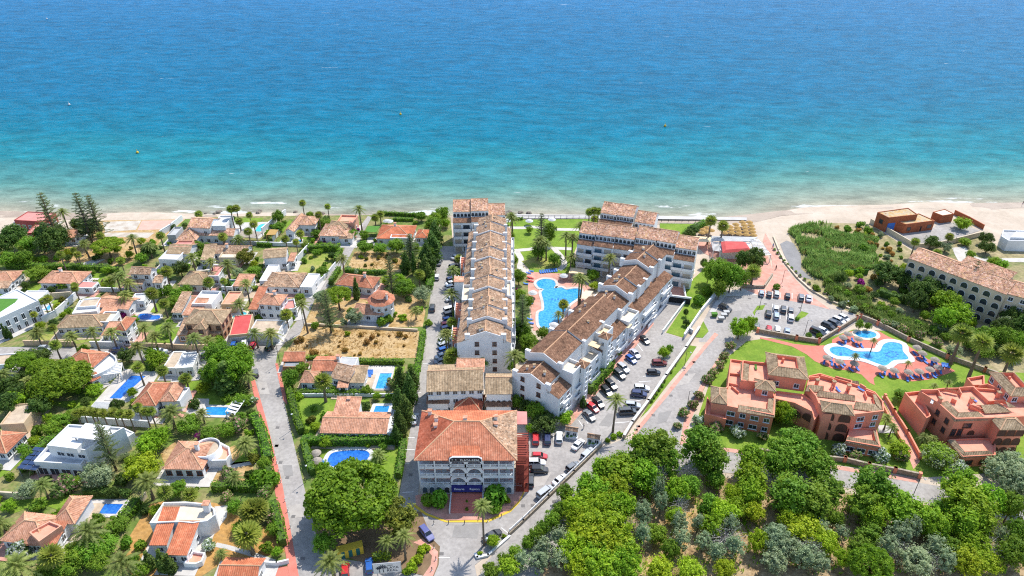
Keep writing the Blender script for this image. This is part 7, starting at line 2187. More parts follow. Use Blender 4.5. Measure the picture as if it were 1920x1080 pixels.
blades('dry_grass', pts(E_, [560, 230, 690, 60, 1530, 95, 1510, 270, 720, 280]), 900, .5, .16, 'leaf_straw', 'dry straw grass on the bare corner plot', 'grass', .5, False)
blades('dry_grass', pts(D_, [1020, 560, 1070, 455, 1400, 475, 1470, 585]), 500, .5, .16, 'leaf_straw', 'dry straw grass on the plot beside dark conifers', 'grass', .5, False)
blades('undergrowth', [(1020, 1060), (1180, 930), (1260, 900), (1400, 910), (1750, 960), (1910, 995), (1910, 1075), (1000, 1078)], 1300, 1.1, .26, 'leaf_bright', 'rough green undergrowth on the wood floor', 'undergrowth', .4, False)
# ------------------------------------------------------------------ vehicles
CARCOL = {'white': (.72, .72, .72), 'silver': (.42, .44, .46), 'grey': (.17, .18, .19), 'dark grey': (.065, .07, .075), 'black': (.014, .015, .017), 'red': (.50, .02, .025), 'maroon': (.17, .025, .025), 'blue': (.02, .10, .36), 'navy': (.018, .03, .10), 'purple-blue': (.10, .11, .28), 'pale blue': (.33, .40, .50), 'dark green': (.015, .04, .03), 'lilac': (.46, .46, .56)}
for n, c in CARCOL.items():
    m = mat('paint_' + n, [c], 1, .28, spec=.55)
    m.node_tree.nodes['Principled BSDF'].inputs['Coat Weight'].default_value = .5
mat('tyre', [(.012, .012, .012)], 1, .9)
mat('rim', [(.35, .36, .37)], 1, .35, metal=.8)
mat('car_glass', [(.012, .016, .02)], 1, .06, spec=.8)
mat('lamp_clear', [(.65, .66, .66)], 1, .15)
mat('lamp_red', [(.35, .01, .01)], 1, .2)
# side outline: (x along, z) body then the glasshouse as (x, z) low and roof
CARS = {'hatchback': (4.0, 1.72, .78, .90, [(-1.95, 1.0), (-1.65, 1.46), (.25, 1.48), (.95, .98)], .95),
        'saloon': (4.6, 1.78, .76, .92, [(-1.55, .98), (-.95, 1.42), (.35, 1.44), (1.15, .98)], .93),
        'suv': (4.5, 1.86, .92, 1.06, [(-2.15, 1.12), (-1.85, 1.64), (.35, 1.66), (1.05, 1.12)], 1.05),
        'estate': (4.6, 1.80, .80, .93, [(-2.2, 1.02), (-1.95, 1.48), (.35, 1.50), (1.15, .98)], .95),
        'van': (4.9, 1.92, 1.02, 1.16, [(-2.38, 1.22), (-2.25, 1.90), (.75, 1.90), (1.55, 1.22)], 1.1)}
CM = {}
def car_meshes(t):
    if t in CM:
        return CM[t]
    L, Wd, zh, zb, cab, zs = CARS[t]
    hl, hw = L / 2, Wd / 2
    b = MB()
    # lower body: rings along the length, rounded in plan and section
    st = [(-hl, .80, .42, zs - .12), (-hl + .18, .95, .30, zs + .02), (-hl + .8, 1.0, .22, zs + .06), (0, 1.0, .2, zs + .05), (cab[3][0], 1.0, .2, zb + .06), (hl - .55, .96, .24, zh + .02), (hl - .12, .86, .32, zh - .12), (hl, .70, .44, zh - .26)]
    rings = []
    for x, w, z0, z1 in st:
        y = hw * w
        rings.append([(x, -y * .9, z0), (x, -y, z0 + .18), (x, -y, z1 - .16), (x, -y * .86, z1), (x, y * .86, z1), (x, y, z1 - .16), (x, y, z0 + .18), (x, y * .9, z0)])
    for r in rings:
        b.v += r
    for i in range(len(rings) - 1):
        for k in range(8):
            b.f.append((i * 8 + k, i * 8 + (k + 1) % 8, (i + 1) * 8 + (k + 1) % 8, (i + 1) * 8 + k))
    b.f += [tuple(range(7, -1, -1)), tuple(len(b.v) - 8 + k for k in range(8))]
    # glasshouse in dark glass, roof skin and pillars in paint
    g = MB()
    (x0, z0), (x1, z1), (x2, z2), (x3, z3) = cab
    yl, yu = hw * .90, hw * .72
    lo = [(x0, -yl, z0 - .06), (x3, -yl, z3 - .06), (x3, yl, z3 - .06), (x0, yl, z0 - .06)]
    hi = [(x1, -yu, z1), (x2, -yu, z2), (x2, yu, z2), (x1, yu, z1)]
    g.add(lo + hi, [(0, 1, 5, 4), (1, 2, 6, 5), (2, 3, 7, 6), (3, 0, 4, 7)])
    rf = [(x1 - .06, -yu - .03, z1), (x2 + .05, -yu - .03, z2), (x2 + .05, yu + .03, z2), (x1 - .06, yu + .03, z1), (x1 + .12, -yu + .08, z1 + .06), (x2 - .12, -yu + .08, z2 + .06), (x2 - .12, yu - .08, z2 + .06), (x1 + .12, yu - .08, z1 + .06)]
    b.add(rf, [(0, 1, 5, 4), (1, 2, 6, 5), (2, 3, 7, 6), (3, 0, 4, 7), (4, 5, 6, 7)])
    for s in (-1, 1):
        for (xa, za), (xb_, zb_) in ((cab[0], cab[1]), (cab[3], cab[2]), (((x0 + x3) / 2 - .1, (z0 + z3) / 2 - .06), ((x1 + x2) / 2 - .1, z1))):
            b.tube([(xa, s * (yl + .015), za - .05), (xb_, s * (yu + .015), zb_)], [.055, .05], 4, False)
    bm, gm = b.mesh('body', 'paint_white'), g.mesh('windows', 'car_glass')
    wh = MB()
    for y0, y1, r in ((-.11, .11, .33),):
        wh.lathe([(.0, y1), (r * .9, y1), (r, y1 - .04), (r, y0 + .04), (r * .9, y0), (.0, y0)], 14)
    wh.v = [(x, z, y) for x, y, z in wh.v]
    rm = MB().lathe([(.0, .125), (.21, .12), (.21, .1)], 12)
    rm.v = [(x, z, y) for x, y, z in rm.v]
    CM[t] = (bm, gm, wh.mesh('wheel', 'tyre', smooth=False), rm.mesh('rim', 'rim'), MB().box((0, 0, 0), (.16, .34, .14)).mesh('headlight', 'lamp_clear'), MB().box((0, 0, 0), (.1, .3, .16)).mesh('tail_light', 'lamp_red'))
    return CM[t]
def car(p1, p2, kind, colour, where, roof=None):
    a, b = G(p1, .7), G(p2, .7)
    c = (a + b) / 2
    d = b - a
    bm, gm, wm, rm, hm, tm = car_meshes(kind)
    L, Wd, zh, zb, cab, zs = CARS[kind]
    z = .105
    root = link('parked_car' if kind != 'van' else 'parked_van', None, None, (c.x, c.y, z), math.atan2(d.y, d.x))
    o = link('body', bm, root)
    o.material_slots[0].link = 'OBJECT'
    o.material_slots[0].material = MATS['paint_' + colour]
    link('windows', gm, root)
    for x in (-L / 2 + .78, L / 2 - .82):
        for s in (-1, 1):
            w = link('wheel', wm, root, (x, s * (Wd / 2 - .1), .33), 0 if s > 0 else math.pi)
            link('rim', rm, w)
    for s in (-1, 1):
        link('headlight', hm, root, (L / 2 - .16, s * (Wd * .33), zh - .32))
        link('tail_light', tm, root, (-L / 2 + .03, s * (Wd * .36), zs - .34))
    auto(root, ('small ' if kind == 'hatchback' else '') + colour + ' ' + {'hatchback': 'hatchback', 'saloon': 'saloon car', 'suv': 'SUV', 'estate': 'estate car', 'van': 'van'}[kind], 'car' if kind != 'van' else 'van', 'parked cars', where=where)
def cars(r, where, lst):
    for x1, y1, x2, y2, k, c in lst:
        car(r(x1, y1), r(x2, y2), k, c, where)
HF, HP = 'parked right of the hotel by the low wall', 'parked in the lot beside the red stair tower'
cars(H_, HP, [(1057, 930, 1057, 850, 'suv', 'red'), (1145, 930, 1145, 850, 'suv', 'navy'), (1232, 925, 1235, 840, 'suv', 'white'), (1340, 970, 1412, 895, 'saloon', 'white'), (1410, 1035, 1490, 960, 'estate', 'silver')])
cars(I_, HP, [(1035, 180, 1138, 182, 'hatchback', 'red'), (1000, 230, 1128, 230, 'suv', 'white'), (1030, 285, 1140, 285, 'suv', 'black'), (1017, 408, 1017, 310, 'estate', 'dark grey')])
cars(I_, HF, [(1295, 285, 1380, 230, 'hatchback', 'grey'), (1197, 392, 1285, 325, 'saloon', 'white'), (1080, 490, 1180, 415, 'van', 'silver'), (690, 800, 775, 750, 'saloon', 'dark grey')])
cars(I_, 'parked left of the hotel forecourt', [(200, 710, 280, 810, 'estate', 'purple-blue')])
AW = 'parked along the dark-roofed apartment row'
cars(H_, AW, [(1425, 680, 1495, 750, 'saloon', 'grey'), (1465, 640, 1510, 675, 'hatchback', 'red'), (1500, 595, 1555, 650, 'suv', 'black'), (1562, 505, 1622, 570, 'suv', 'black'), (1595, 460, 1655, 515, 'suv', 'black'), (1655, 380, 1720, 435, 'suv', 'dark grey'), (1685, 338, 1745, 385, 'suv', 'silver'), (1748, 275, 1800, 315, 'hatchback', 'blue'), (1775, 225, 1830, 278, 'saloon', 'lilac'), (1850, 125, 1905, 178, 'hatchback', 'black')])
RW = 'parked against the long white car park wall'
cars(K_, RW, [(620, 392, 705, 392, 'hatchback', 'black'), (655, 322, 755, 322, 'suv', 'maroon'), (525, 510, 622, 515, 'suv', 'white'), (505, 552, 600, 560, 'suv', 'navy'), (460, 636, 552, 645, 'suv', 'silver'), (400, 692, 530, 684, 'van', 'dark grey')])
SL = 'parked nose-in beside the stepped apartment row'
cars(D_, SL, [(1790, 500, 1850, 470, 'saloon', 'silver'), (1815, 525, 1870, 505, 'hatchback', 'dark grey'), (1780, 565, 1840, 548, 'suv', 'dark grey'), (1765, 610, 1830, 590, 'hatchback', 'grey'), (1760, 665, 1825, 645, 'suv', 'navy'), (1750, 693, 1822, 675, 'saloon', 'white'), (1750, 720, 1825, 702, 'estate', 'white'), (1745, 812, 1830, 785, 'saloon', 'silver'), (1735, 925, 1820, 908, 'suv', 'dark grey'), (1722, 965, 1808, 945, 'hatchback', 'blue'), (1712, 1000, 1800, 985, 'hatchback', 'red'), (1715, 1030, 1800, 1010, 'estate', 'navy'), (1735, 895, 1825, 870, 'van', 'white')])
cars(E_, SL, [(1695, 165, 1780, 135, 'suv', 'white'), (1695, 200, 1775, 172, 'suv', 'silver'), (1700, 232, 1768, 212, 'hatchback', 'blue'), (1680, 280, 1755, 255, 'saloon', 'silver'), (1672, 318, 1752, 295, 'saloon', 'grey'), (1665, 358, 1755, 332, 'saloon', 'dark grey')])
LS = 'on the parking street left of the apartment row'
cars(D_, LS, [(1675, 655, 1680, 615, 'hatchback', 'white'), (1690, 540, 1702, 512, 'saloon', 'grey'), (1640, 900, 1646, 835, 'suv', 'dark grey')])
cars(E_, LS, [(1497, 780, 1520, 700, 'saloon', 'silver')])
CO = 'at the villa street corner'
cars(E_, CO, [(233, 200, 236, 150, 'suv', 'white'), (285, 208, 308, 165, 'hatchback', 'red'), (405, 222, 448, 180, 'hatchback', 'dark green'), (150, 195, 160, 168, 'hatchback', 'blue'), (318, 412, 312, 380, 'hatchback', 'grey')])
cars(B_, 'parked along the villa street', [(295, 212, 385, 212, 'hatchback', 'silver'), (855, 228, 945, 225, 'estate', 'navy'), (1152, 243, 1250, 238, 'suv', 'white'), (1520, 270, 1590, 265, 'hatchback', 'grey')])
TP = 'in the top row of the beach car park'
cars(J_, TP, [(1470, 742, 1473, 695, 'hatchback', 'pale blue'), (1527, 750, 1530, 703, 'hatchback', 'dark grey'), (1583, 750, 1586, 695, 'estate', 'silver'), (1666, 762, 1668, 715, 'hatchback', 'black'), (1768, 775, 1768, 725, 'suv', 'grey'), (1826, 785, 1824, 725, 'saloon', 'lilac')])
MP = 'on the middle island of the beach car park'
cars(J_, MP, [(1579, 855, 1580, 808, 'hatchback', 'white'), (1635, 865, 1636, 815, 'suv', 'dark grey'), (1690, 872, 1691, 822, 'hatchback', 'grey'), (1522, 900, 1523, 848, 'suv', 'black'), (1582, 914, 1583, 860, 'estate', 'pale blue'), (1691, 932, 1692, 875, 'suv', 'white')])
BP = 'along the lower wall of the beach car park'
cars(J_, BP, [(1435, 985, 1440, 942, 'hatchback', 'grey'), (1528, 1010, 1528, 962, 'hatchback', 'red'), (1590, 1018, 1592, 965, 'estate', 'white'), (1663, 1032, 1665, 982, 'saloon', 'pale blue')])
RP = 'in the right corner of the beach car park'
cars(M_, RP, [(320, 992, 425, 1035, 'van', 'black'), (380, 985, 455, 1020, 'hatchback', 'white'), (405, 945, 500, 985, 'suv', 'black'), (455, 928, 545, 968, 'estate', 'dark grey'), (485, 905, 582, 948, 'suv', 'white'), (535, 885, 612, 928, 'hatchback', 'white')])
cars(J_, 'in the shade by the bins', [(1155, 812, 1245, 850, 'suv', 'black')])
cars(F_, 'beside the hotel road sign', [(988, 1078, 990, 985, 'hatchback', 'red'), (1172, 1060, 1165, 945, 'hatchback', 'blue')])
cars(A_, 'in the yard of the red-walled beach building', [(120, 236, 170, 234, 'hatchback', 'white'), (225, 262, 285, 258, 'saloon', 'silver')])

# ------------------------------------------------------------------ sunshades and loungers
def shade_mesh(rad, h, n=14, drop=.75):
    cv = MB().lathe([(rad, h - drop), (rad * .97, h - drop - .08), (rad * .55, h - drop * .42), (.04, h)], n)
    return cv, MB().tube([(0, 0, 0), (0, 0, h - .1)], [.05, .04], 6)
SH = {}
for nm, (r_, h_, mt) in {'thatch': (1.45, 2.7, 'thatch'), 'grey': (1.35, 2.5, 'thatch_grey'), 'white': (1.6, 2.6, 'flat_white')}.items():
    a, b_ = shade_mesh(r_, h_)
    SH[nm] = (a.mesh('canopy', mt), b_.mesh('pole', 'wood'))
def shade(kind, px, where):
    w = G(px, 2.2)
    root = link('sunshade', None, None, (w.x, w.y, .07))
    link('canopy', SH[kind][0], root)
    link('pole', SH[kind][1], root)
    auto(root, {'thatch': 'golden thatched sunshade', 'grey': 'grey thatched sunshade', 'white': 'white parasol'}[kind], 'sunshade', 'sunshades', where=where)
    return w
for x, y in ((1035, 240), (1065, 225), (1025, 262), (1060, 255), (1095, 245)):
    shade('thatch', J_(x, y), 'between the lawn and the beach palm')
rows_ = [[(1280, 200), (1330, 184), (1382, 184)], [(1235, 217), (1290, 225), (1343, 206), (1393, 208)], [(1200, 240), (1245, 240), (1300, 245), (1350, 229), (1400, 232)], [(1195, 262), (1250, 263), (1305, 270), (1355, 251), (1405, 255)], [(1360, 276), (1412, 280)]]
for i, rw in enumerate(rows_):
    for x, y in rw:
        shade('thatch', J_(x, y), 'on the beach in row ' + ('one', 'two', 'three', 'four', 'five')[i] + ' from the sea')
lf = MB().box((0, 0, .22), (.62, 1.25, .1))
lbk = MB().add([(-.31, .6, .3), (.31, .6, .3), (.31, 1.15, .68), (-.31, 1.15, .68), (-.31, .62, .22), (.31, .62, .22), (.31, 1.2, .62), (-.31, 1.2, .62)], [(0, 1, 2, 3), (4, 5, 6, 7), (0, 1, 5, 4), (2, 3, 7, 6), (0, 3, 7, 4), (1, 2, 6, 5)])
lleg = MB().box((0, 0, 0), (.06, .06, .22)).mesh('leg', 'frame_white')
LM = {c: (lf.mesh('seat', m_), lbk.mesh('backrest', m_)) for c, m_ in (('blue', 'blue_paint'), ('red', 'flat_red'), ('white', 'flat_white'), ('green', 'flat_green'))}
def lounger(c, px, rz, where, z=.09):
    w = G(px)
    root = link('sun_lounger', None, None, (w.x, w.y, z), rz)
    link('seat', LM[c][0], root)
    link('backrest', LM[c][1], root)
    for x, y in ((-.25, -.55), (.25, -.55), (.25, .5), (-.25, .5)):
        link('leg', lleg, root, (x, y, 0))
    auto(root, c + ' sun lounger', 'sun lounger', 'sun loungers', where=where)
RL = random.Random(21)
for c_, rt_ in lounger_spots:
    lounger(RL.choice(('green', 'blue', 'white')), PX((c_.x, c_.y, 0)), RL.uniform(-1, 1), None, c_.z + .02)
def DK(x, y):
    if x < 760:
        return 'by the small round-ended pool' if y < 180 else 'on the lower left deck of the free-form pool'
    return 'on the deck right of the free-form pool' if x > 1150 else 'on the deck below the free-form pool' if y > 250 else 'on the upper right deck of the free-form pool'
for x, y in ((447, 275), (540, 303), (652, 318), (862, 353), (952, 370), (1058, 382), (1138, 377), (1220, 362), (1282, 347), (1257, 288), (1163, 240), (1122, 198), (680, 134), (566, 122), (604, 97)):
    w = shade('grey', N_(x, y), DK(x, y))
    for k_ in range(2):
        lounger('blue', PX((w.x + (k_ - .5) * 1.9 + RL.uniform(-.3, .3), w.y - 1.2 + RL.uniform(-.8, .8), 0)), RL.uniform(-.5, .5), DK(x, y))
for x, y in ((1330, 352), (1350, 356), (1185, 325), (1250, 318), (1235, 320), (660, 345), (570, 338), (470, 308), (1310, 350)):
    lounger('blue', N_(x, y), RL.uniform(-.6, .6), DK(x, y))
for i in range(8):
    lounger('blue', G_(1095 + i * 17, 570 - i * 2), .2, 'in the row above the resort pool')
for i, (x, y) in enumerate(((1015, 605), (1030, 612), (1014, 630), (1030, 636))):
    lounger('red', G_(x, y), 1.4, 'left of the large resort pool')
for x, y in ((1010, 575), (1030, 560), (990, 655), (1040, 720), (1025, 800), (1020, 920), (1030, 950)):
    lounger('blue', G_(x, y), 1.4, 'beside the large resort pool')
for x, y in ((1270, 582), (1037, 710), (1195, 950)):
    shade('white', G_(x, y), 'beside the large resort pool')
for x, y in ((1180, 162), (845, 170), (1010, 172)):
    shade('white', G_(x, y), 'on the seafront lawn')
for x, y in ((960, 615), (1055, 618)):
    shade('grey', E_(x, y), 'on the lawn of the long salmon bungalow')
for x, y in ((768, 988), (775, 1045)):
    shade('grey', E_(x, y), 'left of the white-rimmed oval pool')
shade('grey', E_(1108, 372), 'on the white pool terrace')
for x, y in ((1160, 405), (1175, 405), (1190, 405), (1160, 425), (1178, 425)):
    lounger('blue', E_(x, y), .1, 'on the white pool terrace')
for x, y in ((765, 1060), (800, 1055), (825, 1070)):
    lounger('blue', E_(x, y), .8, 'left of the white-rimmed oval pool')
for x, y in ((1320, 215), (1300, 212)):
    shade('white', D_(x, y), 'in the garden of the orange-red seafront villa')

# ------------------------------------------------------------------ walls, railings, gates
gwall(pts(I_, [862, 770, 960, 680, 1150, 495, 1340, 310, 1545, 110]), 1.0, .5, 'stone', 'rough stone retaining wall between car park and lower road', group=None)
railing(pts(I_, [862, 770, 960, 680, 1150, 495, 1340, 310, 1545, 110]), .75, label='white railing along the top of the stone retaining wall', z0=1.08, step=2.0)
gwall(pts(K_, [440, 890, 500, 790, 620, 630, 750, 440, 900, 230, 1000, 80]), 1.5, .6, 'stone', 'long stone wall with white coping between car park and lawn strip', cap='flat_white', group=None)
gwall(pts(J_, [1125, 740, 1010, 880, 890, 1060]), 1.8, .4, 'white', 'white wall along the lawn above the ramp')
gwall(pts(K_, [890, 130, 920, 80, 950, 100]), 1.4, .3, 'white', 'short white zigzag wall at the lawn corner')
gwall(pts(J_, [620, 985, 780, 770]), 1.3, .3, 'white', 'white wall left of the garage ramp')
gwall(pts(J_, [730, 1020, 895, 800]), 1.3, .3, 'white', 'white wall right of the garage ramp')
gwall(pts(J_, [885, 690, 900, 780]), 1.6, .3, 'white', 'white curved wall beside the ramp terrace')
dk = thing('garage_entrance', 'dark underground garage entrance at the ramp head', 'garage', G(J_(830, 800)), None)
part('lintel', MB().box((*G(J_(830, 790))[:2], 2.2), (9.5, .5, .6), R(-14)), 'white', dk)
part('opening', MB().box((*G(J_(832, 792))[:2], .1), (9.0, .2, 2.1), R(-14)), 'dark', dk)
gwall(pts(N_, [-80, 95, 210, 150, 380, 175, 660, 0, 690, -10, 820, 40, 1050, 160, 1340, 290, 1620, 390, 1760, 440]), 1.5, .4, 'stone', 'stone wall with orange pillars round the terracotta pool garden', pillars=9, group=None)
gwall(pts(O_, [-140, 150, 200, 195, 570, 225, 750, 270, 945, 305, 1130, 345]), 1.5, .4, 'stone', 'stone wall with orange pillars along the wood road', pillars=9, group=None)
gwall(pts(N_, [872, 590, 940, 700, 1040, 860, 1135, 1040]), 1.3, .3, 'orange_wall', 'orange wall with pillars right of the stepped path', pillars=6)
gwall(pts(N_, [850, 640, 960, 850, 1050, 1010]), 1.0, .3, 'orange_wall', 'orange wall left of the stepped path', pillars=6)
gwall(pts(M_, [765, 195, 850, 240, 1100, 385, 1250, 375, 1400, 340, 1600, 290]), 2.0, .3, 'cream', 'pale boundary wall round the beach station yard', group=None)
gwall(pts(M_, [1395, 130, 1500, 180, 1610, 240]), 2.0, .3, 'brick_wall', 'brick wall behind the beach station yard', group=None)
gwall(pts(M_, [40, 300, 80, 400, 130, 500, 220, 610, 320, 700, 440, 770, 640, 850]), .5, .4, 'cream', 'low pale kerb wall curving along the stream', group=None)
gwall(pts(M_, [560, 580, 660, 580, 745, 580]), 2.2, .12, 'flat_green', 'green mesh fence behind the reed bed', name='mesh_fence', cat='fence', group=None)
gwall(pts(B_, [190, 190, 420, 195, 560, 200]), 1.8, .3, 'tan_wall', 'tan street wall below the mottled brown house')
gwall(pts(B_, [690, 200, 930, 205]), 1.9, .3, 'white', 'white street wall below the tall orange-roofed house')
gwall(pts(B_, [1000, 205, 1250, 215, 1440, 225, 1680, 215]), 1.8, .3, 'tan_wall', 'tan street wall below the peach house', pillars=8)
gwall(pts(E_, [380, 150, 500, 150, 595, 20]), 2.0, .3, 'white', 'tall white wall round the garage house')
gwall(pts(A_, [330, 985, 430, 930, 510, 860, 575, 800]), 2.4, .4, 'white', 'tall white wall right of the grass-roofed modern villa')
gwall(pts(A_, [240, 790, 400, 800, 540, 790]), 2.2, .3, 'cream', 'pale wall behind the pale modern pool')
gwall(pts(A_, [0, 1085, 90, 1050, 170, 1000]), 2.0, .3, 'white', 'white wall in front of the grass-roofed modern villa')
gwall(pts(A_, [750, 745, 900, 752, 1060, 748]), 1.6, .3, 'white', 'white wall in front of the palm-screened gabled house')
gwall(pts(A_, [1210, 330, 1290, 280, 1370, 215]), 2.4, .4, 'white', 'white wall between pink slab and stepped white villa')
gwall(pts(A_, [1460, 385, 1740, 395, 1920, 400]), 1.6, .3, 'grey_wall', 'grey wall in front of the stepped white villa')
gwall(pts(D_, [370, 310, 460, 235, 545, 170]), 2.4, .4, 'white', 'white wall between turquoise pool and seafront lawn')
gwall(pts(D_, [560, 595, 640, 520, 720, 430]), 2.4, .3, 'white', 'tall white wall left of the dry lawn')
gwall(pts(D_, [740, 745, 830, 660, 920, 555]), 1.6, .3, 'white', 'white wall along the lane beside the dry lawn')
gwall(pts(D_, [60, 390, 340, 400, 700, 410]), 1.5, .3, 'white', 'long white wall below the seafront gardens')
gwall(pts(D_, [450, 370, 500, 310]), 2.0, .3, 'white', 'short white wall left of the narrow blue pool')
gwall(pts(D_, [0, 770, 100, 780]), 1.6, .3, 'white', 'short white wall beside the terracotta-deck outbuilding')
gwall(pts(D_, [1650, 385, 1710, 260, 1730, 180]), 1.8, .3, 'cream', 'pale wall between conifers and seafront block')
gwall(pts(D_, [690, 1000, 1000, 1015, 1250, 1030, 1530, 1045]), .8, .3, 'cream', 'low pale wall across the bare plot')
gwall(pts(E_, [650, 575, 860, 572, 1180, 575, 1370, 575]), 1.0, .3, 'white', 'low white wall below the mixed-roof pool house')
gwall(pts(B_, [620, 770, 900, 790, 1130, 805]), 2.2, .3, 'white', 'white wall behind the white cubic villa', pillars=0)
gwall(pts(C_, [950, 690, 1010, 600, 1100, 490]), 1.6, .3, 'cream', 'pale wall beside the lawn pool hedge')
gwall(pts(F_, [395, 1000, 480, 1005, 565, 985]), 1.2, .3, 'white', 'white latticed wall beside the bottom-edge garage')
gwall(pts(C_, [-20, 490, 120, 500, 240, 495]), 2.0, .3, 'cream', 'pale block wall left of the lawn pool')
gwall(pts(J_, [1330, 670, 1400, 680, 1490, 680, 1550, 590]), 1.0, .4, 'stone', 'low stone wall round the restaurant terrace')
gwall(pts(I_, [605, 925, 620, 950, 700, 930, 860, 790]), .5, .4, 'white', 'low white kerb round the hotel planter', group=None)
railing([(1180, 414), (1240, 416), (1330, 417)], 1.2, 'dark_metal', 'dark fence along the seafront lawn', step=2.5)
railing([(955, 409), (1040, 409), (1120, 410)], 1.2, 'dark_metal', 'dark fence along the seafront garden', step=2.5)
railing(pts(I_, [895, 310, 895, 410, 950, 415]), 1.0, label='white railing round the hotel side terrace')
# gatehouse pair at the car park entrance
for px_, lb in ((H_(1322, 870), 'left white gate kiosk with tiled cap at car park entrance'), (H_(1485, 925), 'right white gate kiosk with tiled cap at car park entrance')):
    w = G(px_)
    g_ = thing('gate_kiosk', lb, 'kiosk', w, 'gate kiosks', mark='the ' + lb.split()[0] + ' gate kiosk')
    k = Blk.world((w.x - 1.7, w.y - .5), R(-14), 3.4, 1.4, 2.6)
    part('planter', MB().box((w.x, w.y - .9, 0), (3.2, .9, .8), R(-14)), 'white', g_)
    part('planting', clumps([((w.x + d, w.y - .9, .8), .4) for d in (-1, 0, 1)], 150, .22), 'leaf_green', g_)
    block(g_, k, roof='gable', rise=.7, over=.15, cov='tile_brown', win=(2, 0), sides='f', wsz=(.8, 1.0))
# ------------------------------------------------------------------ street furniture
def lamp(px, h, where):
    w = G(px)
    root = link('street_lamp', None, None, (w.x, w.y, 0))
    part('post', MB().tube([(w.x, w.y, 0), (w.x, w.y, h)], [.09, .06], 6), 'dark_metal', root)
    part('arm', MB().tube([(w.x, w.y, h - .1), (w.x + .5, w.y - .1, h + .2), (w.x + 1.1, w.y - .2, h)], [.04, .04, .04], 5), 'dark_metal', root)
    part('lantern', MB().lathe([(.05, h + .12), (.26, h - .05), (.2, h - .25), (.01, h - .3)], 8, (w.x + 1.1, w.y - .2, 0)), 'lamp_clear', root)
    auto(root, 'dark street lamp', 'lamp', 'street lamps', where=where)
for p, h, wh in ((K_(895, 340), 5, 'on the lawn strip beside the car park wall'), (K_(915, 640), 5, 'on the oleander side of the main road'), (J_(1455, 830), 6, 'on the left island of the beach car park'), (J_(1760, 860), 6, 'on the right island of the beach car park'), (M_(275, 1020), 5, 'beside the black van in the beach car park'), (M_(548, 870), 5, 'beside the stream kerb wall'), (E_(500, 330), 8, 'at the corner lodge'), (E_(585, 830), 6, 'on the street beside the tall hedge'), (F_(690, 380), 6, 'beside the huge umbrella pine'), (I_(655, 880), 4, 'by the hotel planter'), (O_(1095, 460), 5, 'on the wood road'), (J_(1625, 640), 5, 'on the promenade'), (H_(1410, 700), 4, 'by the apartment steps'), (E_(685, 75), 9, 'beside the bare corner plot')):
    lamp(p, h, wh)
for i, p in enumerate([I_(295, 690), I_(405, 690), I_(525, 690), I_(700, 672), I_(800, 640), I_(880, 570)] + [I_(x, y) for x, y in ((280, 1040), (310, 960), (296, 870))] + [F_(x, y) for x, y in ((440, 105), (460, 180), (478, 240), (490, 300), (508, 380), (540, 520), (560, 600), (580, 720), (600, 800))]):
    w = G(p)
    root = link('bollard', None, None, (w.x, w.y, .1))
    link('post', MB().lathe([(.09, 0), (.09, .8), (.12, .84), (.12, .95), (.02, 1.0)], 8).mesh('post', 'dark_metal' if i < 9 else 'flat_white'), root)
    link('foot', MB().box((0, 0, 0), (.3, .3, .06)).mesh('foot', 'kerb'), root)
    auto(root, 'dark bollard' if i < 9 else 'white bollard', 'bollard', 'bollards', where='on the hotel forecourt kerb' if i < 6 else 'on the planted corner kerb' if i < 9 else 'along the red pavement')
for i in range(14):
    w = G(M_(70 + i * 22 + (i * i) * .8, 400 + i * 28 if i < 10 else 680 + (i - 10) * 22))
    root = link('planter_box', None, None, (w.x - 1.2, w.y, .07))
    link('box', MB().box((0, 0, 0), (1.1, .8, .55)).mesh('box', 'stone'), root)
    link('planting', clumps([((0, 0, .6), .45)], 60, .25).mesh('planting', 'leaf_green'), root)
    auto(root, 'stone planter box', 'planter', 'planter boxes', where='along the promenade edge')
for p, c_, lb in ((J_(1115, 895), 'flat_green', 'green waste container by the junction'), (J_(1165, 925), 'grey_metal', 'grey waste container nearest the road by the junction'), (J_(1185, 900), 'grey_metal', 'middle grey waste container by the junction'), (J_(1205, 880), 'grey_metal', 'grey waste container nearest the black SUV')):
    w = G(p)
    root = thing('waste_container', lb, 'waste container', Vector((w.x, w.y, .1)), 'waste containers')
    part('bin', MB().add([(w.x + a * s, w.y + b * s, z) for z, s in ((.25, .8), (1.3, 1.0)) for a, b in ((-.9, -.65), (.9, -.65), (.9, .65), (-.9, .65))], [(0, 1, 5, 4), (1, 2, 6, 5), (2, 3, 7, 6), (3, 0, 4, 7), (0, 3, 2, 1)]), c_, root)
    part('lid', MB().prism([(w.x - .95, w.y - .7), (w.x + .95, w.y - .7), (w.x + .95, w.y + .7), (w.x - .95, w.y + .7)], 1.3, 1.42, True, True), c_, root)
    for sx in (-.7, .7):
        part('wheel', MB().box((w.x + sx, w.y - .4, .1), (.1, .2, .2)), 'tyre', root)
# recycling shelter with green and yellow panels
kk = Blk(F_(935, 955), F_(1130, 905), 1.6, .3)
mat('teal_panel', [(.02, .13, .12)], 1, .6)
rc = thing('recycling_shelter', 'yellow recycling enclosure with green panels under the pine', 'enclosure', Vector((*kk.mid()[:2], 0)), None, mark='the yellow recycling enclosure')
for i in range(7):
    part('panel', MB().box(kk.at(kk.w * (i + .5) / 7, 0, 0), (kk.w / 7 - .03, .12, 2.3), kk.ang), 'teal_panel' if i % 2 else 'yellow_paint', rc)
part('roof', MB().box(kk.at(kk.w / 2, .8, 2.3), (kk.w, 1.8, .12), kk.ang), 'yellow_paint', rc)
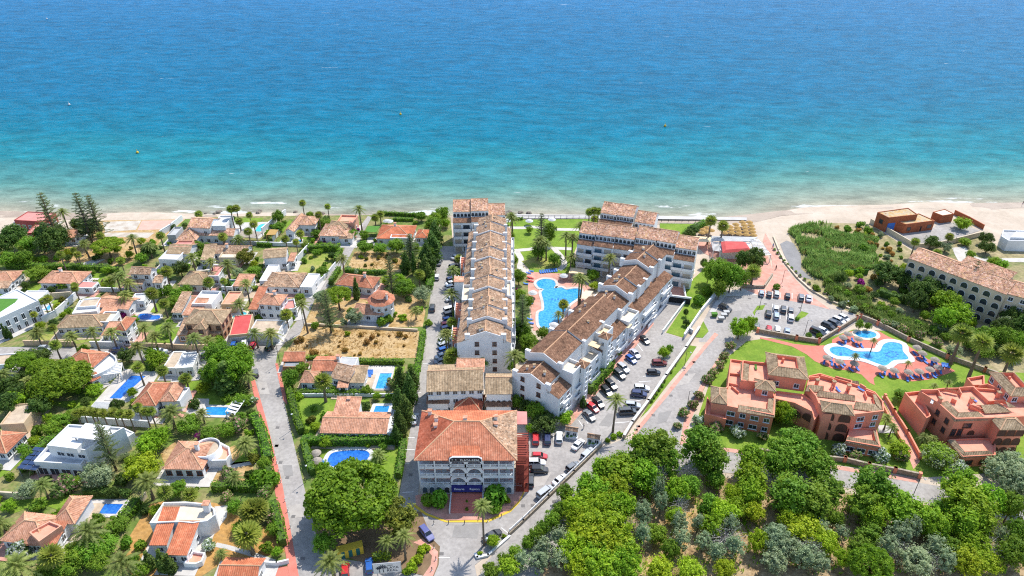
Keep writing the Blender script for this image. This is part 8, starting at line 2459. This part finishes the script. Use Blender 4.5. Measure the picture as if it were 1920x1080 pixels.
# road sign of the hotel
a, b = G(F_(1205, 1060), 2.2), G(F_(1410, 1042), 2.2)
an = math.atan2((b - a).y, (b - a).x)
mid = (a + b) / 2
sgn = thing('road_sign', 'white hotel billboard with palm emblem at the bottom edge', 'sign', Vector((mid.x, mid.y, 0)), None, mark='the hotel billboard')
Lw = (b - a).length
sb_ = Blk.world((a.x, a.y), an, Lw, .25, 2.2)
part('frame', MB().box(sb_.at(Lw / 2, .12, 2.0), (Lw + .2, .22, 3.0), an), 'grey_metal', sgn)
part('board', MB().box(sb_.at(Lw / 2, -.02, 2.1), (Lw, .06, 2.8), an), 'flat_white', sgn)
for t in (.12, .88):
    part('post', MB().box(sb_.at(Lw * t, .2, 0), (.16, .16, 2.1), an), 'grey_metal', sgn)
lettering('PLAYA', sgn, sb_.at(Lw * .66, -.07, 3.6), an, 1.0, 'lettering_dark')
lettering('REAL', sgn, sb_.at(Lw * .68, -.07, 2.75), an, 1.0, 'lettering_dark')
for px0, hz, s in ((.2, 3.75, .8), (.34, 4.1, 1.0)):
    em = MB()
    for i in range(9):
        t = i * 6.283 / 9
        c0, e0 = (0, 0), (math.cos(t) * s, math.sin(t) * s * .8)
        n0 = (-math.sin(t) * .12, math.cos(t) * .12)
        q_ = [c0, (e0[0] * .5 + n0[0], e0[1] * .5 + n0[1]), e0, (e0[0] * .5 - n0[0], e0[1] * .5 - n0[1])]
        em.add([sb_.at(Lw * px0 + x, -.07, hz + z) for x, z in q_], [(0, 1, 2, 3)])
    em.add([sb_.at(Lw * px0 + x, -.07, z) for x, z in ((-.06, hz), (.06, hz), (.2, 2.3), (.02, 2.3))], [(0, 1, 2, 3)])
    part('palm_emblem', em, 'lettering_dark', sgn)
em = MB()
for i in range(5):
    x = Lw * .62 + (i - 2) * .22
    em.add([sb_.at(x + dx, -.07, z) for dx, z in ((-.1, 4.3), (.1, 4.3), (0, 4.65))], [(0, 1, 2)])
part('crown_emblem', em, 'lettering_dark', sgn)
hedge(pts(F_, [1200, 955, 1330, 945]), 1.4, 1.6, 'leaf_lime', label='yellow-green hedge behind the hotel billboard', group=None)
# rocks in the surf
for i in range(26):
    x = RL.uniform(940, 1000) if i < 14 else RL.uniform(380, 700)
    w = G((x, RL.uniform(397, 404) if i < 14 else RL.uniform(396, 401)), -.4)
    root = link('rock', None, None, (w.x, w.y, -.5), RL.uniform(0, 6))
    s = RL.uniform(.5, 1.3)
    mb = MB().lathe([(s * 1.0, 0), (s * 1.1, .3 * s), (s * .7, .7 * s), (.02, .85 * s)], 7)
    mb.v = [(x_ * RL.uniform(.8, 1.2), y_ * RL.uniform(.6, 1.1), z_) for x_, y_, z_ in mb.v]
    link('stone', mb.mesh('stone', 'rock'), root)
    auto(root, 'dark wet rock', 'rock', 'rocks in the surf', where='in the surf behind the resort lawn' if i < 14 else 'in the shallows before the villas')
# buoys out at sea
for i, p in enumerate(((751, 215), (130, 197), (258, 287), (88, 36), (1247, 237))):
    w = G(p, -.4)
    root = link('buoy', None, None, (w.x, w.y, -.45))
    link('float', MB().lathe([(.5, 0), (.7, .4), (.5, .9), (.12, 1.1), (.12, 2.0), (.02, 2.05)], 10).mesh('float', 'yellow_paint' if i % 2 == 0 else 'flat_white'), root)
    auto(root, 'yellow buoy' if i % 2 == 0 else 'white buoy', 'buoy', 'buoys', where='floating on the open sea')
# ------------------------------------------------------------------ people, small in the view
def person(px, rz, shirt, trousers, label, stride=.16):
    w = G(px)
    root = thing('person', label, 'person', Vector((w.x, w.y, .1)), None, rz)
    me = bpy.data.meshes.new('body')
    J = [(0, 0, .95), (0, 0, 1.18), (0, 0, 1.42), (0, 0, 1.52), (0, .02, 1.66), (0, .02, 1.76), (-.19, 0, 1.40), (-.25, .03, 1.13), (-.25, .12, .90), (.19, 0, 1.40), (.25, -.02, 1.13), (.25, .06, .88), (-.10, 0, .88), (-.11, stride * .6, .49), (-.11, stride * .7, .08), (-.11, stride + .14, .04), (.10, 0, .88), (.11, -stride * .4, .49), (.11, -stride, .08), (.11, -stride + .14, .04)]
    E = [(0, 1), (1, 2), (2, 3), (3, 4), (4, 5), (2, 6), (6, 7), (7, 8), (2, 9), (9, 10), (10, 11), (0, 12), (12, 13), (13, 14), (14, 15), (0, 16), (16, 17), (17, 18), (18, 19)]
    rad = [.15, .14, .15, .06, .105, .08, .07, .05, .035, .07, .05, .035, .10, .07, .045, .04, .10, .07, .045, .04]
    me.from_pydata(J, E, [])
    o = link('body', me, root)
    md = o.modifiers.new('Skin', 'SKIN')
    for i, v in enumerate(me.skin_vertices[0].data):
        v.radius = (rad[i], rad[i] * .8)
        v.use_root = i == 0
    sbm = o.modifiers.new('Subdivision', 'SUBSURF')
    sbm.levels = sbm.render_levels = 1
    me.materials.append(mat('skin', [(.42, .24, .16)], 1, .6))
    sh = MB().lathe([(.20, .92), (.21, 1.1), (.23, 1.36), (.12, 1.47)], 10)
    sh.v = [(x, y * .72, z) for x, y, z in sh.v]
    link('shirt', sh.mesh('shirt', shirt), root)
    for s, d in ((-1, stride), (1, -stride)):
        link('trouser_leg', MB().tube([(s * .10, 0, .95), (s * .11, d * .5, .5), (s * .11, d * .85, .14)], [.125, .09, .075], 8).mesh('trouser_leg', trousers), root)
    hr = MB().lathe([(.115, 1.66), (.12, 1.74), (.09, 1.82), (.01, 1.85)], 9)
    link('hair', hr.mesh('hair', 'bark'), root)
person(H_(1417, 815), 2.2, 'flat_white', 'grey_metal', 'person in pale shirt walking in the car park')
person(J_(1578, 540), .5, 'dark', 'dark', 'person in dark clothes walking on the promenade')
person((1917, 384), 1.0, 'dark', 'navy_awning', 'person in dark clothes standing at the water edge')
person(J_(1555, 378), .2, 'blue_paint', 'navy_awning', 'person in blue shirt beside the restaurant awning')
# ------------------------------------------------------------------ labels from look and nearest landmark
ORD = ['first', 'second', 'third', 'fourth', 'fifth', 'sixth', 'seventh', 'eighth', 'ninth', 'tenth', 'eleventh', 'twelfth', 'thirteenth', 'fourteenth', 'fifteenth', 'sixteenth', 'seventeenth', 'eighteenth', 'nineteenth', 'twentieth', 'twenty-first', 'twenty-second', 'twenty-third', 'twenty-fourth', 'twenty-fifth', 'twenty-sixth', 'twenty-seventh', 'twenty-eighth', 'twenty-ninth', 'thirtieth']
ORD += ['thirty-' + w for w in ORD[:9]] + ['fortieth'] + ['forty-' + w for w in ORD[:9]]
pool_ = {}
for o, look, p, where in AUTO:
    if where is None:
        m, mp = min(MARKS, key=lambda t: (t[1][0] - p[0]) ** 2 + 2.2 * (t[1][1] - p[1]) ** 2)
        dx, dy = p[0] - mp[0], (p[1] - mp[1]) * 1.5
        rel = ('left of' if dx < 0 else 'right of') if abs(dx) > abs(dy) else ('in front of' if dy > 0 else 'behind')
        where = rel + ' ' + m
    pool_.setdefault((look + ' ' + where), []).append((p[0], o))
for base, lst in pool_.items():
    lst.sort(key=lambda t: t[0])
    n = len(lst)
    for i, (x, o) in enumerate(lst):
        if n == 1:
            t = base
        elif i == 0:
            t = base + ', leftmost'
        elif i == n - 1:
            t = base + ', rightmost'
        else:
            t = base + ', ' + ORD[min(i, len(ORD) - 1)] + ' from left'
        o['label'] = t
